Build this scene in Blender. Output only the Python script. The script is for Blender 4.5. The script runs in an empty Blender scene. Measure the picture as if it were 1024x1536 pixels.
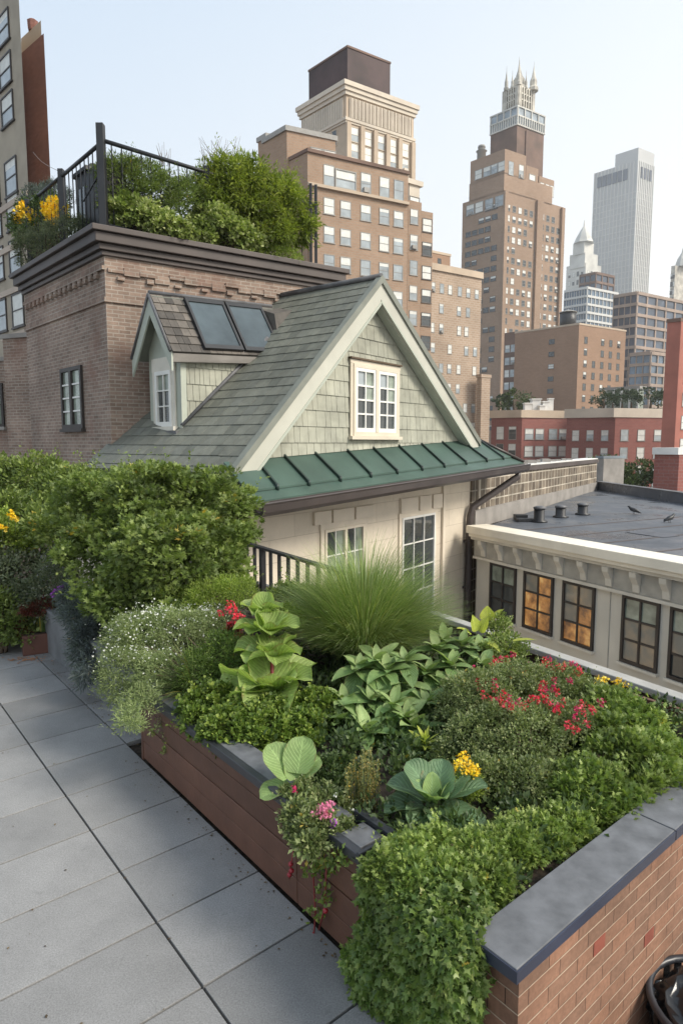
import bpy, math, random
import numpy as np
from math import sin, cos, pi, radians as R, atan2, sqrt, hypot
rng = np.random.default_rng(11)
random.seed(5)
scene = bpy.context.scene
col = scene.collection
# ------------------------------------------------------------------ camera model
F = 950.0; TH = math.atan(103/950.0); EYE = 2.2
def ray(px, py):
    a = (px-512)/F; b = (py-768)/F
    return np.array([a, cos(TH)-b*sin(TH), -sin(TH)-b*cos(TH)])
def onz(px, py, z):
    d = ray(px, py); t = (z-EYE)/d[2]; return np.array([0, 0, EYE])+d*t
def hdir(ang): return np.array([sin(R(ang)), cos(R(ang))])
def onv(px, py, P, ang):
    u = hdir(ang); n = np.array([u[1], -u[0]]); d = ray(px, py)
    t = np.dot(n, P[:2])/np.dot(n, d[:2]); q = np.array([0, 0, EYE])+d*t
    return q, float(np.dot(q[:2]-P[:2], u))
def aty(px, py, Y):
    d = ray(px, py); return np.array([0, 0, EYE])+d*(Y/d[1])
def pxof(p):
    v = np.array([p[0], p[1], p[2]-EYE]); fw = v[1]*cos(TH)-v[2]*sin(TH); up = v[1]*sin(TH)+v[2]*cos(TH)
    return 512+F*v[0]/fw, 768-F*up/fw
def V(*a): return np.array(a, float)
# ------------------------------------------------------------------ object helpers
def tag(o, label=None, cat=None, group=None, kind=None):
    if label: o['label'] = label
    if cat: o['category'] = cat
    if group: o['group'] = group
    if kind: o['kind'] = kind
    return o
ORG = {}
def empty(name, loc, label=None, cat=None, group=None, rz=0):
    o = bpy.data.objects.new(name, None); col.objects.link(o)
    o.location = [float(v) for v in loc]; o.rotation_euler = (0, 0, rz); o.empty_display_size = .2
    ORG[o.name] = np.array(loc, float)
    return tag(o, label, cat, group)
def org_of(o):
    if o is None: return np.zeros(3)
    if o.name in ORG: return ORG[o.name]
    return np.zeros(3)
class MB:
    """collects polygons in world metres; build() links them as one mesh object"""
    def __init__(s): s.v = []; s.f = []; s.mi = []; s.rn = []; s.uv = None; s.sm = []
    def poly(s, pts, mi=0, rn=.5, sm=False):
        i = len(s.v); s.v.extend([tuple(float(c) for c in p) for p in pts]); s.f.append(tuple(range(i, i+len(pts)))); s.mi.append(mi); s.rn.append(rn); s.sm.append(sm)
    def hexa(s, p, mi=0, rn=.5):
        """p: 8 points, bottom 4 counter-clockwise from above, then top 4"""
        i = len(s.v); s.v.extend([tuple(float(c) for c in q) for q in p])
        for f in ((3,2,1,0),(4,5,6,7),(0,1,5,4),(1,2,6,5),(2,3,7,6),(3,0,4,7)):
            s.f.append(tuple(i+k for k in f)); s.mi.append(mi); s.rn.append(rn); s.sm.append(False)
        return s
    def box(s, o, ux, uy, uz, mi=0, rn=.5):
        """corner o, edge vectors ux, uy, uz (right handed)"""
        o = np.array(o, float); ux = np.array(ux, float); uy = np.array(uy, float); uz = np.array(uz, float)
        return s.hexa([o, o+ux, o+ux+uy, o+uy, o+uz, o+ux+uz, o+ux+uy+uz, o+uy+uz], mi, rn)
    def aab(s, x0, y0, z0, x1, y1, z1, mi=0, rn=.5):
        return s.box((x0, y0, z0), (x1-x0, 0, 0), (0, y1-y0, 0), (0, 0, z1-z0), mi, rn)
    def prism(s, pts, off, mi=0, rn=.5, cap=True):
        """extrude polygon pts by vector off (pts counter-clockwise seen against off)"""
        n = len(pts); i = len(s.v); off = np.array(off, float)
        s.v.extend([tuple(float(c) for c in q) for q in pts]); s.v.extend([tuple(float(c) for c in (np.array(q)+off)) for q in pts])
        fs = [tuple(i+(k+1) % n if j else i+k for j in (0,)) for k in range(0)]
        for k in range(n):
            a, b = k, (k+1) % n
            fs.append((i+a, i+b, i+n+b, i+n+a))
        if cap: fs.append(tuple(i+k for k in range(n-1, -1, -1))); fs.append(tuple(i+n+k for k in range(n)))
        for f in fs: s.f.append(f); s.mi.append(mi); s.rn.append(rn); s.sm.append(False)
        return s
    def foot(s, pts2, z0, z1, mi=0, rn=.5):
        return s.prism([(p[0], p[1], z0) for p in pts2], (0, 0, z1-z0), mi, rn)
    def tube(s, pts, rad, n=8, mi=0, rn=.5, cap=True, sm=True):
        pts = [np.array(p, float) for p in pts]; m = len(pts)
        if not hasattr(rad, '__len__'): rad = [rad]*m
        i0 = len(s.v); prev = None
        for k, p in enumerate(pts):
            t = pts[min(k+1, m-1)]-pts[max(k-1, 0)]; t = t/(np.linalg.norm(t)+1e-9)
            r = prev if prev is not None else (V(1, 0, 0) if abs(t[0]) < .8 else V(0, 1, 0))
            a = r-t*np.dot(r, t); a /= np.linalg.norm(a)+1e-9; b = np.cross(t, a); prev = a
            for j in range(n):
                q = p+rad[k]*(a*cos(2*pi*j/n)+b*sin(2*pi*j/n)); s.v.append(tuple(q))
        for k in range(m-1):
            for j in range(n):
                s.f.append((i0+k*n+j, i0+k*n+(j+1) % n, i0+(k+1)*n+(j+1) % n, i0+(k+1)*n+j)); s.mi.append(mi); s.rn.append(rn); s.sm.append(sm)
        if cap:
            s.f.append(tuple(i0+j for j in range(n-1, -1, -1))); s.f.append(tuple(i0+(m-1)*n+j for j in range(n)))
            s.mi += [mi]*2; s.rn += [rn]*2; s.sm += [False]*2
        return s
    def lathe(s, c, prof, n=20, mi=0, rn=.5, sm=True):
        """prof: list of (r, z) from bottom up round centre c"""
        i0 = len(s.v)
        for r, z in prof:
            for j in range(n): s.v.append((c[0]+r*cos(2*pi*j/n), c[1]+r*sin(2*pi*j/n), c[2]+z))
        for k in range(len(prof)-1):
            for j in range(n):
                s.f.append((i0+k*n+j, i0+k*n+(j+1) % n, i0+(k+1)*n+(j+1) % n, i0+(k+1)*n+j)); s.mi.append(mi); s.rn.append(rn); s.sm.append(sm)
        s.f.append(tuple(i0+j for j in range(n-1, -1, -1))); s.f.append(tuple(i0+(len(prof)-1)*n+j for j in range(n)))
        s.mi += [mi]*2; s.rn += [rn]*2; s.sm += [False]*2
        return s
    def build(s, name, mats, parent=None, origin=None, bevel=0):
        if not isinstance(mats, (list, tuple)): mats = [mats]
        me = bpy.data.meshes.new(name)
        o0 = np.array(origin, float) if origin is not None else (org_of(parent) if parent else np.zeros(3))
        v = np.array(s.v, float)
        me.from_pydata((v-o0).tolist(), [], s.f)
        for m in mats: me.materials.append(m)
        me.polygons.foreach_set('material_index', s.mi)
        me.polygons.foreach_set('use_smooth', s.sm)
        a = me.attributes.new('rnd', 'FLOAT', 'FACE'); a.data.foreach_set('value', np.array(s.rn, np.float32))
        # uv in metres: u along the horizontal tangent, v along height
        uvl = me.uv_layers.new(name='UVMap'); uv = np.zeros((len(me.loops), 2), np.float32)
        li = 0
        for f in s.f:
            p = v[list(f)]
            nn = np.zeros(3)
            for k in range(len(p)):
                a1 = p[k]; b1 = p[(k+1) % len(p)]; nn += np.cross(a1, b1)
            nn /= (np.linalg.norm(nn)+1e-12)
            if abs(nn[2]) > .9: uv[li:li+len(f)] = p[:, :2]
            else:
                h = V(-nn[1], nn[0], 0); h /= np.linalg.norm(h)+1e-12; w = np.cross(nn, h)
                if w[2] < 0: w = -w
                uv[li:li+len(f), 0] = p@h; uv[li:li+len(f), 1] = p@w
            li += len(f)
        uvl.data.foreach_set('uv', uv.ravel())
        o = bpy.data.objects.new(name, me); col.objects.link(o)
        if parent is not None:
            o.parent = parent
            ORG[o.name] = org_of(parent)
        elif origin is not None:
            o.location = [float(c) for c in origin]; ORG[o.name] = o0
        if bevel:
            b = o.modifiers.new('bevel', 'BEVEL'); b.width = bevel; b.segments = 2; b.limit_method = 'ANGLE'
        return o
def cliphalf(poly, n, c):
    """keep points with n.p <= c"""
    out = []
    for i in range(len(poly)):
        a = poly[i]; b = poly[(i+1) % len(poly)]
        da = n[0]*a[0]+n[1]*a[1]-c; db = n[0]*b[0]+n[1]*b[1]-c
        if da <= 0: out.append(a)
        if (da < 0 < db) or (db < 0 < da):
            t = da/(da-db); out.append((a[0]+t*(b[0]-a[0]), a[1]+t*(b[1]-a[1])))
    return out
# ------------------------------------------------------------------ materials
def newmat(name):
    m = bpy.data.materials.new(name); m.use_nodes = True; nt = m.node_tree
    for n in list(nt.nodes): nt.nodes.remove(n)
    out = nt.nodes.new('ShaderNodeOutputMaterial'); b = nt.nodes.new('ShaderNodeBsdfPrincipled')
    nt.links.new(b.outputs[0], out.inputs[0])
    return m, nt, b, out
def N(nt, t, **kw):
    n = nt.nodes.new(t)
    for k, v in kw.items():
        if k in n.inputs: n.inputs[k].default_value = v
        else: setattr(n, k, v)
    return n
def c4(c): return (c[0], c[1], c[2], 1)
def mixc(nt, fac, a, b, mode='MIX'):
    m = nt.nodes.new('ShaderNodeMix'); m.data_type = 'RGBA'; m.blend_type = mode
    for s, v in ((m.inputs[0], fac), (m.inputs[6], a), (m.inputs[7], b)):
        if hasattr(v, 'is_linked') or isinstance(v, bpy.types.NodeSocket): nt.links.new(v, s)
        elif isinstance(v, (tuple, list)): s.default_value = c4(v)
        else: s.default_value = v
    return m.outputs[2]
def noise(nt, vec, scale, detail=4, rough=.55):
    n = nt.nodes.new('ShaderNodeTexNoise'); n.inputs['Scale'].default_value = scale; n.inputs['Detail'].default_value = detail
    n.inputs['Roughness'].default_value = rough
    if vec is not None: nt.links.new(vec, n.inputs['Vector'])
    return n.outputs['Fac']
def ramp(nt, fac, stops):
    r = nt.nodes.new('ShaderNodeValToRGB'); nt.links.new(fac, r.inputs[0]); e = r.color_ramp.elements
    while len(e) < len(stops): e.new(.5)
    for i, (p, c) in enumerate(stops):
        e[i].position = p; e[i].color = c4(c) if hasattr(c, '__len__') else (c, c, c, 1)
    return r.outputs[0]
def geo(nt): return nt.nodes.new('ShaderNodeNewGeometry').outputs['Position']
def uvn(nt):
    return nt.nodes.new('ShaderNodeTexCoord').outputs['UV']
def bump(nt, b, h, strength=.3, dist=.01):
    n = nt.nodes.new('ShaderNodeBump'); n.inputs['Strength'].default_value = strength; n.inputs['Distance'].default_value = dist
    nt.links.new(h, n.inputs['Height']); nt.links.new(n.outputs[0], b.inputs['Normal'])
def rnd(nt):
    a = nt.nodes.new('ShaderNodeAttribute'); a.attribute_name = 'rnd'; return a.outputs['Fac']
def plain(name, c, rough=.6, var=.12, scale=3, metal=0, spec=.5, bmp=0, vsc=60):
    m, nt, b, o = newmat(name); p = geo(nt)
    f = noise(nt, p, scale, 5)
    lo = tuple(x*(1-var*1.6) for x in c); hi = tuple(min(1, x*(1+var*1.3)) for x in c)
    cc = ramp(nt, f, [(.28, lo), (.72, hi)])
    nt.links.new(cc, b.inputs['Base Color']); b.inputs['Roughness'].default_value = rough
    b.inputs['Metallic'].default_value = metal; b.inputs['Specular IOR Level'].default_value = spec
    if bmp: bump(nt, b, noise(nt, p, vsc, 4), bmp, .004)
    return m
def brick(name, c1, c2, mortar, bw=.215, bh=.075, ms=.008, off=.5, var=.35, bmp=.5, stain=.25, stscale=.6, warm=None, blotch=None):
    m, nt, b, o = newmat(name); uv = uvn(nt); p = geo(nt)
    t = nt.nodes.new('ShaderNodeTexBrick'); nt.links.new(uv, t.inputs['Vector'])
    t.offset = off; t.inputs['Scale'].default_value = 1; t.inputs['Brick Width'].default_value = bw; t.inputs['Row Height'].default_value = bh
    t.inputs['Mortar Size'].default_value = ms; t.inputs['Mortar Smooth'].default_value = .15; t.inputs['Bias'].default_value = 0
    t.inputs['Color1'].default_value = c4(c1); t.inputs['Color2'].default_value = c4(c2); t.inputs['Mortar'].default_value = c4(mortar)
    # extra per-brick variation from a second brick grid
    f = noise(nt, p, stscale, 6, .65)
    cc = mixc(nt, 1, t.outputs['Color'], ramp(nt, f, [(.3, 1-stain), (.7, 1+stain*.6)]), 'MULTIPLY')
    f2 = noise(nt, p, 9, 4); cc = mixc(nt, 1, cc, ramp(nt, f2, [(.3, 1-var*.35), (.7, 1+var*.25)]), 'MULTIPLY')
    if blotch: cc = mixc(nt, ramp(nt, noise(nt, p, .9, 5, .7), [(.5, 0), (.68, .75)]), cc, blotch)
    nt.links.new(cc, b.inputs['Base Color']); b.inputs['Roughness'].default_value = .85; b.inputs['Specular IOR Level'].default_value = .25
    if bmp: bump(nt, b, mixc(nt, .25, ramp(nt, t.outputs['Fac'], [(0, 1), (1, 0)]), f2), bmp, .008)
    return m
def leafmat(name, a, b_, c=None, rough=.45, trans=.3, spec=.35, veins=False, brown=0):
    m, nt, b, out = newmat(name); r = rnd(nt); p = geo(nt)
    if 'petal' not in name: a, b_, c = [tuple((x[0]*1.05, x[1]*1.0, x[2]*.92)) if x else x for x in (a, b_, c)]
    stops = [(.05, a), (.6, b_)] + ([(.955, c)] if c else [])
    if c and 'petal' not in name and not veins: stops += [(.975, (min(.5, c[0]*1.7), c[1]*1.0, c[2]*.5))]
    cc = ramp(nt, r, stops)
    cc = mixc(nt, 1, cc, ramp(nt, noise(nt, p, 2.6, 3), [(.3, .72), (.7, 1.28)]), 'MULTIPLY')
    if veins:
        uv = uvn(nt); sp = nt.nodes.new('ShaderNodeSeparateXYZ'); nt.links.new(uv, sp.inputs[0])
        ab = N(nt, 'ShaderNodeMath', operation='ABSOLUTE'); nt.links.new(sp.outputs[0], ab.inputs[0])
        m1 = N(nt, 'ShaderNodeMath', operation='MULTIPLY_ADD'); nt.links.new(ab.outputs[0], m1.inputs[0]); m1.inputs[1].default_value = -.45; nt.links.new(sp.outputs[1], m1.inputs[2])
        m2 = N(nt, 'ShaderNodeMath', operation='MULTIPLY'); nt.links.new(m1.outputs[0], m2.inputs[0]); m2.inputs[1].default_value = 55
        sn = N(nt, 'ShaderNodeMath', operation='SINE'); nt.links.new(m2.outputs[0], sn.inputs[0])
        vein = ramp(nt, sn.outputs[0], [(.80, 0), (.99, 1)])
        mid = ramp(nt, ab.outputs[0], [(.02, 1), (.07, 0)])
        mx = mixc(nt, 1, vein, mid, 'LIGHTEN')
        cc = mixc(nt, ramp(nt, mx, [(0, 0), (1, .42)]), cc, tuple(min(1, x*1.9+.03) for x in b_))
        cc = mixc(nt, ramp(nt, noise(nt, p, 14, 5, .7), [(.56, 0), (.8, .35)]), cc, tuple(x*.55 for x in a))
        edge = nt.nodes.new('ShaderNodeMath'); edge.operation = 'MULTIPLY'; nt.links.new(ramp(nt, ab.outputs[0], [(.86, 0), (1, .8)]), edge.inputs[0]); nt.links.new(ramp(nt, noise(nt, p, 22, 4), [(.45, 0), (.6, 1)]), edge.inputs[1])
        cc = mixc(nt, edge.outputs[0], cc, (.24, .17, .07)); cc = mixc(nt, ramp(nt, noise(nt, p, 95, 3), [(.70, 0), (.76, .6)]), cc, (.16, .11, .05))
        cc = mixc(nt, 1, cc, ramp(nt, noise(nt, p, 38, 5, .7), [(.3, .84), (.7, 1.14)]), 'MULTIPLY')
        bump(nt, b, ramp(nt, sn.outputs[0], [(0, 1), (1, 0)]), .5, .005)
    nt.links.new(cc, b.inputs['Base Color']); b.inputs['Roughness'].default_value = rough; b.inputs['Specular IOR Level'].default_value = spec
    tr = nt.nodes.new('ShaderNodeBsdfTranslucent')
    tc = mixc(nt, 1, cc, (1.25, 1.35, .7), 'MULTIPLY'); nt.links.new(tc, tr.inputs['Color'])
    mx = nt.nodes.new('ShaderNodeMixShader'); mx.inputs[0].default_value = trans
    nt.links.new(b.outputs[0], mx.inputs[1]); nt.links.new(tr.outputs[0], mx.inputs[2]); nt.links.new(mx.outputs[0], out.inputs[0])
    return m
def glassmat(name, c, rough=.08, spec=.9, var=.35, scale=1.5, metal=0):
    m = plain(name, c, rough, var, scale, metal, spec); return m

def nearbrick(name, c1, c2, bed, perp, bw=.19, bh=.066):
    m, nt, b, o = newmat(name); uv = uvn(nt); p = geo(nt)
    t = nt.nodes.new('ShaderNodeTexBrick'); nt.links.new(uv, t.inputs['Vector']); t.offset = .37; t.inputs['Scale'].default_value = 1
    t.inputs['Brick Width'].default_value = bw; t.inputs['Row Height'].default_value = bh; t.inputs['Mortar Size'].default_value = .0022; t.inputs['Mortar Smooth'].default_value = .3
    t.inputs['Color1'].default_value = c4(c1); t.inputs['Color2'].default_value = c4(c2); t.inputs['Mortar'].default_value = c4(perp)
    sp = nt.nodes.new('ShaderNodeSeparateXYZ'); nt.links.new(uv, sp.inputs[0])
    w = N(nt, 'ShaderNodeMath', operation='MULTIPLY_ADD'); nt.links.new(noise(nt, p, 9, 3), w.inputs[0]); w.inputs[1].default_value = .004; nt.links.new(sp.outputs[1], w.inputs[2])
    d = N(nt, 'ShaderNodeMath', operation='DIVIDE'); nt.links.new(w.outputs[0], d.inputs[0]); d.inputs[1].default_value = bh
    f = N(nt, 'ShaderNodeMath', operation='FRACT'); nt.links.new(d.outputs[0], f.inputs[0])
    line = ramp(nt, f.outputs[0], [(.035, 1), (.065, 0), (.955, 0), (.985, 1)])
    brk = nt.nodes.new('ShaderNodeMath'); brk.operation = 'MULTIPLY'; nt.links.new(line, brk.inputs[0]); nt.links.new(ramp(nt, noise(nt, p, 5, 4, .7), [(.3, .35), (.6, 1)]), brk.inputs[1])
    cc = mixc(nt, 1, t.outputs['Color'], ramp(nt, noise(nt, p, 3, 6, .7), [(.3, .7), (.7, 1.25)]), 'MULTIPLY')
    cc = mixc(nt, 1, cc, ramp(nt, noise(nt, p, 60, 4), [(.3, .86), (.7, 1.12)]), 'MULTIPLY')
    cc = mixc(nt, brk.outputs[0], cc, bed)
    nt.links.new(cc, b.inputs['Base Color']); b.inputs['Roughness'].default_value = .8; b.inputs['Specular IOR Level'].default_value = .25
    h = mixc(nt, 1, ramp(nt, t.outputs['Fac'], [(0, 1), (1, 0)]), ramp(nt, line, [(0, 1), (1, .1)]), 'MULTIPLY'); bump(nt, b, h, .8, .006); return m
# ------------------------------------------------------------------ foliage engine
def T_(v, f): return np.array(v, float), f
TPL = {
 'q': T_([(0,0,0),(.32,.45,.08),(0,1,0),(-.32,.45,.08)], [(0,1,2),(0,2,3)]),
 'round': T_([(0,0,0),(.36,.25,.10),(.42,.62,.12),(0,1,-.05),(-.42,.62,.12),(-.36,.25,.10),(0,.5,0)], [(0,1,6),(1,2,6),(2,3,6),(3,4,6),(4,5,6),(5,0,6)]),
 'long': T_([(0,0,0),(.13,.35,.04),(0,1,-.12),(-.13,.35,.04)], [(0,1,2),(0,2,3)]),
 'needle': T_([(0,0,0),(.06,.4,.0),(0,1,0),(-.06,.4,0)], [(0,1,2,3)]),
 'oval': T_([(0,0,0),(.26,.25,.07),(.33,.55,.04),(.17,.85,-.06),(0,1,-.16),(-.17,.85,-.06),(-.33,.55,.04),(-.26,.25,.07),(0,.3,-.01),(0,.65,-.06)],
             [(0,1,8),(1,2,9,8),(2,3,9),(3,4,9),(4,5,9),(5,6,9),(6,7,8,9),(7,0,8)]),
}
def _star(k, r0, lobes, cx=.38):
    pts = [(0, .02, 0)]
    for a, r in lobes: pts.append((sin(R(a))*r, cx+cos(R(a))*r, -.10*r*r+.03*abs(sin(R(a)))))
    v = [(0, cx, .05)]+pts; n = len(pts)
    return T_(v, [(0, i+1, (i+1) % n+1) for i in range(n)])
TPL['ivy'] = _star(5, .3, [(-140,.46),(-118,.27),(-80,.52),(-42,.27),(0,.62),(42,.27),(80,.52),(118,.27),(140,.46)][::-1])
TPL['maple'] = _star(5, .3, [(-120,.40),(-85,.2),(-58,.55),(-25,.24),(0,.66),(25,.24),(58,.55),(85,.2),(120,.40)][::-1])
TPL['parsley'] = _star(5, .3, [(-125,.42),(-100,.18),(-70,.5),(-40,.2),(-15,.55),(0,.36),(18,.55),(40,.2),(72,.5),(100,.18),(125,.42)][::-1])
TPL['petal'] = _star(5, .3, [(-144,.5),(-108,.22),(-72,.5),(-36,.22),(0,.5),(36,.22),(72,.5),(108,.22),(144,.5),(180,.22)][::-1], .0)
def unit(a): return a/(np.linalg.norm(a, axis=-1, keepdims=True)+1e-9)
class LM:
    """leaf collector (numpy)"""
    def __init__(s): s.v = []; s.l = []; s.t = []; s.r = []; s.n = 0; s.m = []
    def add(s, tpl, pos, axis, nrm, size, rn, mi=0):
        tv, tf = TPL[tpl]; k = len(tv); n = len(pos)
        if n == 0: return
        axis = unit(axis); x = unit(np.cross(axis, nrm)); z = np.cross(x, axis)
        size = np.broadcast_to(np.asarray(size, float), (n,))[:, None, None]
        v = pos[:, None, :]+size*(tv[None, :, 0:1]*x[:, None, :]+tv[None, :, 1:2]*axis[:, None, :]+tv[None, :, 2:3]*z[:, None, :])
        s.v.append(v.reshape(-1, 3))
        base = s.n+np.arange(n)*k
        fl = np.array([i for f in tf for i in f]); ft = np.array([len(f) for f in tf])
        s.l.append((base[:, None]+fl[None, :]).ravel()); s.t.append(np.tile(ft, n)); s.r.append(np.repeat(rn, len(tf))); s.m.append(np.full(n*len(tf), mi))
        s.n += n*k
    def strips(s, P, wdir, width, rn, mi=0):
        """P: n x m x 3 centre lines, wdir n x 3 sideways, width m"""
        n, m, _ = P.shape; w = np.asarray(width, float)
        w = w[None, :, None] if w.ndim == 1 else w[:, :, None]
        a = P+wdir[:, None, :]*w; b = P-wdir[:, None, :]*w
        v = np.stack([a, b], 2).reshape(-1, 3); s.v.append(v)
        base = s.n+np.arange(n)*2*m; fl = []
        for k in range(m-1): fl += [2*k, 2*k+1, 2*k+3, 2*k+2]
        s.l.append((base[:, None]+np.array(fl)[None, :]).ravel()); s.t.append(np.full(n*(m-1), 4)); s.r.append(np.repeat(rn, m-1)); s.m.append(np.full(n*(m-1), mi))
        s.n += n*2*m
    def build(s, name, mats, parent=None, origin=None, smooth=False):
        if not isinstance(mats, (list, tuple)): mats = [mats]
        o0 = np.array(origin, float) if origin is not None else org_of(parent)
        v = np.concatenate(s.v)-o0; l = np.concatenate(s.l).astype(np.int32); t = np.concatenate(s.t).astype(np.int32)
        me = bpy.data.meshes.new(name); me.vertices.add(len(v)); me.vertices.foreach_set('co', v.astype(np.float32).ravel())
        me.loops.add(len(l)); me.loops.foreach_set('vertex_index', l)
        me.polygons.add(len(t)); me.polygons.foreach_set('loop_start', np.concatenate([[0], np.cumsum(t)[:-1]]).astype(np.int32))
        me.polygons.foreach_set('loop_total', t)
        for m in mats: me.materials.append(m)
        me.polygons.foreach_set('material_index', np.concatenate(s.m).astype(np.int32))
        me.polygons.foreach_set('use_smooth', np.full(len(t), smooth))
        a = me.attributes.new('rnd', 'FLOAT', 'FACE'); a.data.foreach_set('value', np.concatenate(s.r).astype(np.float32))
        me.update(calc_edges=True)
        o = bpy.data.objects.new(name, me); col.objects.link(o)
        if parent is not None: o.parent = parent; ORG[o.name] = org_of(parent)
        elif origin is not None: o.location = [float(c) for c in origin]; ORG[o.name] = o0
        return o
def rdir(n): return unit(rng.normal(size=(n, 3)))
def clumps(blobs, n, lo=.86, hi=1.12, under=-.35):
    """clump centres on the outside of a union of ellipsoids"""
    out = []; dirs = []
    vol = np.array([b[1][0]*b[1][1]+b[1][1]*b[1][2]+b[1][0]*b[1][2] for b in blobs]); vol = vol/vol.sum()
    tries = 0
    while len(out) < n and tries < n*30:
        tries += 1
        b = blobs[rng.choice(len(blobs), p=vol)]; d = rdir(1)[0]
        if d[2] < under: continue
        rad = np.array(b[1]); p = np.array(b[0])+d*rad*rng.uniform(lo, hi)
        inside = False
        for b2 in blobs:
            if b2 is b: continue
            if np.linalg.norm((p-np.array(b2[0]))/np.array(b2[1])) < .8: inside = True; break
        if inside: continue
        out.append(p); dirs.append(unit(d/rad))
    return np.array(out), np.array(dirs)
def leafy(lm, C, D, rc, nl, size, tpl='q', up=.5, flat=.75, droop=0, rn_spread=.6, mi=0, szv=.35, rbase=0, out=.55):
    """leaf clumps: C centres, D outward directions"""
    k = len(C); cr = rng.random(k)
    rcs = rc*rng.uniform(.65, 1.3, k)
    idx = np.repeat(np.arange(k), nl); n = len(idx)
    e = rdir(n)*(rng.random(n)**.45)[:, None]; e[:, 2] *= flat
    pos = C[idx]+e*rcs[idx][:, None]
    ax = unit(unit(e)*.7+D[idx]*out+rdir(n)*.75+V(0, 0, up*.5-droop))
    nr = unit(V(0, 0, 1)*up+D[idx]*.7+rdir(n)*.55)
    rn = np.clip(rbase+(1-rn_spread)*cr[idx]+rn_spread*rng.random(n), 0, 1)
    lm.add(tpl, pos, ax, nr, size*rng.uniform(1-szv, 1+szv, n), rn, mi)
def branches(root, base, tips, mat, r=.012, n=14, name='branch'):
    mb = MB(); base = np.array(base, float)
    for i in rng.choice(len(tips), min(n, len(tips)), replace=False):
        t = base+(tips[i]-base)*.82; m = base*.5+t*.5+V(0, 0, .12*np.linalg.norm(t-base))+rdir(1)[0]*.05
        mb.tube([base+rdir(1)[0]*V(.04, .04, 0), m, t], [r, r*.6, r*.25], 5)
    return mb.build(name, mat, root)
def shrub(name, label, cat, base, blobs, ncl, rc, nl, size, mat, tpl='q', group=None, stem=None, inner=True, partname='foliage', r=.012, under=-.35, lo=.86, hi=1.12, sprigs=True, **kw):
    root = empty(name, base, label, cat, group)
    C, D = clumps(blobs, ncl, lo=lo, hi=hi, under=under); lm = LM()
    leafy(lm, C, D, rc, nl, size, tpl, **kw)
    if sprigs and len(C):
        k = max(4, ncl//6); ids = rng.choice(len(C), k); m = 9
        dd = unit(D[ids]+rdir(k)*.55+V(0, 0, .45)); tt = np.linspace(.3, 1, m)
        P = (C[ids][:, None, :]+dd[:, None, :]*(tt[None, :, None]*rc*rng.uniform(1.3, 2.6, k)[:, None, None])).reshape(-1, 3)+rng.normal(size=(k*m, 3))*size*.25
        da = np.repeat(dd, m, 0); lm.add(tpl, P, unit(da*.8+rdir(k*m)*.8), unit(rdir(k*m)*.5+V(0, 0, 1)), size*rng.uniform(.55, 1.0, k*m), rng.uniform(.45, .95, k*m))
    if inner:
        C2, D2 = clumps([(b[0], np.array(b[1])*.72) for b in blobs], max(8, ncl//2), under=-1)
        k2 = dict(kw); leafy(lm, C2, D2, rc*1.3, max(10, nl//2), size*1.35, tpl, **k2)
    lm.build(partname, mat, root)
    branches(root, np.array(base, float), C, stem or M['twig'], r)
    return root, C, D
def flowerheads(root, pts, rad, npet, psize, mat, name='flower_head', tall=1.0, stemlen=0, tpl='petal', stemmat=None, each=True):
    """each flower head is its own part"""
    for p in pts:
        lm = LM(); n = npet; e = rdir(n)*(rng.random(n)**.4)[:, None]*rad; e[:, 2] *= tall
        lm.add(tpl, p+e, unit(e+rdir(n)*.01), unit(rdir(n)*.5+unit(e)+V(0, 0, .5)), psize*rng.uniform(.7, 1.25, n), rng.random(n))
        o = lm.build(name, mat, root)
def stems(root, pairs, mat, r=.003, name='stem'):
    for a, b in pairs:
        mb = MB(); a = np.array(a, float); b = np.array(b, float); m = (a+b)/2+rdir(1)[0]*V(.015, .015, 0)
        mb.tube([a, m, b], [r, r*.85, r*.6], 5); mb.build(name, mat, root)
def bigleaf(lm, base, az, L, W, elev, droop, cup=.25, wave=.05, shape=.62, twist=0, rn=.5, nu=9, nv=12, base_w=0.0, UV=None, ex=.75):
    """one broad leaf as a smooth grid; az in degrees (0 = +Y, 90 = +X)"""
    h = hdir(az); h = V(h[0], h[1], 0); side0 = V(h[1], -h[0], 0)
    p = np.array(base, float); pts = []; ph = rng.random()*6.28
    for j in range(nv+1):
        v = j/nv; e = R(elev-droop*v**1.3); d = h*cos(e)+V(0, 0, 1)*sin(e); up = -h*sin(e)+V(0, 0, 1)*cos(e)
        tw = R(twist)*v; sd = side0*cos(tw)+up*sin(tw); nn = up*cos(tw)-side0*sin(tw)
        w = W*.5*(max(0, sin(pi*min(1, (v+base_w)/(1+base_w))**shape)))**ex
        if j == nv: w = W*.01
        row = []
        for i in range(nu):
            u = -1+2*i/(nu-1)
            z = cup*w*(abs(u)**1.6)+wave*W*sin(ph+v*11+u*2)*u*u*(.4+v)
            row.append(p+sd*u*w*(1-.12*cup*abs(u))+nn*z)
        pts.append(row)
        p = p+d*(L/nv)
    i0 = lm.n; s = np.array(pts).reshape(-1, 3); lm.v.append(s)
    fl = []; uvs = []
    for j in range(nv):
        for i in range(nu-1):
            a = j*nu+i; fl += [a, a+1, a+nu+1, a+nu]
            for (ii, jj) in ((i, j), (i+1, j), (i+1, j+1), (i, j+1)): uvs.append((-1+2*ii/(nu-1), jj/nv))
    lm.l.append(i0+np.array(fl)); nf = nv*(nu-1); lm.t.append(np.full(nf, 4)); lm.r.append(np.full(nf, rn)); lm.m.append(np.zeros(nf, int)); lm.n += len(s)
    if UV is not None: UV.extend(uvs)
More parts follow.
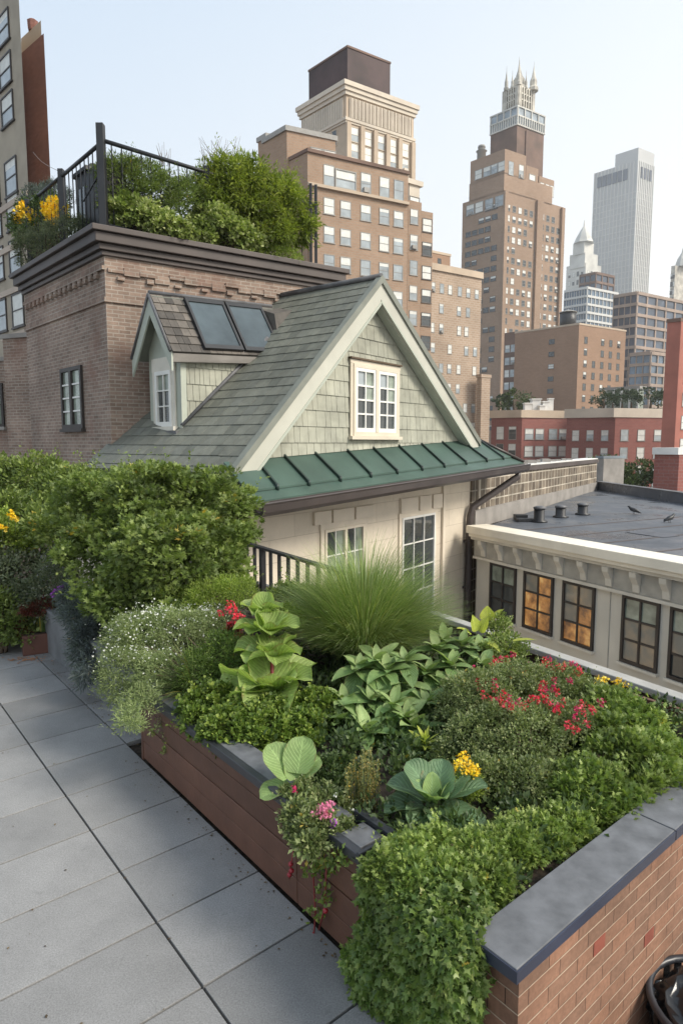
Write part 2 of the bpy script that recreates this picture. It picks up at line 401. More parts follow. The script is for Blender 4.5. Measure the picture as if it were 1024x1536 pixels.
def leaves_with_uv(name, lm, UV, mat, parent):
    o = lm.build(name, mat, parent, smooth=True)
    l = o.data.uv_layers.new(name='UVMap'); l.data.foreach_set('uv', np.array(UV, np.float32).ravel())
    return o
# ------------------------------------------------------------------ materials in use
M = {}
def setup_mats():
    M['twig'] = plain('twig', (.10, .07, .045), .9)
    M['stem'] = plain('green_stem', (.10, .14, .05), .6)
    M['redstem'] = plain('red_stem', (.22, .03, .03), .5)
    M['soil'] = plain('soil', (.045, .032, .022), 1, .5, 25, bmp=1, vsc=60)
    M['black'] = plain('black_metal', (.018, .019, .022), .45, .2)
    M['blackgloss'] = plain('black_gloss', (.012, .012, .013), .2, .2)
    M['cream_win'] = plain('cream_window_paint', (.62, .55, .44), .5, .05)
    M['white_win'] = plain('white_window_paint', (.74, .73, .69), .45, .05)
    M['darkframe'] = plain('dark_window_frame', (.035, .028, .025), .5, .2)
    M['glass'] = plain('window_glass', (.05, .058, .06), .06, .3, 1.2, 0, .9)
    M['glass_sky'] = plain('window_glass_painted_sky', (.34, .38, .40), .1, .2, .7, 0, .8)  # pale grey sky reflection put into the glass colour
    M['glass_green'] = plain('window_glass_curtained', (.25, .29, .24), .12, .35, 3, 0, .8)
    M['blind'] = plain('window_blind', (.66, .66, .62), .5, .08)
    M['cw_frame'] = plain('city_window_frame', (.30, .29, .27), .6, .1)
    M['cw_dark'] = plain('city_window_dark_frame', (.10, .09, .085), .6, .1)
    M['t1_brick'] = brick('warm_brown_brick', (.335, .222, .152), (.38, .258, .182), (.335, .265, .205), .6, .25, .03, stain=.12, stscale=.12, bmp=0)
    M['t1_dark'] = plain('dark_maroon_panel', (.055, .030, .030), .7, .35, .25)
    M['cream_stone'] = plain('cream_stone', (.58, .51, .42), .8, .12, .25)
    M['buff_stone'] = plain('buff_stone', (.50, .40, .30), .8, .12, .25)
    M['t2_brick'] = brick('tower_brick', (.315, .21, .145), (.355, .245, .175), (.29, .22, .17), 1.1, .45, .05, stain=.16, stscale=.06, bmp=0)
    M['t8_brick'] = brick('pale_buff_brick', (.36, .26, .19), (.42, .31, .23), (.46, .38, .30), .9, .35, .05, stain=.2, stscale=.15, bmp=0)
    M['t7_brick'] = brick('orange_brown_brick', (.305, .19, .125), (.345, .215, .145), (.29, .205, .15), .9, .35, .04, stain=.12, stscale=.1, bmp=0)
    M['red_brick'] = brick('deep_red_brick', (.26, .095, .08), (.30, .115, .095), (.28, .15, .13), .7, .25, .03, stain=.2, stscale=.15, bmp=0)
    M['red_stone'] = plain('bright_red_brick', (.36, .13, .095), .8, .12, .4)
    M['orange_brick'] = brick('pinkish_brick', (.40, .17, .12), (.46, .22, .16), (.45, .3, .24), .7, .25, .03, stain=.3, stscale=.3, bmp=0)
    M['slab_grey'] = plain('tower_grey_cladding', (.41, .415, .41), .5, .06, .03)
    M['slab_mull'] = plain('tower_mullion', (.57, .565, .54), .5, .04, .05)
    M['slab_pale'] = plain('tower_pale_cladding', (.62, .60, .54), .5, .05, .03)
    M['blueglass'] = plain('blue_curtain_glass', (.10, .15, .21), .12, .45, .12, 0, .9)
    M['navyglass'] = plain('navy_glass', (.055, .075, .11), .15, .3, .2, 0, .8)
    M['palestone'] = plain('pale_spire_stone', (.55, .54, .50), .8, .15, .12)
    M['crown_metal'] = plain('crown_lattice', (.46, .43, .37), .6, .3, .3)
    M['crown_glass'] = plain('crown_glass', (.27, .32, .36), .2, .3, .3, 0, .8)
    M['brown_dark'] = plain('dark_brown_cladding', (.16, .10, .075), .8, .25, .15)
    M['tan_grid'] = plain('tan_concrete_grid', (.34, .26, .21), .8, .15, .2)
    M['white_roof'] = plain('white_roof_coating', (.72, .71, .68), .7, .12, .4)
    M['beige_tall'] = plain('beige_stucco', (.36, .31, .24), .85, .12, .6, bmp=.2)
    M['beige_pale'] = plain('pale_beige_panel', (.46, .38, .31), .85, .08, .8)
    M['side_brick'] = brick('red_brown_side_brick', (.20, .085, .065), (.24, .11, .085), (.22, .13, .11), .4, .12, .012, stain=.15, stscale=.4, bmp=0)
    M['pent_brick'] = brick('weathered_brown_brick', (.23, .165, .13), (.32, .235, .185), (.36, .31, .265), .2, .066, .009, stain=.35, stscale=.8, blotch=(.22, .13, .10))
    M['pent_red'] = brick('orange_red_brick', (.36, .11, .06), (.30, .09, .05), (.42, .26, .2), .2, .066, .009)
    M['cornice'] = plain('dark_brown_cornice', (.075, .058, .052), .55, .2, 1.2)
    M['slate'] = None
setup_mats()
# ------------------------------------------------------------------ city building kit
class Wm: pass
def winmesh(w, h, kind, key):
    """a small window: frame ring, glass, middle rail, optional half blind; local x along the wall, -y outward"""
    mb = MB(); d = .05*max(1, w*.9); t = .045*max(1.2, w)
    fr, gl, bl = 0, 1, 2
    mb.aab(-w/2, -d, 0, -w/2+t, 0, h, fr); mb.aab(w/2-t, -d, 0, w/2, 0, h, fr)
    mb.aab(-w/2+t, -d, 0, w/2-t, 0, t, fr); mb.aab(-w/2+t, -d, h-t, w/2-t, 0, h, fr)
    mb.aab(-w/2+t, -d*.8, h*.48, w/2-t, 0, h*.48+t*.8, fr)
    mb.aab(-w/2-.06*w, -d*1.5, -t*1.1, w/2+.06*w, 0, 0-.002, fr)
    g0, g1 = -w/2+t, w/2-t
    zs = {'dark': 1.0, 'half': .5, 'blind': 0, 'low': .78, 'ac': .6}[kind]
    zc = t+(h-2*t)*zs
    if zs > 0: mb.aab(g0, -d*.35, t, g1, -.004, zc, gl)
    if kind == 'ac': mb.aab(-w*.28, -d*1.45-.22, t, w*.28, -d*.36, t+h*.24, fr)
    if zs < 1: mb.aab(g0, -d*.35, zc+.002, g1, -.004, h-t, bl)
    return mb
WCACHE = {}
def getwin(w, h, kind, mats):
    key = (round(w, 2), round(h, 2), kind, tuple(m.name for m in mats))
    if key not in WCACHE:
        mb = winmesh(w, h, kind, key); o = mb.build('window', mats); me = o.data; bpy.data.objects.remove(o)
        WCACHE[key] = (me, mb)
    return WCACHE[key]
WCOUNT = {}
def place_windows(root, start, u, items, w, h, mats, probs=(.35, .2, .25, .2), maxn=100, sub=True):
    """items: (s, z) bottom-centres along the wall from start"""
    rz = atan2(u[1], u[0]); extra = MB(); kinds = ['dark', 'half', 'blind', 'low']
    cnt = WCOUNT.get(root.name, 0)
    n = V(u[1], -u[0])
    for (s_, z) in items:
        k = kinds[rng.choice(4, p=probs)]; k = 'ac' if (k != 'dark' and rng.random() < .12) else k; me, mb = getwin(w, h, k, mats)
        P = V(start[0]+u[0]*s_+n[0]*.004, start[1]+u[1]*s_+n[1]*.004, z)
        if cnt < maxn:
            o = bpy.data.objects.new('window', me); col.objects.link(o); o.parent = root
            o.location = [float(c) for c in (P-org_of(root))]; o.rotation_euler = (0, 0, rz); cnt += 1
        else:
            i = len(extra.v); c, s2 = cos(rz), sin(rz)
            for v in mb.v: extra.v.append((P[0]+v[0]*c-v[1]*s2, P[1]+v[0]*s2+v[1]*c, P[2]+v[2]))
            for f, m_ in zip(mb.f, mb.mi): extra.f.append(tuple(i+q for q in f)); extra.mi.append(m_); extra.rn.append(.5); extra.sm.append(False)
    WCOUNT[root.name] = cnt
    if extra.v: EXTRA.setdefault(root.name, []).append((extra, mats, root))
EXTRA = {}
def flush_extra():
    for k, lst in EXTRA.items():
        mb = MB(); mats = []
        for e, ms, root in lst:
            off = len(mats); mats += ms; i = len(mb.v); mb.v += e.v
            mb.f += [tuple(i+q for q in f) for f in e.f]; mb.mi += [m+off for m in e.mi]; mb.rn += e.rn; mb.sm += e.sm
        o = mb.build('window_rows', mats, root); o['kind'] = 'stuff'
class Blk:
    """parallelogram block: near corner C, left end L, right end Rr"""
    def __init__(s, C, L, Rr, z0, z1): s.C = np.array(C[:2], float); s.L = np.array(L[:2], float); s.R = np.array(Rr[:2], float); s.z0 = z0; s.z1 = z1; s.B = s.L+s.R-s.C
    def pts(s, g=0):
        c = (s.C+s.B)/2; return [c+(p-c)*(1+g/np.linalg.norm(p-c)) for p in (s.C, s.R, s.B, s.L)]
    def mesh(s, mb, mi=0, g=0, z0=None, z1=None): mb.foot(s.pts(g), s.z0 if z0 is None else z0, s.z1 if z1 is None else z1, mi); return s
    def fR(s): d = s.R-s.C; l = np.linalg.norm(d); return s.C, d/l, l
    def fL(s): d = s.C-s.L; l = np.linalg.norm(d); return s.L, d/l, l
def tcol(C, ang, z, px):
    """distance along direction ang from C (height z) until it projects to column px"""
    u = hdir(ang); lo, hi = 0.0, 400.0; s0 = pxof((C[0], C[1], z))[0] < px
    for _ in range(50):
        m = (lo+hi)/2; q = (C[0]+u[0]*m, C[1]+u[1]*m, z)
        if q[1] < .5 or (pxof(q)[0] < px) != s0: hi = m
        else: lo = m
    return C[:2]+u*lo
def blk(cx, cy, Y, aL, pL, aR, pR, z0=-25):
    C = aty(cx, cy, Y); return Blk(C, tcol(C, aL, C[2], pL), tcol(C, aR, C[2], pR), z0, C[2])
def inset(b, a0, a1, c0, c1, z0, z1):
    """sub-block; fractions along left edge (from C) and right edge"""
    dl = b.L-b.C; dr = b.R-b.C; C = b.C+dl*a0+dr*c0
    return Blk(C, b.C+dl*a1+dr*c0, b.C+dl*a0+dr*c1, z0, z1)
def grid(l, ncol, z1, dz, nrow, m0=.06, m1=.06, skip=None):
    out = []
    for r in range(nrow):
        for c in range(ncol):
            if skip and skip(r, c): continue
            out.append((l*(m0+(1-m0-m1)*(c+.5)/ncol), z1-dz*(r+1)))
    return out
def parapet(b, root, mat, h=.6, g=.25, name='roof_parapet'):
    mb = MB(); b.mesh(mb, 0, g, b.z1-.02*1, b.z1+h); return mb.build(name, mat, root)
CW = [M['cw_frame'], M['glass'], M['blind']]; CWS = [M['cw_frame'], M['glass_sky'], M['blind']]; CWD = [M['cw_dark'], M['glass'], M['blind']]
AL, AR = -44, 58
# ---- the city floor
g = MB(); g.poly([(-1200, -300, -25), (1200, -300, -25), (1200, 1600, -25), (-1200, 1600, -25)])
tag(g.build('ground', plain('asphalt_ground', (.10, .10, .10), .9, .3, .05)), kind='structure')

# ---- T1: brown apartment block with cream tower top
t = blk(461, 228, 68, AL, 430, 63, 612)
C0 = t.C; root = empty('apartment_tower', (C0[0], C0[1], -25), 'brown brick apartment tower with cream stone upper storeys and dark maroon roof box', 'building')
mb = MB(); t.L = t.C+hdir(AL)*22; t.B = t.L+t.R-t.C; t.mesh(mb)
zt = t.z1; mb.build('brick_block', M['t1_brick'], root)
mb = MB(); t.mesh(mb, 0, .22, zt+.003, zt+.35); mb.build('roof_parapet', M['brown_dark'], root)
mb = MB(); zb = zt-3.25
Cc, uu, ll = t.fR(); nR = V(uu[1], -uu[0])
mb.box((*(Cc+nR*.002), zb), (*(uu*ll), 0), (*(-nR*-.35), 0), (0, 0, .45)) if False else None
for zz in (zb,):
    a = Cc+nR*.003; mb.hexa([(*(a+nR*.3), zz), (*(a+nR*.3+uu*ll), zz), (*(a+uu*ll), zz), (*a, zz), (*(a+nR*.3), zz+.3), (*(a+nR*.3+uu*ll), zz+.3), (*(a+uu*ll), zz+.3), (*a, zz+.3)])
mb.build('stone_band', M['buff_stone'], root)
# right face windows: five columns
cols = [.20, .36, .56, .75, .90]; dz = 3.15
items = [(ll*c, zt-4.1-2.9*0) for c in cols]
place_windows(root, Cc, uu, [(ll*c, zt-2.9) for c in (cols[0], cols[2], cols[3], cols[4])], 1.25, 2.1, CWS, (.1, .5, .1, .3))
place_windows(root, Cc, uu, [(ll*cols[1], zt-2.9)], 2.5, 1.9, CWS, (.1, .6, .1, .2))
place_windows(root, Cc, uu, [(ll*c, zt-5.7-2.85*r) for r in range(9) for c in cols], 1.25, 1.65, CWS, (.2, .35, .2, .25))
# step at the right: two narrow lower bays
s1 = blk(612, 300, 77.5, AL, 600, 63, 632); s1.L = s1.C+hdir(AL)*12; s1.B = s1.L+s1.R-s1.C
mb = MB(); s1.mesh(mb); mb.build('brick_wing', M['t1_brick'], root)
a, u2, l2 = s1.fR(); place_windows(root, a, u2, [(l2*.45, s1.z1-2.6-2.9*r) for r in range(6)], 1.1, 1.7, CWS)
s2 = blk(632, 316, 80.5, AL, 625, 63, 649); s2.L = s2.C+hdir(AL)*10; s2.B = s2.L+s2.R-s2.C
mb = MB(); s2.mesh(mb); mb.build('brick_wing', M['t1_brick'], root)
a, u2, l2 = s2.fR(); place_windows(root, a, u2, [(l2*.5, s2.z1-2.4-2.8*r) for r in range(6)], 1.4, 1.6, CWD)
# left stepped chimneys / wings
s3 = blk(430, 196, 70, AL, 428, 66, 503); s3.L = s3.C+hdir(AL)*4; s3.B = s3.L+s3.R-s3.C
mb = MB(); s3.mesh(mb); s3.mesh(mb, 1, .25, s3.z1, s3.z1+.5); mb.build('brick_wing', [M['t1_brick'], M['cw_frame']], root)
a, u2, l2 = s3.fR(); place_windows(root, a, u2, [(l2*.62, s3.z1-2.4), (l2*.86, s3.z1-2.4)], 1.6, 1.3, CWS)
s4 = blk(400, 207, 74, AL, 387, 66, 430); mb = MB(); s4.mesh(mb); s4.mesh(mb, 1, .2, s4.z1, s4.z1+.5); mb.build('brick_wing', [M['t1_brick'], M['cw_frame']], root)
# cream tower
ct = blk(519, 158, 84, AL, 452, AR, 620); mb = MB(); zc1 = aty(519, 142, 84)[2]; ct.z0 = zt-6; ct.z1 = zc1; ct.mesh(mb); mb.build('stone_tower', M['buff_stone'], root)
mb = MB()
for (z0, z1, g_) in ((zc1-3.0, zc1-2.65, .3), (zc1-3.25, zc1-3.0, .15), (zc1, zc1+.45, .3), (zc1+.45, zc1+.95, .55), (zc1+.95, zc1+1.5, .8)): ct.mesh(mb, 0, g_, z0, z1-.004)
mb.build('tower_cornice', M['cream_stone'], root)
for face in (ct.fR(), ct.fL()):
    a, u2, l2 = face; n2 = V(u2[1], -u2[0]); mbp = MB(); mbw = MB(); k = 17
    mbw.hexa([(*(a+u2*.5+n2*.01), zc1-2.6), (*(a+u2*(l2-.5)+n2*.01), zc1-2.6), (*(a+u2*(l2-.5)-n2*.2), zc1-2.6), (*(a+u2*.5-n2*.2), zc1-2.6),
              (*(a+u2*.5+n2*.01), zc1-.35), (*(a+u2*(l2-.5)+n2*.01), zc1-.35), (*(a+u2*(l2-.5)-n2*.2), zc1-.35), (*(a+u2*.5-n2*.2), zc1-.35)])
    for i in range(k*2+1):
        s_ = .5+(l2-1)*i/(k*2); w_ = .22 if i % 2 else .1
        p = a+u2*(s_-w_/2)+n2*.012
        q = a+u2*(s_+w_/2)+n2*.012
        mbp.hexa([(*(p+n2*.2), zc1-2.62), (*(q+n2*.2), zc1-2.62), (*q, zc1-2.62), (*p, zc1-2.62), (*(p+n2*.2), zc1-.25), (*(q+n2*.2), zc1-.25), (*q, zc1-.25), (*p, zc1-.25)])
    mbw.build('frieze_opening', M['brown_dark'], root); mbp.build('frieze_colonnade', M['cream_stone'], root)
a, u2, l2 = ct.fR()
for c in (.12, .31, .5, .68, .87):
    place_windows(root, a, u2, [(l2*c, zc1-5.3-1.95*r) for r in range(7)], 1.15, 1.75, [M['cream_stone'], M['glass_sky'], M['blind']], (.05, .25, .5, .2))
n2 = V(u2[1], -u2[0]); mb = MB()
for c in (.02, .215, .405, .59, .775, .98):
    p = a+u2*(l2*c-.3)+n2*.003; q = p+u2*.6
    mb.hexa([(*(p+n2*.4), zc1-26), (*(q+n2*.4), zc1-26), (*q, zc1-26), (*p, zc1-26), (*(p+n2*.4), zc1-3.26), (*(q+n2*.4), zc1-3.26), (*q, zc1-3.26), (*p, zc1-3.26)])
mb.build('pilaster', M['buff_stone'], root)
a, u2, l2 = ct.fL(); place_windows(root, a, u2, [(l2*c, zc1-5.4) for c in (.3, .45, .6, .75)], .9, 1.9, [M['cream_stone'], M['glass'], M['blind']], (.4, .2, .2, .2))
# small classical porch at the right of the cream tower
s5 = blk(614, 276, 84, AL, 606, AR, 629); mb = MB(); s5.mesh(mb); s5.mesh(mb, 0, .5, s5.z1, s5.z1+.6); mb.build('stone_wing', M['cream_stone'], root)
a, u2, l2 = s5.fR(); place_windows(root, a, u2, [(l2*.5, s5.z1-3.6)], 1.6, 2.2, CWD)
# maroon box
bx = blk(521, 71, 88, AL, 463, AR, 585, z0=zc1+1.3); mb = MB(); bx.mesh(mb)
mb.build('roof_box', M['t1_dark'], root)
mb = MB(); bx.mesh(mb, 0, .12, bx.z1+.002, bx.z1+.25); mb.build('roof_box_rim', M['brown_dark'], root)
bb = inset(bx, -.1, .5, .55, 1.12, zc1+1.49, zc1+3.0); mb = MB(); bb.mesh(mb); bb.mesh(mb, 0, .2, bb.z1, bb.z1+.3); mb.build('stone_parapet', M['buff_stone'], root)

# ---- small roof house and wide buff building T8
t = blk(633, 402, 100, AL, 560, AR, 722); t.L = t.C+hdir(AL)*26; t.B = t.L+t.R-t.C
root = empty('apartment_block', (t.C[0], t.C[1], -25), 'pale buff brick apartment block just right of the gable roof', 'building')
mb = MB(); t.mesh(mb); mb.build('brick_block', M['t8_brick'], root)
mb = MB(); t.mesh(mb, 0, .3, t.z1+.002, t.z1+1.0); mb.build('roof_cornice', M['buff_stone'], root)
mb = MB(); inset(t, .08, .9, .08, .92, t.z1+1.0, t.z1+1.5).mesh(mb); mb.build('roof_deck', M['white_roof'], root)
a, u2, l2 = t.fR()
place_windows(root, a, u2, [(s_+.3*(rng.random()-.5), z) for (s_, z) in grid(l2, 6, t.z1-.2, 3.05, 12, .1, .02) if rng.random() > .14], .85, 1.45, CWS, (.12, .25, .45, .18))
a, u2, l2 = t.fL(); place_windows(root, a, u2, [(l2*c, t.z1-4.0-3.0*r) for r in range(5) for c in (.62, .78, .92)], 1.1, 1.5, CWD, (.6, .2, .1, .1))
s = blk(722, 566, 104, AL, 715, AR, 735); mb = MB(); s.mesh(mb); s.mesh(mb, 0, .2, s.z1, s.z1+.5); mb.build('brick_wing', M['t8_brick'], root)
s = blk(642, 378, 112, AL, 615, AR, 675, z0=t.z1-4)
r2 = empty('roof_bulkhead', (s.C[0], s.C[1], s.z0), 'small brown brick bulkhead with an arched opening on the roof of the pale buff block', 'roof bulkhead')
mb = MB(); s.mesh(mb); mb.build('brick_wall', M['t7_brick'], r2); mb = MB(); s.mesh(mb, 0, .15, s.z1+.002, s.z1+.4); mb.build('coping', M['buff_stone'], r2)
a, u2, l2 = s.fR(); place_windows(r2, a, u2, [(l2*.5, s.z1-2.9)], .8, 2.2, CWD, (1, 0, 0, 0))

# ---- T2: the tall brown tower with a lattice crown
Y2 = 230; z0_ = -25
t = blk(756, 257, Y2, AL, 694, AR, 845)
root = empty('crowned_tower', (t.C[0], t.C[1], -25), 'tall brown brick tower with stepped shoulders, glazed storeys and a pinnacled stone crown', 'building')
zA = aty(756, 262, Y2)[2]
main = Blk(t.C, t.L, t.R, -25, zA-5); mb = MB(); main.mesh(mb); 
up1 = inset(t, 0, .84, 0, .80, main.z1-.5, aty(756, 258, Y2)[2]); up1.mesh(mb)
up2 = inset(t, .0, .8, .0, .76, up1.z1, aty(756, 223, Y2)[2]); up2 = inset(t, .0, .82, .0, .34, up1.z1-.5, aty(756, 223, Y2)[2]); up2.mesh(mb)
up3 = inset(t, .02, .80, .36, .56, up1.z1-.5, aty(756, 236, Y2)[2]); up3.mesh(mb)
up4 = inset(t, .02, .75, .58, .84, up1.z1-.5, aty(756, 246, Y2)[2]); up4.mesh(mb)
mb.build('brick_block', M['t2_brick'], root)
# vertical piers
a, u2, l2 = main.fR(); n2 = V(u2[1], -u2[0]); mb = MB()
for c in (.02, .55, .60, .98):
    p = a+u2*(l2*c-.8)+n2*.003; q = p+u2*1.6
    mb.hexa([(*(p+n2*.9), -25), (*(q+n2*.9), -25), (*q, -25), (*p, -25), (*(p+n2*.9), zA-5.5), (*(q+n2*.9), zA-5.5), (*q, zA-5.5), (*p, zA-5.5)])
mb.build('pier', M['t2_brick'], root)
place_windows(root, a, u2, [(s_, z) for (s_, z) in grid(l2, 10, zA-8, 3.5, 27, .03, .03) if rng.random() > .06], 1.7, 2.1, CW, (.4, .2, .28, .12))
a, u2, l2 = main.fL(); place_windows(root, a, u2, [(s_, z) for (s_, z) in grid(l2, 5, zA-7, 3.5, 27, .08, .12) if rng.random() > .3], 2.3, 1.8, CWD, (.6, .2, .08, .12), maxn=140)
for f_, cs, zz, w_, h_ in ((up2.fL(), (.25, .5, .72, .9), up2.z1-7, 3, 3.2), (up2.fR(), (.3, .78), up2.z1-8, 2.4, 4.5), (up3.fR(), (.5,), up3.z1-6.5, 3.2, 4), (up4.fR(), (.2, .55, .85), up4.z1-6, 2, 4), (main.fL(), (.2, .42, .66, .9), main.z1-5, 3.4, 3.6)):
    a, u2, l2 = f_; place_windows(root, a, u2, [(l2*c, zz) for c in cs], w_, h_, CWS, (.1, .2, .4, .3), maxn=140)
C2 = aty(776, 160, Y2+9); sh = Blk(C2, tcol(C2, AL, C2[2], 736), tcol(C2, AR, C2[2], 816), up1.z1-4, aty(776, 187, Y2+9)[2])
mb = MB(); sh.mesh(mb); inset(sh, -.04, .3, .3, .5, sh.z0, sh.z1-1).mesh(mb); mb.build('brick_shaft', M['brown_dark'], root)
gl = Blk(sh.C, sh.L, sh.R, sh.z1, C2[2]); mb = MB(); gl.mesh(mb); mb.build('glazed_storey', M['crown_glass'], root)
mb = MB()
for f_ in (gl.fR(), gl.fL()):
    a, u2, l2 = f_; n2 = V(u2[1], -u2[0])
    for i in range(13):
        p = a+u2*(l2*i/12-.18)+n2*.003; q = p+u2*.36; zt_ = gl.z1 if i % 3 == 0 else gl.z0+(gl.z1-gl.z0)*.5
        mb.hexa([(*(p+n2*.4), gl.z0), (*(q+n2*.4), gl.z0), (*q, gl.z0), (*p, gl.z0), (*(p+n2*.4), zt_), (*(q+n2*.4), zt_), (*q, zt_), (*p, zt_)])
for zz in (gl.z0-.1, gl.z0+(gl.z1-gl.z0)*.5, gl.z1): gl.mesh(mb, 0, .5, zz, zz+.45)
mb.build('glazing_bar', M['palestone'], root)
C3 = aty(777, 135, Y2+11); cr = Blk(C3, tcol(C3, AL, C3[2], 756), tcol(C3, AR, C3[2], 799), gl.z1, aty(777, 128, Y2+11)[2])
mb = MB(); inset(cr, .12, .88, .12, .88, cr.z0, cr.z1-1).mesh(mb, 1)
h_ = cr.z1-cr.z0
for f_ in (cr.fR(), cr.fL()):
    a, u2, l2 = f_; n2 = V(u2[1], -u2[0])
    for i in range(7):
        w_ = 1.3 if i in (0, 6) else .45
        p = a+u2*(l2*i/6-w_/2); q = p+u2*w_
        mb.hexa([(*(p+n2*.4), cr.z0), (*(q+n2*.4), cr.z0), (*(q-n2*.6), cr.z0), (*(p-n2*.6), cr.z0), (*(p+n2*.4), cr.z1), (*(q+n2*.4), cr.z1), (*(q-n2*.6), cr.z1), (*(p-n2*.6), cr.z1)])
for fz in (0, .12, .45, .7, .97): cr.mesh(mb, 0, .35, cr.z0+h_*fz, cr.z0+h_*fz+.5)
mb.build('crown_lantern', [M['crown_metal'], M['brown_dark']], root)
cc = (cr.C+cr.B)/2
for (pc, r_, hh) in ((cr.C, .9, 8), (cr.L+(cr.C-cr.L)*.12, .8, 7), (cr.R, 1.6, 8.5), (cr.B, .9, 7), (cc, 2.6, 9.0), (cr.C+(cr.R-cr.C)*.5, .6, 5), (cr.C+(cr.L-cr.C)*.45, .6, 5)):
    mb = MB(); mb.lathe((pc[0], pc[1], cr.z1), [(r_*1.1, 0), (r_*1.15, hh*.12), (r_*.8, hh*.2), (r_*.82, hh*.42), (r_*.5, hh*.55), (r_*.16, hh*.86), (.07, hh*1.05), (.05, hh*1.2)], 8, sm=False); mb.build('pinnacle', M['crown_metal'], root)
mb = MB(); s_ = up2.L+(up2.C-up2.L)*.2; s_ = s_+hdir(AR)*2
mb.lathe((s_[0], s_[1], up2.z1), [(1.6, 0), (1.6, 3), (2.0, 3.1), (.5, 4.2), (1.4, 4.3), (1.2, 5)], 12); mb.build('roof_tank', M['cw_frame'], root)

# ---- T3: the grey slab tower
t = blk(957, 221, 620, AL, 892, AR, 981)
root = empty('slab_tower', (t.C[0], t.C[1], -25), 'tall plain pale grey slab tower with a row of dark louvres under its roof', 'building')
low = aty(957, 240, 620)[2]; m_ = inset(t, 0, 1, 0, 1, -25, low); mb = MB(); m_.mesh(mb); inset(t, 0, .52, 0, 1, low, t.z1).mesh(mb); mb.build('shaft', M['slab_grey'], root)
mb = MB()
for f_, k in ((m_.fL(), 12), (m_.fR(), 9)):
    a, u2, l2 = f_; n2 = V(u2[1], -u2[0])
    for i in range(k+1):
        p = a+u2*(l2*i/k-.35)+n2*.01; q = p+u2*.7
        mb.hexa([(*(p+n2*.6), -25), (*(q+n2*.6), -25), (*q, -25), (*p, -25), (*(p+n2*.6), low), (*(q+n2*.6), low), (*q, low), (*p, low)])
mb.build('mullion', M['slab_mull'], root)
mb = MB()
for r_ in range(40):
    zz = low-28-r_*5.5
    for f_ in (m_.fL(), m_.fR()):
        a, u2, l2 = f_; n2 = V(u2[1], -u2[0]); p = a+n2*.01; q = p+u2*l2
        mb.hexa([(*(p+n2*.3), zz), (*(q+n2*.3), zz), (*q, zz), (*p, zz), (*(p+n2*.3), zz+.5), (*(q+n2*.3), zz+.5), (*q, zz+.5), (*p, zz+.5)])
mb.build('floor_band', M['slab_mull'], root)
mb = MB()
for f_, cs in ((m_.fL(), (.08, .2, .32, .44, .56, .68)), (m_.fR(), (.2, .38, .56, .74))):
    a, u2, l2 = f_; n2 = V(u2[1], -u2[0])
    for c in cs:
        p = a+u2*l2*c+n2*.02; q = p+u2*l2*.1
        mb = MB(); mb.hexa([(*(p+n2*.8), low-15), (*(q+n2*.8), low-15), (*q, low-15), (*p, low-15), (*(p+n2*.8), low-5), (*(q+n2*.8), low-5), (*q, low-5), (*p, low-5)]); mb.build('louvre', M['navyglass'], root)

# ---- T4: distant pale spire
c = aty(874, 420, 560); root = empty('spire_tower', (c[0], c[1], -25), 'small far pale stone tower tapering to a pointed spire', 'building')
mb = MB()
for (pl, pc, pr, yt, yb) in ((849, 878, 901, 394, 470), (854, 877, 896, 378, 400), (859, 876, 890, 362, 380)):
    b_ = blk(pc, yt, 560, AL, pl, AR, pr, z0=aty(pc, yb, 560)[2] if yb < 470 else -25); b_.mesh(mb)
mb.build('stepped_body', M['palestone'], root)
b_ = blk(876, 362, 560, AL, 861, AR, 888); cc = (b_.C+b_.B)/2; mb = MB()
ht = aty(874, 336, 560)[2]-b_.z1; mb.lathe((cc[0], cc[1], b_.z1), [(8.5, 0), (6.5, ht*.3), (3.2, ht*.75), (.8, ht), (.3, ht*1.35)], 8, sm=False); mb.build('spire', M['palestone'], root)
for (pl, pc, pr, yt, n_) in ((849, 878, 901, 394, 10),):
    b_ = blk(pc, yt, 560, AL, pl, AR, pr)
    a, u2, l2 = b_.fR(); place_windows(root, a, u2, grid(l2, 4, b_.z1-3, 7, 8), 2, 4, CWD)
    a, u2, l2 = b_.fL(); place_windows(root, a, u2, grid(l2, 4, b_.z1-3, 7, 8), 2, 4, CWD)

# ---- T5: blue glass blocks left of the slab
def glassblk(name, label, cx, cy, Y, pl, pr, mat, fmat, ncl, ncr, dz, nrow, z0=-25, top=None):
    t = blk(cx, cy, Y, AL, pl, AR, pr, z0); r_ = empty(name, (t.C[0], t.C[1], z0), label, 'building')
    mb = MB(); t.mesh(mb); mb.build('glass_wall', mat, r_); mb = MB()
    for f_, k in ((t.fL(), ncl), (t.fR(), ncr)):
        a, u2, l2 = f_; n2 = V(u2[1], -u2[0]); w_ = l2/k*.12
        for i in range(k+1):
            p = a+u2*(l2*i/k-w_/2)+n2*.01; q = p+u2*w_
            mb.hexa([(*(p+n2*.35), z0), (*(q+n2*.35), z0), (*q, z0), (*p, z0), (*(p+n2*.35), t.z1), (*(q+n2*.35), t.z1), (*q, t.z1), (*p, t.z1)])
        for j in range(nrow):
            zz = t.z1-j*dz-.5; p = a+n2*.012; q = p+u2*l2
            mb.hexa([(*(p+n2*.5), zz), (*(q+n2*.5), zz), (*q, zz), (*p, zz), (*(p+n2*.5), zz+dz*.28), (*(q+n2*.5), zz+dz*.28), (*q, zz+dz*.28), (*p, zz+dz*.28)])
    mb.build('floor_grid', fmat, r_)
    mb = MB(); t.mesh(mb, 0, .3, t.z1+.01, t.z1+.8); mb.build('roof_edge', top or fmat, r_); return r_, t
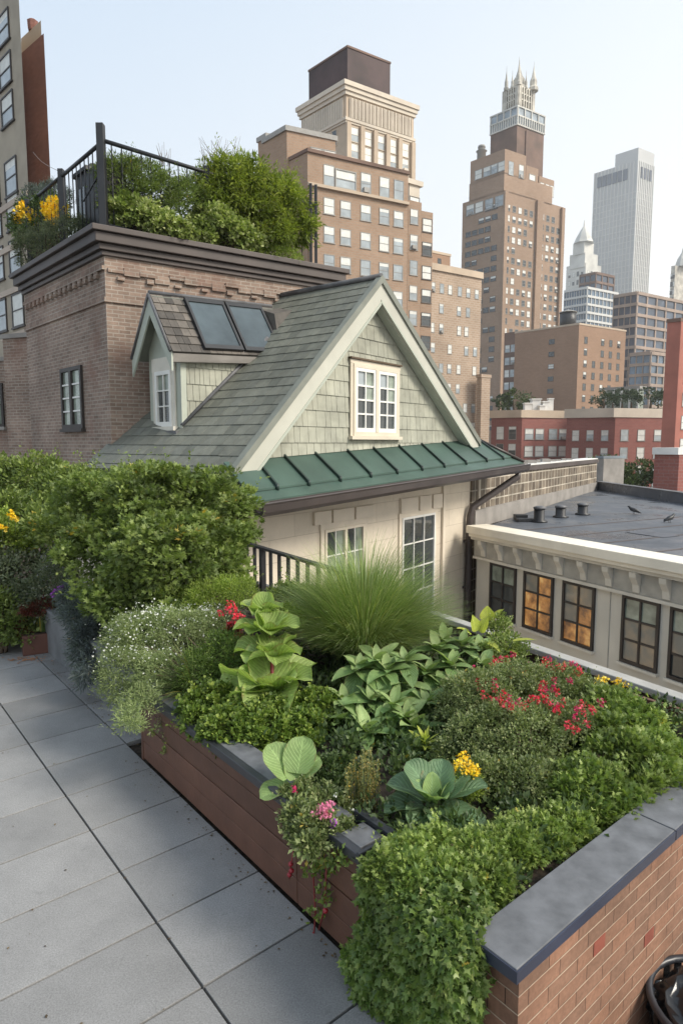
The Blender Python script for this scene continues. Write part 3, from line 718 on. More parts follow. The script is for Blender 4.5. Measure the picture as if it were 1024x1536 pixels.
glassblk('office_building', 'low glassy office building with pale floor bands behind the water tank', 880, 432, 330, 846, 926, M['blueglass'], M['slab_mull'], 9, 8, 4, 14)
glassblk('office_building', 'brown topped office building squeezed between glass walls below the spire', 893, 410, 345, 869, 920, M['navyglass'], M['brown_dark'], 3, 3, 4.5, 12, top=M['buff_stone'])
# ---- T6: tan grid building and companions at the right edge
r6, t6 = glassblk('office_tower', 'tan concrete office tower with wide navy glass bays near the right edge', 955, 440, 260, 920, 1050, M['navyglass'], M['tan_grid'], 4, 7, 4.2, 22, top=M['buff_stone'])
glassblk('office_building', 'lower blue grey glazed building in front of the tan office tower', 975, 530, 235, 944, 1060, M['blueglass'], M['tan_grid'], 3, 9, 3.8, 14)
s = blk(1012, 398, 420, AL, 1006, AR, 1050); root = empty('far_tower', (s.C[0], s.C[1], -25), 'slim grey tower with a pointed top cut by the right edge of the view', 'building')
mb = MB(); s.mesh(mb); mb.build('tower_body', M['crown_metal'], root); cc = s.C+hdir(AR)*8
mb = MB(); mb.lathe((cc[0], cc[1], s.z1), [(5, 0), (3.5, 5), (1, 9), (.2, 13)], 8, sm=False); mb.build('spire', M['palestone'], root)
a, u2, l2 = s.fL(); place_windows(root, a, u2, grid(l2, 2, s.z1-3, 5, 8), 1.6, 3, CWD)

# ---- T7: square brown brick block with water tank
t = blk(868, 487, 165, AL, 772, AR, 938)
root = empty('brick_building', (t.C[0], t.C[1], -25), 'square brown brick building with blank left wall under the water tank', 'building')
mb = MB(); t.mesh(mb); mb.build('brick_block', M['t7_brick'], root)
mb = MB(); t.mesh(mb, 0, .15, t.z1+.002, t.z1+.45); mb.build('roof_edge', M['buff_stone'], root)
a, u2, l2 = t.fR(); place_windows(root, a, u2, [(s_, z) for (s_, z) in grid(l2, 5, t.z1-1.5, 2.95, 8, .06, .06) if rng.random() > .12], 1.25, 1.7, CWD, (.75, .1, .05, .1))
a, u2, l2 = t.fL(); place_windows(root, a, u2, [(l2*.6, t.z1-4-3.2*r) for r in range(6)], 1.6, 1.2, CWD, (.9, 0, .05, .05))
s = blk(775, 497, 178, AL, 756, AR, 778); mb = MB(); s.mesh(mb)
mb.build('brick_wing', M['brown_dark'], root)
a, u2, l2 = s.fL(); place_windows(root, a, u2, grid(l2, 2, s.z1-2, 3.4, 8), 1.5, 2, CWS, (.5, .3, .1, .1))
wp = aty(851, 483, 172); root = empty('water_tank', (wp[0], wp[1], t.z1), 'dark round water tank with a pale cap on the square brown building', 'water tank')
mb = MB(); mb.lathe((wp[0], wp[1], t.z1+.9), [(2.0, 0), (2.1, .1), (2.1, 3.4)], 20); mb.build('barrel', M['black'], root)
mb = MB(); mb.lathe((wp[0], wp[1], t.z1+4.3), [(2.3, 0), (2.3, .15), (.3, .8)], 20); mb.build('cap', M['cw_frame'], root)
for ix in (-1, 1):
    for iy in (-1, 1):
        mb = MB(); mb.aab(wp[0]+ix*1.3-.12, wp[1]+iy*1.3-.12, t.z1, wp[0]+ix*1.3+.12, wp[1]+iy*1.3+.12, t.z1+.9); mb.build('leg', M['black'], root)

# ---- T9: long red building
Y9 = 112
C9 = aty(923, 612, Y9); A9 = -62; B9 = 75
L1 = tcol(C9, A9, C9[2], 850); R1 = tcol(C9, B9, C9[2], 1100)
root = empty('red_building', (C9[0], C9[1], -25), 'long low red brick building with a white roof band and rows of pale windows', 'building')
b9 = Blk(C9, L1, R1, -25, C9[2]-1.6); mb = MB(); b9.mesh(mb, 0); mb.build('brick_block', M['red_brick'], root)
mb = MB(); b9.mesh(mb, 0, .5, b9.z1+.002, b9.z1+1.6); mb.build('roof_band', M['cream_stone'], root)
a, u2, l2 = b9.fL(); place_windows(root, a, u2, [(l2*c, b9.z1-4.1-3.15*r) for r in range(3) for c in (.2, .5, .8)], 1.75*l2/12, 1.9, CWS, (0, .3, .6, .1))
a, u2, l2 = b9.fR(); place_windows(root, a, u2, [(2+i*3.5, b9.z1-4.1-3.15*r) for r in range(4) for i in range(int(l2/3.5))], 1.6, 2.0, CWS, (.15, .35, .35, .15))
Cb = aty(783, 614, 118); Lb = tcol(Cb, -60, Cb[2], 737); Rb = tcol(Cb, 70, Cb[2], 860); b = Blk(Cb, Lb, Rb, -25, Cb[2]-1.5)
mb = MB(); b.mesh(mb); mb.build('side_wing', M['red_brick'], root)
mb = MB(); b.mesh(mb, 0, .4, b.z1+.002, b.z1+1.4); mb.build('roof_band', M['buff_stone'], root)
a, u2, l2 = b.fR(); place_windows(root, a, u2, [(l2*c, b.z1-4-3.2*r) for r in range(3) for c in (.14, .34, .6, .8)], 1.9, 2.0, CWS, (.1, .3, .5, .1))
a, u2, l2 = b.fL(); place_windows(root, a, u2, [(l2*c, b.z1-4-3.2*r) for r in range(3) for c in (.3, .7)], 1.4, 2.4, CW, (.3, .3, .3, .1))
# roof pavilion and planting on it
def ball_tree(name, label, cat, px, py, Y, rad, zb, mat, n=34, group=None, ls=.45, trunk=True):
    c = aty(px, py, Y); rt = empty(name, (c[0], c[1], zb), label, cat, group)
    blobs = [((c[0]+rad*rng.uniform(-.4, .4), c[1]+rad*rng.uniform(-.3, .3), c[2]+rad*rng.uniform(-.3, .3)), (rad*.75, rad*.7, rad*.6)) for _ in range(4)]
    C_, D_ = clumps(blobs, n); lm = LM(); leafy(lm, C_, D_, rad*.28, 26, ls, 'q'); lm.build('crown', mat, rt)
    mb = MB(); mb.tube([(c[0], c[1], zb), (c[0]+.1, c[1], (zb+c[2])/2), (c[0], c[1], c[2])], [rad*.1, rad*.08, rad*.04], 7); mb.build('trunk', M['twig'], rt); return rt
M['fargreen'] = leafmat('far_foliage', (.035, .055, .022), (.075, .11, .04), rough=.6, trans=.2)
M['fardark'] = leafmat('far_dark_foliage', (.02, .038, .022), (.045, .075, .035), rough=.6, trans=.15)
s = blk(955, 583, 125, AL-10, 907, AR, 965, z0=C9[2]-1); root = empty('roof_pavilion', (s.C[0], s.C[1], s.z0), 'flat roofed pale glass pavilion on top of the long red building', 'roof pavilion')
mb = MB(); s.mesh(mb); mb.build('glazed_wall', M['glass_green'], root); mb = MB(); s.mesh(mb, 0, .5, s.z1+.003, s.z1+.5); mb.build('flat_roof', M['cw_frame'], root)
mb = MB(); a, u2, l2 = s.fL(); n2 = V(u2[1], -u2[0])
for i in range(5):
    p = a+u2*(l2*i/4)+n2*.02; mb.box((*p, s.z0), (*(u2*.3), 0), (*(-n2*.02), 0), (0, 0, s.z1-s.z0)) if False else mb.hexa([(*(p+n2*.2), s.z0), (*(p+n2*.2+u2*.35), s.z0), (*(p+u2*.35), s.z0), (*p, s.z0), (*(p+n2*.2), s.z1), (*(p+n2*.2+u2*.35), s.z1), (*(p+u2*.35), s.z1), (*p, s.z1)])
mb.build('post', M['white_win'], root)
for i, (px, py, r_, lab) in enumerate(((905, 601, 2.2, 'dark leafy shrub at the left end of the pale roof pavilion'), (918, 603, 2.0, 'bushy roof shrub second from the left before the pale pavilion'), (932, 600, 2.4, 'tallest pointed roof shrub in the middle before the pale pavilion'),
                               (946, 602, 2.1, 'roof shrub before the right end of the pale pavilion'), (975, 598, 2.6, 'dark round shrub standing right of the pale roof pavilion'), (986, 603, 1.9, 'smaller shrub at the far right of the pale roof pavilion'))):
    ball_tree('roof_shrub', lab, 'shrub', px, py, 119, r_, C9[2]-.2, M['fardark'], 22, 'shrubs around the roof pavilion', .35)
ball_tree('roof_tree', 'low rounded green tree on the roof left of the square brown building', 'tree', 770, 602, 128, 3.0, C9[2]-3, M['fargreen'], 40, None, .5)
ball_tree('roof_tree', 'grey green tree left of the white roof machinery and beside the pale buff block', 'tree', 752, 604, 131, 1.8, C9[2]-3, M['fardark'], 26, None, .45)
# roof plant (white machinery)
c = aty(808, 606, 122); root = empty('roof_machinery', (c[0], c[1], C9[2]-1), 'cluster of pale ducts and boxes on the roof left of the red building', 'roof machinery')
for (dx, dy, w, h) in ((-2.2, 0, 1.3, 1.7), (-.6, .4, 1.6, 2.5), (1.1, -.2, 1.2, 2.0), (2.3, .5, .9, 2.6), (.2, -1, 1.0, 1.2)):
    mb = MB(); mb.aab(c[0]+dx-w/2, c[1]+dy-w/2, C9[2]-1.4, c[0]+dx+w/2, c[1]+dy+w/2, C9[2]-.4+h, 0); mb.aab(c[0]+dx-w*.6, c[1]+dy-w*.6, C9[2]-.398+h, c[0]+dx+w*.6, c[1]+dy+w*.6, C9[2]-.2+h); mb.build('duct_box', M['white_roof'], root)
# ---- T10 bright red wall at right edge
s = blk(1021, 482, 95, -52, 1000, AR, 1090); root = empty('red_tower', (s.C[0], s.C[1], -25), 'bright orange red wall of a tall building cut by the right edge', 'building')
mb = MB(); s.mesh(mb); mb.build('brick_block', M['red_stone'], root); mb = MB(); s.mesh(mb, 0, .2, s.z1+.002, s.z1+.5); mb.build('roof_edge', M['brown_dark'], root)
a, u2, l2 = s.fR(); place_windows(root, a, u2, grid(l2, 4, s.z1-2, 3.4, 6), 1.6, 2, CWS)
# ---- T11 red chimney block with white cap, lower right
s = blk(1018, 682, 46, -46, 981, AR, 1100); root = empty('chimney_block', (s.C[0], s.C[1], -25), 'red brick rooftop block with a weathered white cap at the right edge', 'chimney')
mb = MB(); s.mesh(mb); mb.build('brick_block', M['red_brick'], root); mb = MB(); s.mesh(mb, 0, .25, s.z1+.002, s.z1+.5); mb.build('cap', M['white_roof'], root)
for i, (px, py, r_, lab) in enumerate(((915, 716, 1.6, 'leafy street tree below the red building beside the bluish roof'), (938, 722, 1.5, 'middle street tree between the bluish roof and the red chimney block'), (962, 716, 1.9, 'street tree touching the red chimney block with the white cap'), (968, 735, 1.6, 'lowest street tree just above the dark flat roof'))):
    ball_tree('street_tree', lab, 'tree', px, py, 48+i, r_, -25, M['fargreen'], 34, 'street trees behind the flat roof', .28)

# ---- T13: tall beige apartment building on the left
YL = 40
C = aty(44, 300, YL); aLn = -47
zt = aty(40, -60, YL)[2]
u = hdir(aLn); L = C[:2]+u*30; Rr = C[:2]+hdir(-31)*12
root = empty('beige_apartments', (C[0], C[1], -25), 'tall beige apartment building with a column of wide windows at the left edge', 'building')
t = Blk(C, L, Rr, -25, zt); mb = MB(); t.mesh(mb); mb.build('stucco_wall', M['beige_tall'], root)
a, u2, l2 = t.fL()
def zat(px, py):
    q, s_ = onv(px, py, V(C[0], C[1], 0), aLn); return q[2], l2-s_
zs = [zat(8, y)[0] for y in (66, 132, 192, 300, 352, 418, 497)]
s0 = zat(9, 100)[1]
for i, zz in enumerate(zs):
    place_windows(root, a, u2, [(s0, zz), (s0-2.9, zz)], 1.9, 1.75 if i < 3 else 2.1, [M['darkframe'], M['glass_sky'], M['blind']], (.05, .7, .1, .15))
n2 = V(u2[1], -u2[0]); mb = MB()
for zz in [zat(8, y)[0] for y in (318, 382, 446, 512)]:
    p = a+u2*(l2-5.5)+n2*.003; q = a+u2*(l2-.05)+n2*.003; mb = MB()
    mb.hexa([(*(p+n2*.12), zz), (*(q+n2*.12), zz), (*q, zz), (*p, zz), (*(p+n2*.12), zz+.35), (*(q+n2*.12), zz+.35), (*q, zz+.35), (*p, zz+.35)]); mb.build('panel_band', M['beige_pale'], root)
# brick chimney shaft behind it
c = aty(66, 50, 44); L_ = tcol(c, -50, c[2], 30); s = Blk(c, L_, c[:2]+hdir(-27)*2.0, -25, c[2]); root = empty('brick_shaft', (c[0], c[1], -25), 'narrow red brick shaft rising beside the beige apartments with a pot on top', 'chimney')
mb = MB(); s.mesh(mb); mb.build('brick_wall', M['side_brick'], root)
mb = MB(); inset(s, .08, .9, .1, .9, s.z1, s.z1+1.0).mesh(mb); mb.build('plaster_cap', M['buff_stone'], root)
cc = s.C+(s.L-s.C)*.45+hdir(-27)*.5; mb = MB(); mb.lathe((cc[0]+.1, cc[1], s.z1+1.0), [(.3, 0), (.34, .2), (.36, .6), (.22, .7)], 8, sm=False); mb.build('chimney_pot', M['fardark'] if False else M['side_brick'], root)
flush_extra()
# ------------------------------------------------------------------ near buildings
def slatemat(name, stops, rough=.6, sc=7):
    m, nt, b, o = newmat(name); p = geo(nt); cc = ramp(nt, rnd(nt), stops)
    cc = mixc(nt, 1, cc, ramp(nt, noise(nt, p, sc, 6, .65), [(.3, .78), (.7, 1.18)]), 'MULTIPLY')
    cc = mixc(nt, 1, cc, ramp(nt, noise(nt, p, .8, 4), [(.3, .82), (.7, 1.15)]), 'MULTIPLY')
    nt.links.new(cc, b.inputs['Base Color']); b.inputs['Roughness'].default_value = rough; b.inputs['Specular IOR Level'].default_value = .4
    bump(nt, b, noise(nt, p, 40, 5), .35, .004); return m
M['slate'] = slatemat('roof_slate', [(0, (.125, .13, .108)), (.35, (.155, .158, .13)), (.7, (.18, .183, .15)), (1, (.14, .145, .125))])
M['sage'] = slatemat('sage_shingle', [(0, (.335, .335, .275)), (.5, (.355, .355, .29)), (1, (.375, .375, .305))], .75, 3)
M['sage_trim'] = plain('sage_trim_paint', (.40, .425, .36), .6, .06, 2)
M['rake'] = plain('rake_board_paint', (.47, .465, .40), .6, .07, 1.5)
M['rake_dark'] = plain('rake_edge', (.19, .20, .17), .6, .1)
M['old_shingle'] = slatemat('weathered_dark_shingle', [(0, (.06, .055, .05)), (.5, (.10, .09, .08)), (1, (.17, .15, .13))], .85, 10)
M['greenmetal'] = plain('green_standing_seam', (.062, .108, .086), .5, .16, 1.3, .25, .5)
M['greendark'] = plain('green_seam_rib', (.018, .035, .03), .45, .2)
M['gutter'] = plain('brown_gutter', (.062, .05, .047), .4, .15, 2)
M['lead'] = plain('lead_flashing', (.11, .11, .115), .55, .25, 4)
M['limestone'] = brick('cream_limestone', (.68, .60, .49), (.64, .565, .46), (.50, .43, .34), 1.15, .36, .006, stain=.1, stscale=.7, bmp=.2, var=.1)
M['lime_plain'] = plain('cream_limestone_trim', (.68, .60, .49), .8, .07, 1.5)
M['beigepaint'] = plain('beige_painted_wall', (.62, .585, .51), .75, .06, 1.2)
M['beigetrim'] = plain('beige_painted_trim', (.64, .60, .52), .75, .09, 2)
M['friezegrey'] = plain('grey_frieze_panel', (.40, .38, .335), .8, .15, 3)  # greyer tone than the wall, for the frieze and panel joints
M['paleledge'] = plain('pale_stone_ledge', (.80, .74, .62), .7, .08, 1.5)
M['ptile'] = brick('patterned_parapet_block', (.12, .095, .075), (.23, .19, .145), (.50, .45, .37), .34, .27, .018, off=0, stain=.5, stscale=1.5)
M['concrete'] = plain('grey_concrete', (.27, .25, .23), .85, .15, 2)
M['sky_glass'] = plain('skylight_glass', (.07, .09, .10), .18, .25, 1.3, 0, .5)
def membrane():
    m, nt, b, o = newmat('dark_roof_membrane'); p = geo(nt)
    cc = ramp(nt, noise(nt, p, .7, 6, .65), [(.3, (.058, .066, .08)), (.55, (.085, .094, .11)), (.75, (.135, .145, .16))])
    nt.links.new(cc, b.inputs['Base Color']); nt.links.new(ramp(nt, noise(nt, p, .9, 5), [(.38, .22), (.62, .6)]), b.inputs['Roughness']); return m
M['membrane'] = membrane(); M['bluestone_'] = plain('felt_patch', (.085, .09, .105), .55, .25, 3)
def litglass():
    m, nt, b, o = newmat('warm_lit_window'); p = geo(nt)
    f = noise(nt, p, 3.2, 4, .6); cc = ramp(nt, f, [(.38, (.13, .06, .025)), (.55, (.55, .25, .07)), (.72, (1.0, .62, .22))])
    nt.links.new(cc, b.inputs['Emission Color']); b.inputs['Emission Strength'].default_value = .42
    b.inputs['Base Color'].default_value = (.06, .04, .03, 1); b.inputs['Roughness'].default_value = .08; return m
M['lit'] = litglass()
def dimglass():
    m, nt, b, o = newmat('dimly_lit_window'); p = geo(nt)
    f = noise(nt, p, 2.6, 4, .6); cc = ramp(nt, f, [(.4, (.05, .05, .045)), (.6, (.20, .13, .07)), (.78, (.6, .33, .12))])
    nt.links.new(cc, b.inputs['Emission Color']); b.inputs['Emission Strength'].default_value = .35
    b.inputs['Base Color'].default_value = (.14, .145, .13, 1); b.inputs['Roughness'].default_value = .08; return m
M['dimlit'] = dimglass()

class Fr:
    """wall frame: origin O3, along-wall unit u (xy), outward n; P(s,o,z) with o metres outward"""
    def __init__(s, O, ang=None, u=None):
        s.O = np.array(O[:2], float); s.u = hdir(ang) if u is None else np.array(u, float); s.n = V(s.u[1], -s.u[0])
    def P(s, a, o, z): q = s.O+s.u*a+s.n*o; return V(q[0], q[1], z)
    def box(s, mb, a0, a1, o0, o1, z0, z1, mi=0, rn=.5):
        return mb.hexa([s.P(a0, o1, z0), s.P(a1, o1, z0), s.P(a1, o0, z0), s.P(a0, o0, z0), s.P(a0, o1, z1), s.P(a1, o1, z1), s.P(a1, o0, z1), s.P(a0, o0, z1)], mi, rn)
    def plate(s, mb, poly, o0, o1, mi=0, rn=.5, o1top=None):
        """polygon in (s,z), ccw as seen from outside, from depth o0 to o1; o1 may fall towards the top"""
        n = len(poly)
        if n < 3: return
        zs = [p[1] for p in poly]; zl, zh = min(zs), max(zs)
        def oo(z): return o1 if o1top is None else o1+(o1top-o1)*(z-zl)/max(1e-6, zh-zl)
        i = len(mb.v)
        for p in poly: mb.v.append(tuple(s.P(p[0], o0, p[1])))
        for p in poly: mb.v.append(tuple(s.P(p[0], oo(p[1]), p[1])))
        fs = [tuple(i+n+k for k in range(n))]+[(i+k, i+(k+1) % n, i+n+(k+1) % n, i+n+k) for k in range(n)]
        for f in fs: mb.f.append(f); mb.mi.append(mi); mb.rn.append(rn); mb.sm.append(False)
def near_window(root, fr, a0, a1, z0, z1, cols, rows, fw, fmat, gmat, sashes=1, casing=None, cmat=None, sill=None, o=0.0, bar=.022, mat_rows=None, name='window', bar_mat=None, head=0, sash=0):
    """window with frame (the part), panes / glazing bars / casing / sill as sub-parts; o = wall surface offset"""
    mb = MB(); e = .003
    fr.box(mb, a0, a0+fw, o+e, o+.05, z0, z1); fr.box(mb, a1-fw, a1, o+e, o+.05, z0, z1)
    fr.box(mb, a0+fw, a1-fw, o+e, o+.05, z0, z0+fw*1.2); fr.box(mb, a0+fw, a1-fw, o+e, o+.05, z1-fw, z1)
    sw = (a1-a0-2*fw)/sashes
    for k in range(1, sashes): fr.box(mb, a0+fw+sw*k-fw*.7, a0+fw+sw*k+fw*.7, o+e, o+.058, z0+fw*1.2, z1-fw)
    w = mb.build(name, fmat, root)
    for k in range(sashes):
        x0 = a0+fw+sw*k+(fw*.7 if k else 0); x1 = a0+fw+sw*(k+1)-(fw*.7 if k < sashes-1 else 0); zz0, zz1 = z0+fw*1.2, z1-fw
        if sash:
            ms_ = MB(); q = sash; fr.box(ms_, x0, x0+q, o+.011, o+.045, zz0, zz1); fr.box(ms_, x1-q, x1, o+.011, o+.045, zz0, zz1); fr.box(ms_, x0+q, x1-q, o+.011, o+.045, zz0, zz0+q*1.2); fr.box(ms_, x0+q, x1-q, o+.011, o+.045, zz1-q, zz1)
            ms_.build('sash', bar_mat or fmat, w); x0 += q; x1 -= q; zz0 += q*1.2; zz1 -= q
        cw, ch = (x1-x0)/cols, (zz1-zz0)/rows
        mbb = MB()
        for c in range(1, cols): fr.box(mbb, x0+cw*c-bar/2, x0+cw*c+bar/2, o+.012, o+.04, zz0, zz1)
        for r in range(1, rows): fr.box(mbb, x0, x1, o+.0125, o+.037, zz0+ch*r-bar/2, zz0+ch*r+bar/2)
        if cols*rows > 1: mbb.build('glazing_bar', bar_mat or fmat, w)
        for r in range(rows):
            for c in range(cols):
                g = gmat if not mat_rows else mat_rows[min(r, len(mat_rows)-1)]
                if isinstance(g, (list, tuple)): g = g[c % len(g)]
                m2 = MB(); fr.box(m2, x0+cw*c, x0+cw*(c+1), o+.004, o+.01+.0012*((r*7+c*3) % 4), zz0+ch*r, zz0+ch*(r+1)); m2.build('pane', g, w)
    if casing:
        mbc = MB(); c = casing
        fr.box(mbc, a0-c, a0-.001, o+e, o+.032, z0-.0, z1+.001); fr.box(mbc, a1+.001, a1+c, o+e, o+.032, z0, z1+.001)
        fr.box(mbc, a0-c-.01, a1+c+.01, o+e, o+.036, z1+.002, z1+c+head)
        mbc.build('casing', cmat, w)
    if sill:
        ms = MB(); fr.box(ms, a0-(casing or 0)-.03, a1+(casing or 0)+.03, o+e, o+.09, z0-sill, z0-.002); ms.build('sill', cmat or fmat, w)
    return w

# ================================================================= penthouse (brown brick, roof garden on top)
A0 = aty(570, 422, 11.5); UF = hdir(37.7); VB = V(-UF[1], UF[0])
Wp = onv(421, 454, A0, -52.3)[0]; PC, _ = onv(155, 345, Wp, 57)
pr = Fr(PC, ang=57); LPC = 4.0
PLend = PC[:2]+hdir(-44)*LPC; pl_ = Fr(PLend, u=-hdir(-44))
PB = Blk(PC, PLend, PC[:2]+hdir(57)*4.62, -12, 5.44)
pent = empty('penthouse', (PC[0], PC[1], -12), 'weathered brown brick penthouse with a dark heavy cornice carrying a roof garden', 'building')
mb = MB(); PB.mesh(mb); mb.build('brick_wall', M['pent_brick'], pent)
mb = MB(); PB.mesh(mb, 0, .14, 5.44, 5.54); PB.mesh(mb, 0, .24, 5.544, 5.70); PB.mesh(mb, 0, .32, 5.704, 5.80); PB.mesh(mb, 0, .07, 5.36, 5.436); mb.build('cornice', M['cornice'], pent, bevel=.012)
mb = MB(); PB.mesh(mb, 0, .045, 4.60, 4.68); mb.build('brick_band', M['pent_brick'], pent)
mb = MB()
for k in range(16):
    s_ = .15+k*.235; pl_.box(mb, s_, s_+.11, .003, .06, 5.02-.0, 5.13)
pl_.box(mb, 0, 4.0, .003, .045, 5.135, 5.2); mb.build('dentil', M['pent_brick'], pent)
mb = MB(); zc = 5.16
for k in range(17):
    s_ = .05+k*.265; j = .03*sin(k*1.7)
    pr.box(mb, s_, s_+.264, .003, .035+.01*(k % 3), 5.10+j-.06*(k % 2), 5.17+j)
for k in range(9):
    s_ = .2+k*.5; pr.box(mb, s_, s_+.12, .003, .055, 4.98, 5.04+.02*sin(k*2))
mb.build('corbel_course', M['pent_brick'], pent)
# left-face window
def zs_on(fr, px, py):
    n = fr.n; d = ray(px, py); t = np.dot(n, fr.O)/np.dot(n, d[:2]); q = V(0, 0, EYE)+d*t; return float(np.dot(q[:2]-fr.O, fr.u)), q[2]
a0, zt0 = zs_on(pl_, 93, 551); a1, zt1 = zs_on(pl_, 124, 545); _, zb0 = zs_on(pl_, 95, 644)
near_window(pent, pl_, a0, a1, zb0, zt1-.03, 1, 4, .07, M['darkframe'], M['glass_green'], sashes=2, sill=.06, cmat=M['darkframe'], bar=.03, bar_mat=M['white_win'])
# low brick annexe to the left
AC = onv(52, 500, V(PLend[0], PLend[1], 0), -44)[0]
an_c = PLend+hdir(-44)*.02
fr0 = Fr(an_c+hdir(-44)*6.0, u=-hdir(-44))
annex = empty('brick_annex', (an_c[0], an_c[1], -12), 'lower brown brick annexe with an orange red pier beside the penthouse, at the left edge', 'building')
A1p = aty(48, 500, 14.6); b1 = Blk(A1p, A1p[:2]+hdir(-52)*4, A1p[:2]+hdir(52)*1.2, -12, A1p[2]-.08)
b1.L = tcol(A1p, -70, A1p[2], 4)
b1.B = b1.L+b1.R-b1.C
mb = MB(); b1.mesh(mb); mb.build('brick_wall', M['pent_brick'], annex)
fR_ = Fr(b1.C, u=b1.fR()[1]); l_ = b1.fR()[2]; mb = MB(); fR_.box(mb, .03, l_, .003, .03, 1.9, b1.z1-.005); mb.build('red_pier', M['pent_red'], annex)
mb = MB(); fR_.box(mb, .0, l_, .031, .09, 3.55, 3.75); mb.build('stone_block', M['lime_plain'], annex)
mb = MB(); b1.mesh(mb, 0, .07, b1.z1, b1.z1+.1); mb.build('coping', M['concrete'], annex)
b2 = Blk(aty(6, 540, 15.4), aty(-160, 540, 16)[:2], aty(6, 540, 15.4)[:2]+hdir(50)*1.5, -12, 4.15); mb = MB(); b2.mesh(mb); mb.build('brick_wall', M['pent_brick'], annex)
mb = MB(); b2.mesh(mb, 0, .07, b2.z1, b2.z1+.1); mb.build('coping', M['concrete'], annex)
fr2 = Fr(b2.L, u=b2.fL()[1]); l2_ = b2.fL()[2]
q1, qt = zs_on(fr2, -14, 575); q2, _ = zs_on(fr2, 5, 575); _, qb = zs_on(fr2, 3, 640)
near_window(annex, fr2, q1, min(q2, l2_-.05), qb, qt, 1, 2, .06, M['darkframe'], M['glass_green'], sashes=2, sill=.08, cmat=M['concrete'])

# ================================================================= gable house
house = empty('gable_house', (A0[0], A0[1], -12), 'sage shingled gable house with slate roof, green metal skirt roof and cream stone wall', 'house')
class GF(Fr): pass
gf = Fr(A0, ang=37.7)          # o outward (towards viewer) ; wall at o = -.2
ZR = A0[2]; footL = onv(353, 708, A0, 37.7); footR = onv(716, 664, A0, 37.7)
sL, zL = footL[1], footL[0][2]; sR, zR = footR[1], footR[0][2]
mL = (ZR-zL)/(-sL); mR = (ZR-zR)/sR
WO = -.2
def zrk(s): return ZR-mL*(-s) if s < 0 else ZR-mR*s
# roof slabs
ridge = V(*A0)+V(0, 0, .06)
def slope(side):
    dn = V(*( (-1 if side < 0 else 1)*UF), -(mL if side < 0 else mR)); dn /= np.linalg.norm(dn)
    nr = np.cross(V(VB[0], VB[1], 0), dn); nr /= np.linalg.norm(nr)
    if nr[2] < 0: nr = -nr
    return dn, nr
v3 = V(VB[0], VB[1], 0)
nPW = V(hdir(57)[1], -hdir(57)[0])
def dlim(q):
    den = v3[:2]@nPW; return float(((PC[:2]-nPW*.12-q[:2])@nPW)/den)
for side, Ls, dmax in ((-1, hypot(sL, ZR-zL)+.12, 4.6), (1, hypot(sR, ZR-zR)+.1, 4.2)):
    dn, nr = slope(side); mb = MB()
    o = ridge-nr*.10
    p = [o, o+dn*Ls, o+dn*Ls+v3*(dlim(o+dn*Ls) if side < 0 else dmax), o+v3*(dlim(o) if side < 0 else dmax)]
    if side > 0: p = p[::-1]
    mb.hexa([*[q for q in p], *[q+nr*.075 for q in p]]); mb.build('roof_deck', M['rake_dark'], house)
    mb = MB(); ex = .225; nrow = int(Ls/ex)+1
    for r in range(nrow):
        t0 = r*ex; t1 = min(Ls+.03, t0+ex*1.25); x = -.02-(.15 if r % 2 else 0)*.9
        dmx = min(dmax, dlim(ridge+dn*(t0+ex))) if side < 0 else dmax
        while x < dmx:
            w = .235*rng.uniform(.85, 1.15); x0, x1 = max(x, -.02), min(x+w, dmx); x += w
            if x1-x0 < .03: continue
            g = .004; j = rng.uniform(0, .008); h1 = .022+rng.uniform(0, .004)
            pts = [ridge+dn*t0+v3*(x0+g)-nr*.02, ridge+dn*(t1+j-ex*.25+.02)+v3*(x0+g)-nr*.02+nr*.0, ridge+dn*(t1+j-ex*.25+.02)+v3*(x1-g)-nr*.02, ridge+dn*t0+v3*(x1-g)-nr*.02]
            top = [pts[0]+nr*.012, pts[1]+nr*h1, pts[2]+nr*h1, pts[3]+nr*.012]
            if side > 0: pts = pts[::-1]; top = top[::-1]
            mb.hexa([*pts, *top], 0, rng.random())
    mb.build('slate_covering', M['slate'], house)
mb = MB(); mb.tube([ridge-v3*.03+V(0, 0, .03), ridge+v3*2.45+V(0, 0, .03)], .05, 8); mb.build('ridge_cap', M['lead'], house)
# rake boards (front) : main board, top moulding, soffit
for side in (-1, 1):
    sf, m_ = (sL, mL) if side < 0 else (sR, mR)
    c_ = hypot(1, m_); wv = .30*c_; sf2 = sf
    def brd(off0, off1, o0, o1, mat, nm, ext=0):
        z0 = ZR-off0; e = sf2+side*ext
        poly = [(0, z0), (e, z0-m_*abs(e)), (e, z0-m_*abs(e)-(off1-off0)), (0, z0-(off1-off0))]
        if side > 0: poly = poly[::-1]
        mb = MB(); gf.plate(mb, poly, o0, o1); mb.f.append(tuple(range(len(mb.v)-2*len(poly), len(mb.v)-len(poly)))[::-1]); mb.mi.append(0); mb.rn.append(.5); mb.sm.append(False)
        mb.build(nm, mat, house)
    brd(.0, wv, -.03, .02, M['rake'], 'rake_board')
    brd(-.10, .035, -.06, .055, M['rake_dark'], 'rake_moulding', .06)
    brd(wv-.055, wv+.01, -.19, -.031, M['sage_trim'], 'rake_soffit')
    brd(wv*.86, wv*1.0, .0205, .034, M['sage_trim'], 'rake_bead')
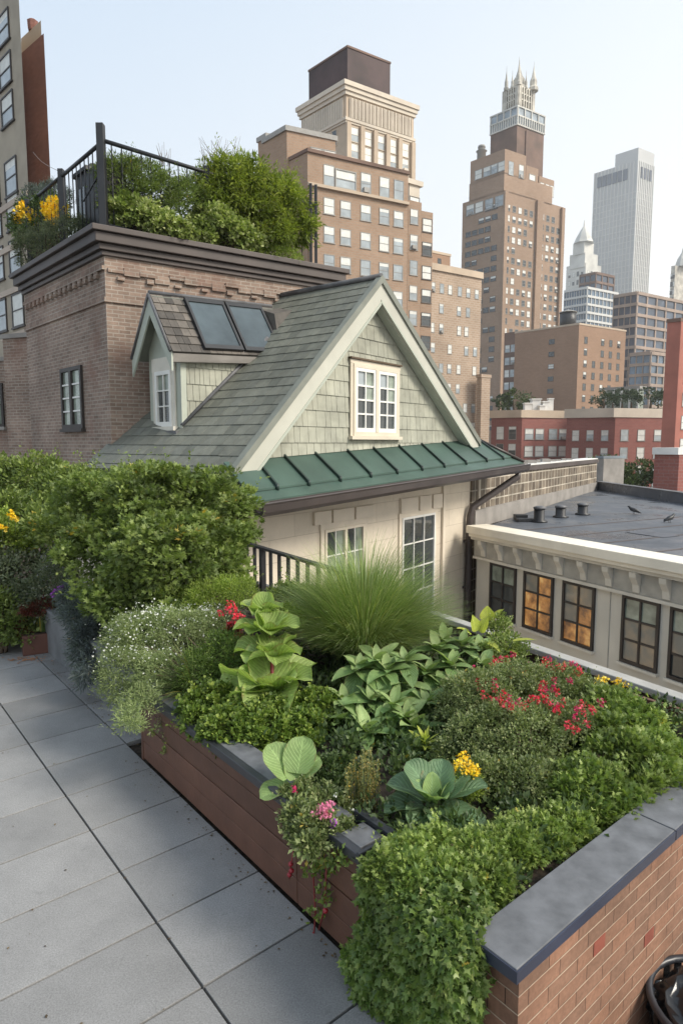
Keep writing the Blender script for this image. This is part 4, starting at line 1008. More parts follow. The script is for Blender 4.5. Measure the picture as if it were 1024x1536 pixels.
# gable siding
def zb(s): return 2.10+.045*s
def zsid(s): return zrk(s)-.24
mb = MB(); sl, sr = -(ZR-.2-1.9)/mL, (ZR-.2-2.2)/mR
gf.plate(mb, [(sl, 1.85), (sr, 2.1), (0, ZR-.2)], WO-.3, WO-.02); mb.build('gable_wall', M['sage_trim'], house)
gws0 = onv(522, 541, A0+v3*.2, 37.7); gws1 = onv(597, 662, A0+v3*.2, 37.7)
w0, w1, wz0, wz1 = gws0[1]+.03, gws1[1]-.02, gws1[0][2]+.03, (gws0[0][2]+onv(597, 548, A0+v3*.2, 37.7)[0][2])/2
def shingle_wall(fr, poly_planes, s0, s1, z0, z1, ex, hole, mat, root, o, name, wmin=.11, wmax=.24):
    mb = MB(); z = z0; r = 0
    while z < z1:
        x = s0-rng.random()*.15
        while x < s1:
            w = rng.uniform(wmin, wmax); zb_ = z-rng.uniform(0, .002)
            poly = [(x+.004, zb_), (x+w-.004, zb_), (x+w-.004, z+ex), (x+.004, z+ex)]
            for (n_, c_) in poly_planes:
                poly = cliphalf(poly, n_, c_)
                if len(poly) < 3: break
            parts = [poly] if len(poly) >= 3 else []
            if parts and hole:
                h0, h1, hz0, hz1 = hole; out = []
                for q in parts:
                    cx = [p[0] for p in q]; cz = [p[1] for p in q]
                    if max(cx) <= h0 or min(cx) >= h1 or max(cz) <= hz0 or min(cz) >= hz1: out.append(q); continue
                    a = cliphalf(q, (1, 0), h0); b_ = cliphalf(q, (-1, 0), -h1)
                    mid = cliphalf(cliphalf(q, (-1, 0), -h0), (1, 0), h1)
                    for p_ in (a, b_, cliphalf(mid, (0, 1), hz0) if len(mid) > 2 else [], cliphalf(mid, (0, -1), -hz1) if len(mid) > 2 else []):
                        if len(p_) > 2: out.append(p_)
                parts = out
            rr = rng.random()
            for q in parts: fr.plate(mb, q, o, o+.022+rng.uniform(0, .004), 0, rr, o+.008)
            x += w
        z += ex; r += 1
    return mb.build(name, mat, root)
planes = [((-mL/1, 1), ZR-.24), ((mR/1, 1), ZR-.24)]
planes = [((-mL, 1), ZR-.26), ((mR, 1), ZR-.26), ((.045, -1), -2.10)]
shingle_wall(gf, planes, -3.6, 4.4, 1.95, ZR, .262, (w0, w1, wz0, wz1), M['sage'], house, WO-.02, 'shingle_siding')
fw_ = .07
near_window(house, gf, w0+.07, w1-.07, wz0+.06, wz1-.07, 2, 4, .06, M['cream_win'], M['glass'], sashes=2, casing=.07, cmat=M['cream_win'], sill=.06, o=WO+.005, bar=.03, bar_mat=M['white_win'], sash=.06,
            mat_rows=[M['glass'], M['glass'], [M['glass'], M['glass_green']], [M['glass_sky'], M['glass_green']]])  # top panes paler: reflected sky painted in through the pane material
mb = MB(); gf.box(mb, w0-.03, w1+.03, WO, WO+.075, wz1+.005, wz1+.035); mb.build('window_drip_cap', M['twig'], house)
# green skirt roof
zeL, zeR = 1.50, 1.74
oe = .62; E_L = onv(384, 752, A0-v3*oe, 37.7); E_R = onv(785, 694, A0-v3*oe, 37.7)
sEL, sER = E_L[1], E_R[1]; zEL, zER = E_L[0][2], E_R[0][2]
def ez(s, k):
    """height along the skirt; k 0 = top edge at the wall, 1 = eave"""
    t = (s-sEL)/(sER-sEL); ze = zEL+(zER-zEL)*t; return zb(s)*(1-k)+ze*k
TLs = onv(345, 722, A0+v3*.1, 37.7)[1]; TRs = sR+.35
def sk(s, k): return gf.P(s, WO-.02+(oe-WO+.02)*k, ez(s, k))
nseg = 14; k1 = .74
def lerp(a, b, t): return a+(b-a)*t
mb = MB()
def sx(t, k): return lerp(lerp(TLs, sEL, k), lerp(TRs, sER, k), t)
for i in range(nseg):
    for (ka, kb) in ((0, k1), (k1, 1)):
        dz0 = 0 if kb < 1 else -.03
        a, b, c, d = sk(sx(i/nseg, ka), ka), sk(sx((i+1)/nseg, ka), ka), sk(sx((i+1)/nseg, kb), kb), sk(sx(i/nseg, kb), kb)
        if ka > 0: a = a+V(0, 0, -.035); b = b+V(0, 0, -.035)
        if kb == 1: c = c+V(0, 0, -.0); d = d-V(0, 0, 0)
        mb.hexa([d-V(0, 0, .03), c-V(0, 0, .03), b-V(0, 0, .03), a-V(0, 0, .03), d, c, b, a])
mb.build('metal_skirt_roof', M['greenmetal'], house)
mb = MB(); ribx = [405, 446, 487, 531, 573, 609, 645, 676, 705, 732, 757, 776]
xs = [(395-12, 404), (427, 455), (473, 504), (521, 549), (560, 590), (598, 628), (632, 662), (663, 697), (691, 731), (715, 757)]
for i, (xt, xb) in enumerate(xs):
    st = onv(xt, 682-(xt-380)*.08, A0+v3*.2, 37.7)[1]; sb = onv(xb, 728-(xb-404)*.115, A0-v3*.42, 37.7)[1]; sb = st+(sb-st)*.55
    a = sk(st, .02)+V(0, 0, .0); b = sk(sb, k1+.02)
    mb = MB(); d_ = b-a; sd = V(*UF, 0)*.018; up = V(0, 0, .05)
    mb.hexa([b-sd, b+sd, a+sd, a-sd, b-sd+up, b+sd+up, a+sd+up, a-sd+up])
    e2 = b+V(0, 0, .012); mb.tube([e2-V(0, 0, .05), e2+V(0, 0, .045)], .026, 8); mb.build('standing_seam', M['greendark'], house)
# left return of the skirt and right hip edge
mb = MB(); a, b = sk(TRs, 0), sk(sER, 1); mb.tube([a+V(0, 0, .03), b+V(0, 0, .03)], .035, 6); d2 = gf.P(TRs+.9, WO-1.8, zER-.05)
mb.poly([a, b, d2]); mb.poly([b-V(0, 0, .04), a-V(0, 0, .04), d2-V(0, 0, .04)]); mb.build('skirt_hip', M['gutter'], house)
# gutter and soffit
mb = MB(); gL = gf.P(sEL-.02, oe+.07, zEL-.09); gR = gf.P(sER+.02, oe+.07, zER-.09); gdir = unit(gR-gL); n3 = V(*gf.n, 0)
prof = [(-.065, .07), (-.08, -.02), (-.05, -.10), (.03, -.115), (.075, -.06), (.09, .035), (.105, .06), (.09, .075), (.07, .055), (.05, -.03), (.01, -.06), (-.04, -.05), (-.045, .07)]
i0 = len(mb.v)
for e in (gL, gR):
    for (o_, z_) in prof: mb.v.append(tuple(e+n3*o_+V(0, 0, z_)))
k = len(prof)
for j in range(k): mb.f.append((i0+j, i0+(j+1) % k, i0+k+(j+1) % k, i0+k+j)); mb.mi.append(0); mb.rn.append(.5); mb.sm.append(False)
mb.f.append(tuple(i0+j for j in range(k))); mb.f.append(tuple(i0+k+j for j in range(k-1, -1, -1))); mb.mi += [0, 0]; mb.rn += [.5]*2; mb.sm += [False]*2
mb.build('gutter', M['gutter'], house)
mb = MB(); mb.hexa([gf.P(sEL, oe-.03, zEL-.20), gf.P(sER, oe-.03, zER-.20), gf.P(sER, WO-.1, zER-.02), gf.P(sEL, WO-.1, zEL-.02), gf.P(sEL, oe-.03, zEL-.035), gf.P(sER, oe-.03, zER-.035), gf.P(sER, WO-.1, zER+.05), gf.P(sEL, WO-.1, zEL+.05)]); mb.build('soffit', M['gutter'], house)
# lower stone wall: body
sWL, sWR = -3.35, onv(721, 800, A0+v3*.2, 37.7)[1]
body = [gf.P(sWL, WO-.03, 0), gf.P(sWR, WO-.03, 0), gf.P(sWR, WO-5, 0), gf.P(sWL, WO-4.2, 0)]
mb = MB(); mb.foot(body, -12, 1.62); mb.build('stone_wall', M['limestone'], house)
def gp(px, py): q, s_ = onv(px, py, A0+v3*.2, 37.7); return s_, q[2]
mb = MB()
for x in (664, 716):
    s_, _ = gp(x, 800); gf.box(mb, s_-.05, s_+.05, WO-.027, WO+.03, -12, 1.5)
gf.box(mb, sWL, sWR, WO-.027, WO+.02, 1.42, 1.6); mb.build('pilaster_strip', M['lime_plain'], house)
a0, z1_ = gp(487, 795); a1, _ = gp(546, 789); z0_ = gp(515, 905)[1]
near_window(house, gf, a0, a1, z0_, z1_, 2, 3, .05, M['lime_plain'], M['glass'], sashes=2, casing=.10, cmat=M['lime_plain'], sill=.08, o=WO-.03, bar=.02, bar_mat=M['white_win'], mat_rows=[M['glass_green'], M['glass_green'], [M['glass'], M['glass_green']]])
for (x0, x1) in ((470, 496), (498, 530), (532, 560)):
    mb = MB(); gf.box(mb, gp(x0, 775)[0]+.01, gp(x1, 775)[0]-.01, WO-.027, WO+.025, gp(500, 794)[1]+.12, gp(500, 770)[1]+.06); mb.build('lintel_block', M['lime_plain'], house)
for (x0, x1) in ((600, 626), (628, 646), (648, 662)):
    mb = MB(); gf.box(mb, gp(x0, 760)[0]+.01, gp(x1, 760)[0]-.01, WO-.027, WO+.025, gp(620, 772)[1]+.06, gp(620, 750)[1]+.06); mb.build('lintel_block', M['lime_plain'], house)
a0, z1_ = gp(603, 777); a1, _ = gp(652, 769); z0_ = gp(650, 915)[1]
near_window(house, gf, a0, a1, z0_, z1_, 3, 4, .045, M['white_win'], M['glass'], sashes=1, casing=.10, cmat=M['lime_plain'], sill=.08, o=WO-.03, bar=.022, mat_rows=[M['glass_green'], M['glass'], M['glass'], M['glass']])
# downspout
mb = MB(); dp = [gf.P(gp(757, 730)[0]*.0+lerp(sEL, sER, .955), oe+.02, zER-.2)]
s_, z_ = gp(699, 768)
dp += [dp[0]+V(0, 0, -.12), gf.P(s_+.05, WO+.13, z_+.12), gf.P(s_, WO+.10, z_-.08), gf.P(s_, WO+.08, z_-.3), gf.P(s_, WO+.08, -8)]
mb.tube(dp, .078, 12); mb.build('downspout', M['gutter'], house)
for zz in (-.1, -1.2, -3): mb = MB(); gf.box(mb, s_-.09, s_+.09, WO-.02, WO+.145, zz, zz+.05); mb.build('pipe_clamp', M['gutter'], house)

# ---------------------------------------------------------------- dormer (part of the house)
dnL, nrL = slope(-1)
def onroof(px, py):
    d = ray(px, py); o = V(0, 0, EYE); t = np.dot(ridge-o, nrL)/np.dot(d, nrL); return o+d*t
D0 = onroof(272, 641); DA = 47.0
ch = Fr(D0, ang=DA)                         # cheek, outward = right/front
fdw = 1.02; ff = Fr(D0[:2]+hdir(-44)*fdw, u=-hdir(-44))
zE = 3.80; zA_ = 4.56
hc = hdir(DA); hf = hdir(-44)
def DP(w, dpt, z): q = D0[:2]+hf*w+hc*dpt; return V(q[0], q[1], z)   # w to the left along the front, dpt into the roof
mb = MB(); mb.hexa([DP(0, 0, 1.5), DP(0, 2.4, 1.5), DP(fdw, 2.4, 1.5), DP(fdw, 0, 1.5), DP(0, 0, zE), DP(0, 2.4, zE+.1), DP(fdw, 2.4, zE+.1), DP(fdw, 0, zE)])
mb.prism([DP(0, .0, zE), DP(fdw/2, .0, zA_-.08), DP(fdw, .0, zE)][::1], hc.tolist()+[0]) 
mb.build('dormer_wall', M['sage_trim'], house)
# cheek shingles clipped by the roof slope
def roofz(px_, py_):  # z of roof plane at xy
    return ridge[2]-((px_-ridge[0])*nrL[0]+(py_-ridge[1])*nrL[1])/nrL[2]
q0 = D0[:2]; q1_ = D0[:2]+hc; zr0, zr1 = roofz(*q0), roofz(*q1_); mm = zr1-zr0
shingle_wall(ch, [((mm, -1), -(zr0-.05)), ((0, 1), zE+.08), ((-1, 0), -.11)], 0, 2.0, zr0-.1, zE+.08, .27, None, M['sage'], house, .003, 'dormer_shingles', .07, .13)
mb = MB(); ch.box(mb, -.0, .10, .004, .03, zr0-.05, zE-.03); mb.build('dormer_corner_board', M['sage_trim'], house)
mb = MB(); a = V(*q0, zr0+.03)+V(*ch.n, 0)*.02; b = V(*(q0+hc*1.75), zr0+mm*1.75+.03)+V(*ch.n, 0)*.02; mb.tube([a, b], .035, 6); mb.build('cheek_flashing', M['lead'], house)
# front window
w_a0, w_a1 = .17, .86
near_window(house, ff, w_a0, w_a1, zr0+.03, 3.52, 1, 1, .06, M['cream_win'], M['glass'], sashes=1, o=.004, name='dormer_window') if False else None
near_window(house, ff, .27, .80, zr0+.02, 3.40, 2, 3, .065, M['white_win'], M['glass'], sashes=1, casing=.10, cmat=M['beigetrim'], sill=.07, o=.004, bar=.02, mat_rows=[M['glass'], M['glass'], M['glass_green']], head=.12)
mb = MB(); ff.box(mb, -.04, fdw+.04, .003, .12, zr0-.14, zr0-.06); mb.build('dormer_apron', M['lead'], house)
# dormer roof: verge overhang .3 in front
fo = -.20; rise = .13; Ld = 2.25
def dz_(dpt): return rise*(dpt-fo)/(Ld-fo)
eo = .16; slp = (zA_-zE)/(fdw/2)
ze_ = zE-slp*eo+.02
apx = lambda d: DP(fdw/2, d, zA_+.06+dz_(d)); eR = lambda d: DP(-eo, d, ze_+.06+dz_(d)); eLf = lambda d: DP(fdw+eo, d, ze_+.06+dz_(d))
for (E_, flip, nm) in ((eR, False, 'right'), (eLf, True, 'left')):
    mb = MB(); p = [E_(fo), E_(Ld), apx(Ld), apx(fo)]; n_ = np.cross(p[1]-p[0], p[3]-p[0]); n_ /= np.linalg.norm(n_)
    if n_[2] < 0: n_ = -n_
    if flip: p = p[::-1]
    mb.hexa([*[q-n_*.07 for q in p], *p]); mb.build('dormer_roof', M['rake_dark'], house)
    mb = MB(); rows = 7
    for r in range(rows):
        t0, t1 = r/rows, (r+1.15)/rows; x = fo-.02
        while x < Ld:
            w = rng.uniform(.1, .19); x1 = min(x+w, Ld)
            g = lambda d, t: apx(d)+(E_(d)-apx(d))*t
            b = [g(x+.003, t0), g(x1-.003, t0), g(x1-.003, min(1.02, t1)), g(x+.003, min(1.02, t1))]
            top = [b[0]+n_*.012, b[1]+n_*.012, b[2]+n_*.032, b[3]+n_*.032]
            if not flip: b = b[::-1]; top = top[::-1]
            mb.hexa([*b, *top], 0, rng.random()); x += w
    mb.build('dormer_shingle_roof', M['old_shingle'], house)
mb = MB(); mb.tube([apx(fo-.03)+V(0, 0, .03), apx(Ld)+V(0, 0, .03)], .035, 6); mb.build('dormer_ridge_cap', M['lead'], house)
# barge boards on the dormer front
for (E_, sg) in ((eR, 1), (eLf, -1)):
    mb = MB(); a, b = apx(fo), E_(fo); hh = V(0, 0, -.30); f_ = V(*(-hc), 0)*.03
    pts = [a+V(0, 0, -.02), b+V(0, 0, -.0), b+hh, a+hh*1.1]
    if sg > 0: pts = pts[::-1]
    mb.prism(pts[::-1], f_) ; mb.build('barge_board', M['sage_trim'], house)
    mb = MB(); mb.tube([a+f_*1.4, b+f_*1.4], .025, 6); mb.build('barge_edge', M['lead'], house)
mb = MB(); a, b = eR(fo), eR(2.0); o_ = V(*ch.n, 0)
mb.hexa([a-V(0, 0, .16)-o_*.02, b-V(0, 0, .13)-o_*.02, b-V(0, 0, .13)-o_*.14, a-V(0, 0, .16)-o_*.14, a-V(0, 0, .03)+o_*.02, b-V(0, 0, .03)+o_*.02, b-V(0, 0, .03)-o_*.14, a-V(0, 0, .03)-o_*.14][:8]); mb.build('dormer_gutter', M['concrete'], house)
# skylights
e0 = lambda d, t: apx(d)+(eR(d)-apx(d))*t
nS = np.cross(eR(1)-eR(0), apx(0)-eR(0)); nS /= np.linalg.norm(nS); nS = nS if nS[2] > 0 else -nS
for (d0, d1) in ((.36, 1.12), (1.16, 1.94)):
    mb = MB(); t0, t1, fwid = .05, .97, .045
    def fb(da, db, ta, tb, h):
        q = [e0(da, ta), e0(db, ta), e0(db, tb), e0(da, tb)][::-1]; mb.hexa([*[x+nS*.01 for x in q], *[x+nS*h for x in q]])
    fb(d0, d0+fwid, t0, t1, .085); fb(d1-fwid, d1, t0, t1, .085); fb(d0+fwid, d1-fwid, t0, t0+.07, .085); fb(d0+fwid, d1-fwid, t1-.07, t1, .085)
    sl_ = mb.build('skylight', M['black'], house)
    mb = MB(); fb(d0+fwid, d1-fwid, t0+.07, t1-.07, .065); mb.build('skylight_pane', M['sky_glass'], sl_)
# small weathered hood where dormer roof meets the slates
mb = MB(); a = apx(Ld-.2); c1 = DP(-.05, 2.0, 4.35); mb.hexa([DP(-.1, 1.95, 3.9), DP(-.1, 2.6, 3.9), DP(.5, 2.6, 3.9), DP(.5, 1.95, 3.9), DP(.1, 2.0, 4.55), DP(.1, 2.6, 4.72), DP(.5, 2.6, 4.8), DP(.5, 2.0, 4.68)]); mb.build('roof_cricket', M['old_shingle'], house)

# ================================================================= flat roofed building on the right
Q = onz(715, 787, .35); fu = -hdir(-28)         # towards the viewer
fb_ = Fr(Q, u=fu)
flat = empty('flat_roof_building', (Q[0], Q[1], -12), 'cream flat roofed building with bracketed cornice and black framed lit windows', 'building')
Z1 = onz(893, 735, .3); Z2 = V(11.2, 10.5, .3); Z3 = fb_.P(9.2, 0, 0)
q_ = fb_.P(-.35, 0, 0)
poly = [q_, Z3, Z2, Z1]
mb = MB(); mb.foot([fb_.P(.0, -.02, 0), fb_.P(9.2, -.02, 0), Z2, Z1], -12, .22); mb.build('wall', M['beigepaint'], flat)
mb = MB(); mb.foot([fb_.P(.0, -.3, 0), fb_.P(9.2, -.3, 0), Z2, Z1], .225, .30); mb.build('roof_membrane', M['membrane'], flat)
mb = MB(); fb_.box(mb, -.02, 9.2, -.299, .30, .18, .35); fb_.box(mb, .0, 9.2, -.01, .24, .10, .177); mb.build('ledge', M['paleledge'], flat, bevel=.01)
mb = MB(); fb_.box(mb, -.02, 9.2, -.01, .05, -.36, .098); mb.build('frieze', M['friezegrey'], flat)
mb = MB(); fb_.box(mb, -.02, 9.2, -.01, .09, -.42, -.363); fb_.box(mb, -.02, 9.2, .05, .16, .03, .096)
mb.build('frieze_moulding', M['beigetrim'], flat)
for k in range(16):
    s_ = .25+k*.56; mb = MB()
    pts = [fb_.P(s_, .051, .028), fb_.P(s_, .2, .028), fb_.P(s_, .19, -.06), fb_.P(s_, .10, -.2), fb_.P(s_, .08, -.33), fb_.P(s_, .051, -.33)]
    mb.prism(pts, (*(fu*.13), 0)); mb.build('bracket', M['beigetrim'], flat)
for i, (a0, a1, gm) in enumerate(((.49, 1.30, [M['glass'], M['glass'], M['glass_green']]), (1.53, 2.34, [M['lit'], M['lit'], [M['dimlit'], M['lit']]]), (2.58, 3.34, [M['lit'], [M['dimlit'], M['lit']], M['dimlit']]), (3.93, 4.65, [M['dimlit'], M['dimlit'], M['glass_green']]), (4.84, 5.56, [M['glass'], M['dimlit'], M['glass_green']]), (5.9, 6.7, [M['dimlit']]), (7.0, 7.8, [M['glass']]))):
    near_window(flat, fb_, a0, a1, -1.64, -.44, 2, 3, .05, M['darkframe'], gm[0], o=-.02, bar=.035, mat_rows=gm, sill=.05, cmat=M['beigetrim'])
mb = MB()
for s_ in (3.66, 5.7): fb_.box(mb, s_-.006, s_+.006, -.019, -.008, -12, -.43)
mb.build('panel_joint', M['friezegrey'], flat)
for k in range(8):
    s_ = .9+k*1.05+.1*sin(k*3); mb = MB(); fb_.box(mb, s_, s_+.07, -9.5-.6*(k % 2) if k > 1 else -6, -.31, .301, .306); mb.build('roof_seam', M['cornice'], flat)
for (s_, o_, w_, d_) in ((2.2, -2.2, .9, .5), (4.4, -4.0, .6, .9), (5.6, -1.9, 1.1, .7), (3.0, -6.1, .8, .8)): mb = MB(); fb_.box(mb, s_, s_+w_, o_-d_, o_, .3065, .3095); mb.build('roof_patch', M['bluestone_'], flat)
# left parapet wall running back + curb ; rear black upstand
def wallbox(p0, p1, th, z0, z1, mb, side=1):
    d = unit(V(p1[0]-p0[0], p1[1]-p0[1])); n_ = V(-d[1], d[0])*side*th
    pts = [p0[:2], p1[:2], p1[:2]+n_, p0[:2]+n_]
    if side < 0: pts = pts[::-1]
    mb.foot(pts, z0, z1)
par = empty('parapet_wall', (Q[0]+.3, Q[1]+.8, -5), 'low parapet wall of dark patterned blocks with white capping beside the dark flat roof', 'wall')
p0 = V(q_[0], q_[1])+unit(V(Z1[0]-q_[0], Z1[1]-q_[1]))*.25; p1 = V(Z1[0], Z1[1])
mb = MB(); wallbox(p0, p1, .45, -5, 1.42, mb); mb.build('block_wall', M['ptile'], par)
mb = MB(); dpar = unit(p1-p0); npar = V(dpar[1], -dpar[0]); wallbox(p0+npar*.06, p1+npar*.06, .6, 1.425, 1.56, mb); mb.build('coping_edge', M['cornice'], par)
mb = MB(); wallbox(p0+npar*.02, p1+npar*.02, .5, 1.565, 1.60, mb); mb.build('white_cap', M['white_roof'], par)
mb = MB(); wallbox(p0+npar*.10, p1+npar*.08, .095, .2, .62, mb); mb.build('stone_curb', M['concrete'], par)
mb = MB()
for k in range(12):
    p = p0+dpar*(1.5+k*.75)-npar*.25; s__ = rng.uniform(.05, .14); mb.aab(p[0]-s__, p[1]-s__, 1.6, p[0]+s__, p[1]+s__, 1.6+rng.uniform(.03, .12))
mb.build('roof_debris', M['concrete'], par)
mb = MB(); wallbox(V(Z1[0], Z1[1]), V(Z2[0], Z2[1]), .25, -.1, .62, mb); 
mb.build('rear_upstand', M['membrane'], flat)
mb = MB(); wallbox(V(Z1[0]-.02, Z1[1]), V(Z2[0]-.02, Z2[1]), .29, .624, .66, mb); mb.build('upstand_flashing', M['lead'], flat)
# bluish grey block behind
s = blk(905, 688, 29, -40, 894, 62, 936, z0=-12); root = empty('grey_roof_block', (s.C[0], s.C[1], -12), 'small grey rendered rooftop block with a bluish top behind the dark flat roof', 'roof block')
mb = MB(); s.mesh(mb); mb.build('rendered_wall', M['concrete'], root); mb = MB(); s.mesh(mb, 0, .05, s.z1+.002, s.z1+.12); mb.build('blue_cap', M['crown_glass'], root)
# vents and birds on the flat roof
ventg = 'vents on the dark flat roof'
for (px, py, r_, h_, lab) in ((808, 783, .13, .32, 'tallest metal vent pipe beside low dark boxes on the flat roof, left of the others'), (840, 776, .13, .25, 'middle metal vent pipe on the dark flat roof'), (873, 772, .13, .25, 'right hand vent pipe on the dark flat roof, nearest its far corner')):
    c = onz(px, py, .3); root = empty('vent_pipe', c, lab, 'vent pipe', ventg)
    mb = MB(); mb.lathe((c[0], c[1], .301), [(r_*1.5, 0), (r_*1.5, .03), (r_, .05), (r_, h_)], 16); mb.build('pipe', M['black'], root)
    mb = MB(); mb.lathe((c[0], c[1], .301+h_), [(r_*1.12, 0), (r_*1.15, .04), (r_*.6, .07)], 16); mb.build('cap', M['lead'], root)
c = onz(795, 782, .3); root = empty('roof_box', c, 'two low dark boxes lying beside the tallest vent pipe on the flat roof', 'roof box')
mb = MB(); mb.aab(c[0]-.35, c[1]-.15, .301, c[0]+.15, c[1]+.1, .38); mb.build('lower_box', M['black'], root, bevel=.01); mb = MB(); mb.aab(c[0]-.32, c[1]+.15, .301, c[0]-.02, c[1]+.4, .44); mb.build('upper_box', M['black'], root, bevel=.01)
def bird(px, py, az, label, s=1.0):
    c = onz(px, py, .3); h = hdir(az); h3 = V(h[0], h[1], 0); sd = V(h[1], -h[0], 0)
    mb = MB(); z = V(0, 0, 1)
    body = [(-.17, .03, .008), (-.12, .055, .022), (-.06, .085, .042), (0, .105, .055), (.06, .125, .05), (.095, .155, .032), (.115, .18, .028), (.135, .19, .024), (.15, .188, .010), (.172, .182, .003)]
    mb.tube([c+h3*a*s+z*b*s for a, b, r in body], [r*s for a, b, r in body], 10)
    for k in (-1, 1): mb.tube([c+sd*k*.018*s+z*.07*s+h3*.01*s, c+sd*k*.02*s+z*.035*s, c+sd*k*.02*s+z*.002, c+sd*k*.02*s+h3*.03*s+z*.002], .005*s, 5)
    for k in (-1, 1): mb.prism([c+sd*k*.048*s+z*.13*s+h3*.05*s, c+sd*k*.05*s+z*.075*s+h3*.03*s, c+sd*k*.03*s+z*.05*s-h3*.15*s, c+sd*k*.04*s+z*.085*s-h3*.11*s], sd*k*.008*s)
    o = mb.build('bird', M['black'], None, origin=c); tag(o, label, 'bird', 'birds on the dark flat roof')
bird(950, 771, -60, 'dark bird on the flat roof standing nearer the vents', 1.05)
bird(1003, 784, 70, 'dark bird on the flat roof near the right edge, facing right', 1.05)

# ================================================================= terrace, planters, rails
OA = onz(771, 1438, .55); aU = hdir(-39.6); bU = hdir(50.4)
def AB(a, b, z=0): q = OA[:2]+aU*a+bU*b; return V(q[0], q[1], z)
def toAB(p): r = np.array(p[:2])-OA[:2]; return float(r@aU), float(r@bU)
def paver():
    m, nt, b, o = newmat('granite_paver'); p = geo(nt)
    cc = ramp(nt, rnd(nt), [(0, (.205, .202, .198)), (1, (.285, .28, .275))])
    cc = mixc(nt, 1, cc, ramp(nt, noise(nt, p, 140, 3, .8), [(.32, .72), (.68, 1.25)]), 'MULTIPLY')
    cc = mixc(nt, 1, cc, ramp(nt, noise(nt, p, 1.7, 8, .72), [(.3, .80), (.7, 1.12)]), 'MULTIPLY')
    cc = mixc(nt, ramp(nt, noise(nt, p, 7, 6, .75), [(.60, 0), (.75, .5)]), cc, (.12, .12, .115))
    nt.links.new(cc, b.inputs['Base Color']); b.inputs['Roughness'].default_value = .68; b.inputs['Specular IOR Level'].default_value = .35
    bump(nt, b, noise(nt, p, 180, 3), .25, .002); return m
M['paver'] = paver()
M['board'] = slatemat('brown_composite_board', [(0, (.105, .05, .032)), (.5, (.125, .06, .039)), (1, (.145, .07, .046))], .45, 5)
M['bluestone'] = plain('bluestone_coping', (.125, .128, .136), .48, .22, 11, bmp=.2, vsc=90)
M['blueedge'] = plain('navy_coping_edge', (.03, .036, .062), .35, .2)
M['blkcap'] = plain('black_cap_metal', (.03, .032, .038), .35, .25)
M['near_brick'] = nearbrick('warm_planter_brick', (.27, .145, .095), (.20, .118, .082), (.44, .34, .25), (.07, .04, .03))
M['greybox'] = plain('grey_stone_planter', (.16, .165, .17), .7, .2, 4, bmp=.2)
M['rustbox'] = plain('dark_rust_trough', (.12, .05, .035), .6, .2, 5)
M['railpale'] = plain('pale_weathered_rail', (.36, .35, .325), .65, .14, 6)
# floor slab and pavers
mb = MB(); mb.foot([AB(-6, 0.01), AB(-6, -6), AB(9, -6), AB(9, 0), AB(9, 3.0), AB(.05, 3.0), AB(.05, .05)][::-1], -.5, -.04); tag(mb.build('terrace_slab', M['soil']), kind='structure')
mb = MB(); ja = 2.45-.455*20; bl = [-6, -4.65, -3.84, -3.03, -2.20, -1.38, -.555, .0, .8, 1.6, 2.4, 3.0]
for j in range(len(bl)-1):
    k = 0; a = ja
    while a < 9:
        a2 = a+.455; jj = .0055
        if not (bl[j] >= 0 and a < 3.0) and a > -4:
            pts = [AB(a+jj, bl[j]+jj, -.035), AB(a+jj, bl[j+1]-jj, -.035), AB(a2-jj, bl[j+1]-jj, -.035), AB(a2-jj, bl[j]+jj, -.035)][::-1]
            e = rng.uniform(-.0008, .0008); mb.hexa([*pts[::-1][::-1], *[p+V(0, 0, .035+e) for p in pts]], 0, rng.random())
        a = a2
o = mb.build('terrace_floor', M['paver'], bevel=.002); tag(o, kind='structure')
# lower level
mb = MB(); mb.foot([AB(-.3, -.2), AB(-.3, 8), AB(-8, 8), AB(-8, -.2)], -1.3, -1.2) ; mb.f[-1] = mb.f[-1]
tag(mb.build('lower_terrace', M['concrete']), kind='structure')
# planter
HP = .55; plan = empty('raised_planter', AB(0, 0, 0), 'large raised planter with brown boarded side, brick right wall and bluestone coping', 'planter')
BW = 2.55; AWd = 3.07
mb = MB(); mb.foot([AB(.0, .03), AB(.0, 7.5), AB(.16, 7.5), AB(.16, .03)][::1], -1.2, HP-.035); mb.build('brick_wall', M['near_brick'], plan)
M['accent'] = plain('red_accent_brick', (.25, .07, .045), .8, .2, 8)
frb = Fr(AB(0, .03), u=bU)
for (s_, z_, c_) in ((.4755, .2660, 1), (.9055, .068, 1), (1.2555, .332, 0)):
    mb = MB(); frb.box(mb, s_+.004, s_+.088, .0005, .0025, z_+.004, z_+.062, 0, .5); mb.build('red_brick', M['accent'], plan)
fl_ = Fr(AB(AWd, 0), u=-aU)     # left face, outward = -b
zb_ = .012
for r in range(4):
    for (x0, x1) in ((0, 1.86), (1.864, AWd-.165)):
        mb = MB(); fl_.box(mb, x0, x1, -.03, -.004+(.002 if r % 2 else 0), zb_+r*.128, zb_+(r+1)*.128-.005, 0, rng.random()); mb.build('side_board', M['board'], plan, bevel=.004)
mb = MB(); fl_.box(mb, .0, AWd-.16, -.07, -.031, 0, .50); mb.build('side_backing', M['blkcap'], plan)
mb = MB(); mb.foot([AB(AWd-.03, 0), AB(AWd-.03, BW), AB(AWd, BW), AB(AWd, 0)], 0, .51); mb.foot([AB(.2, BW-.03), AB(.2, BW), AB(AWd-.03, BW), AB(AWd-.03, BW-.03)], 0, .51); mb.build('back_board', M['board'], plan)
cz = HP-.035
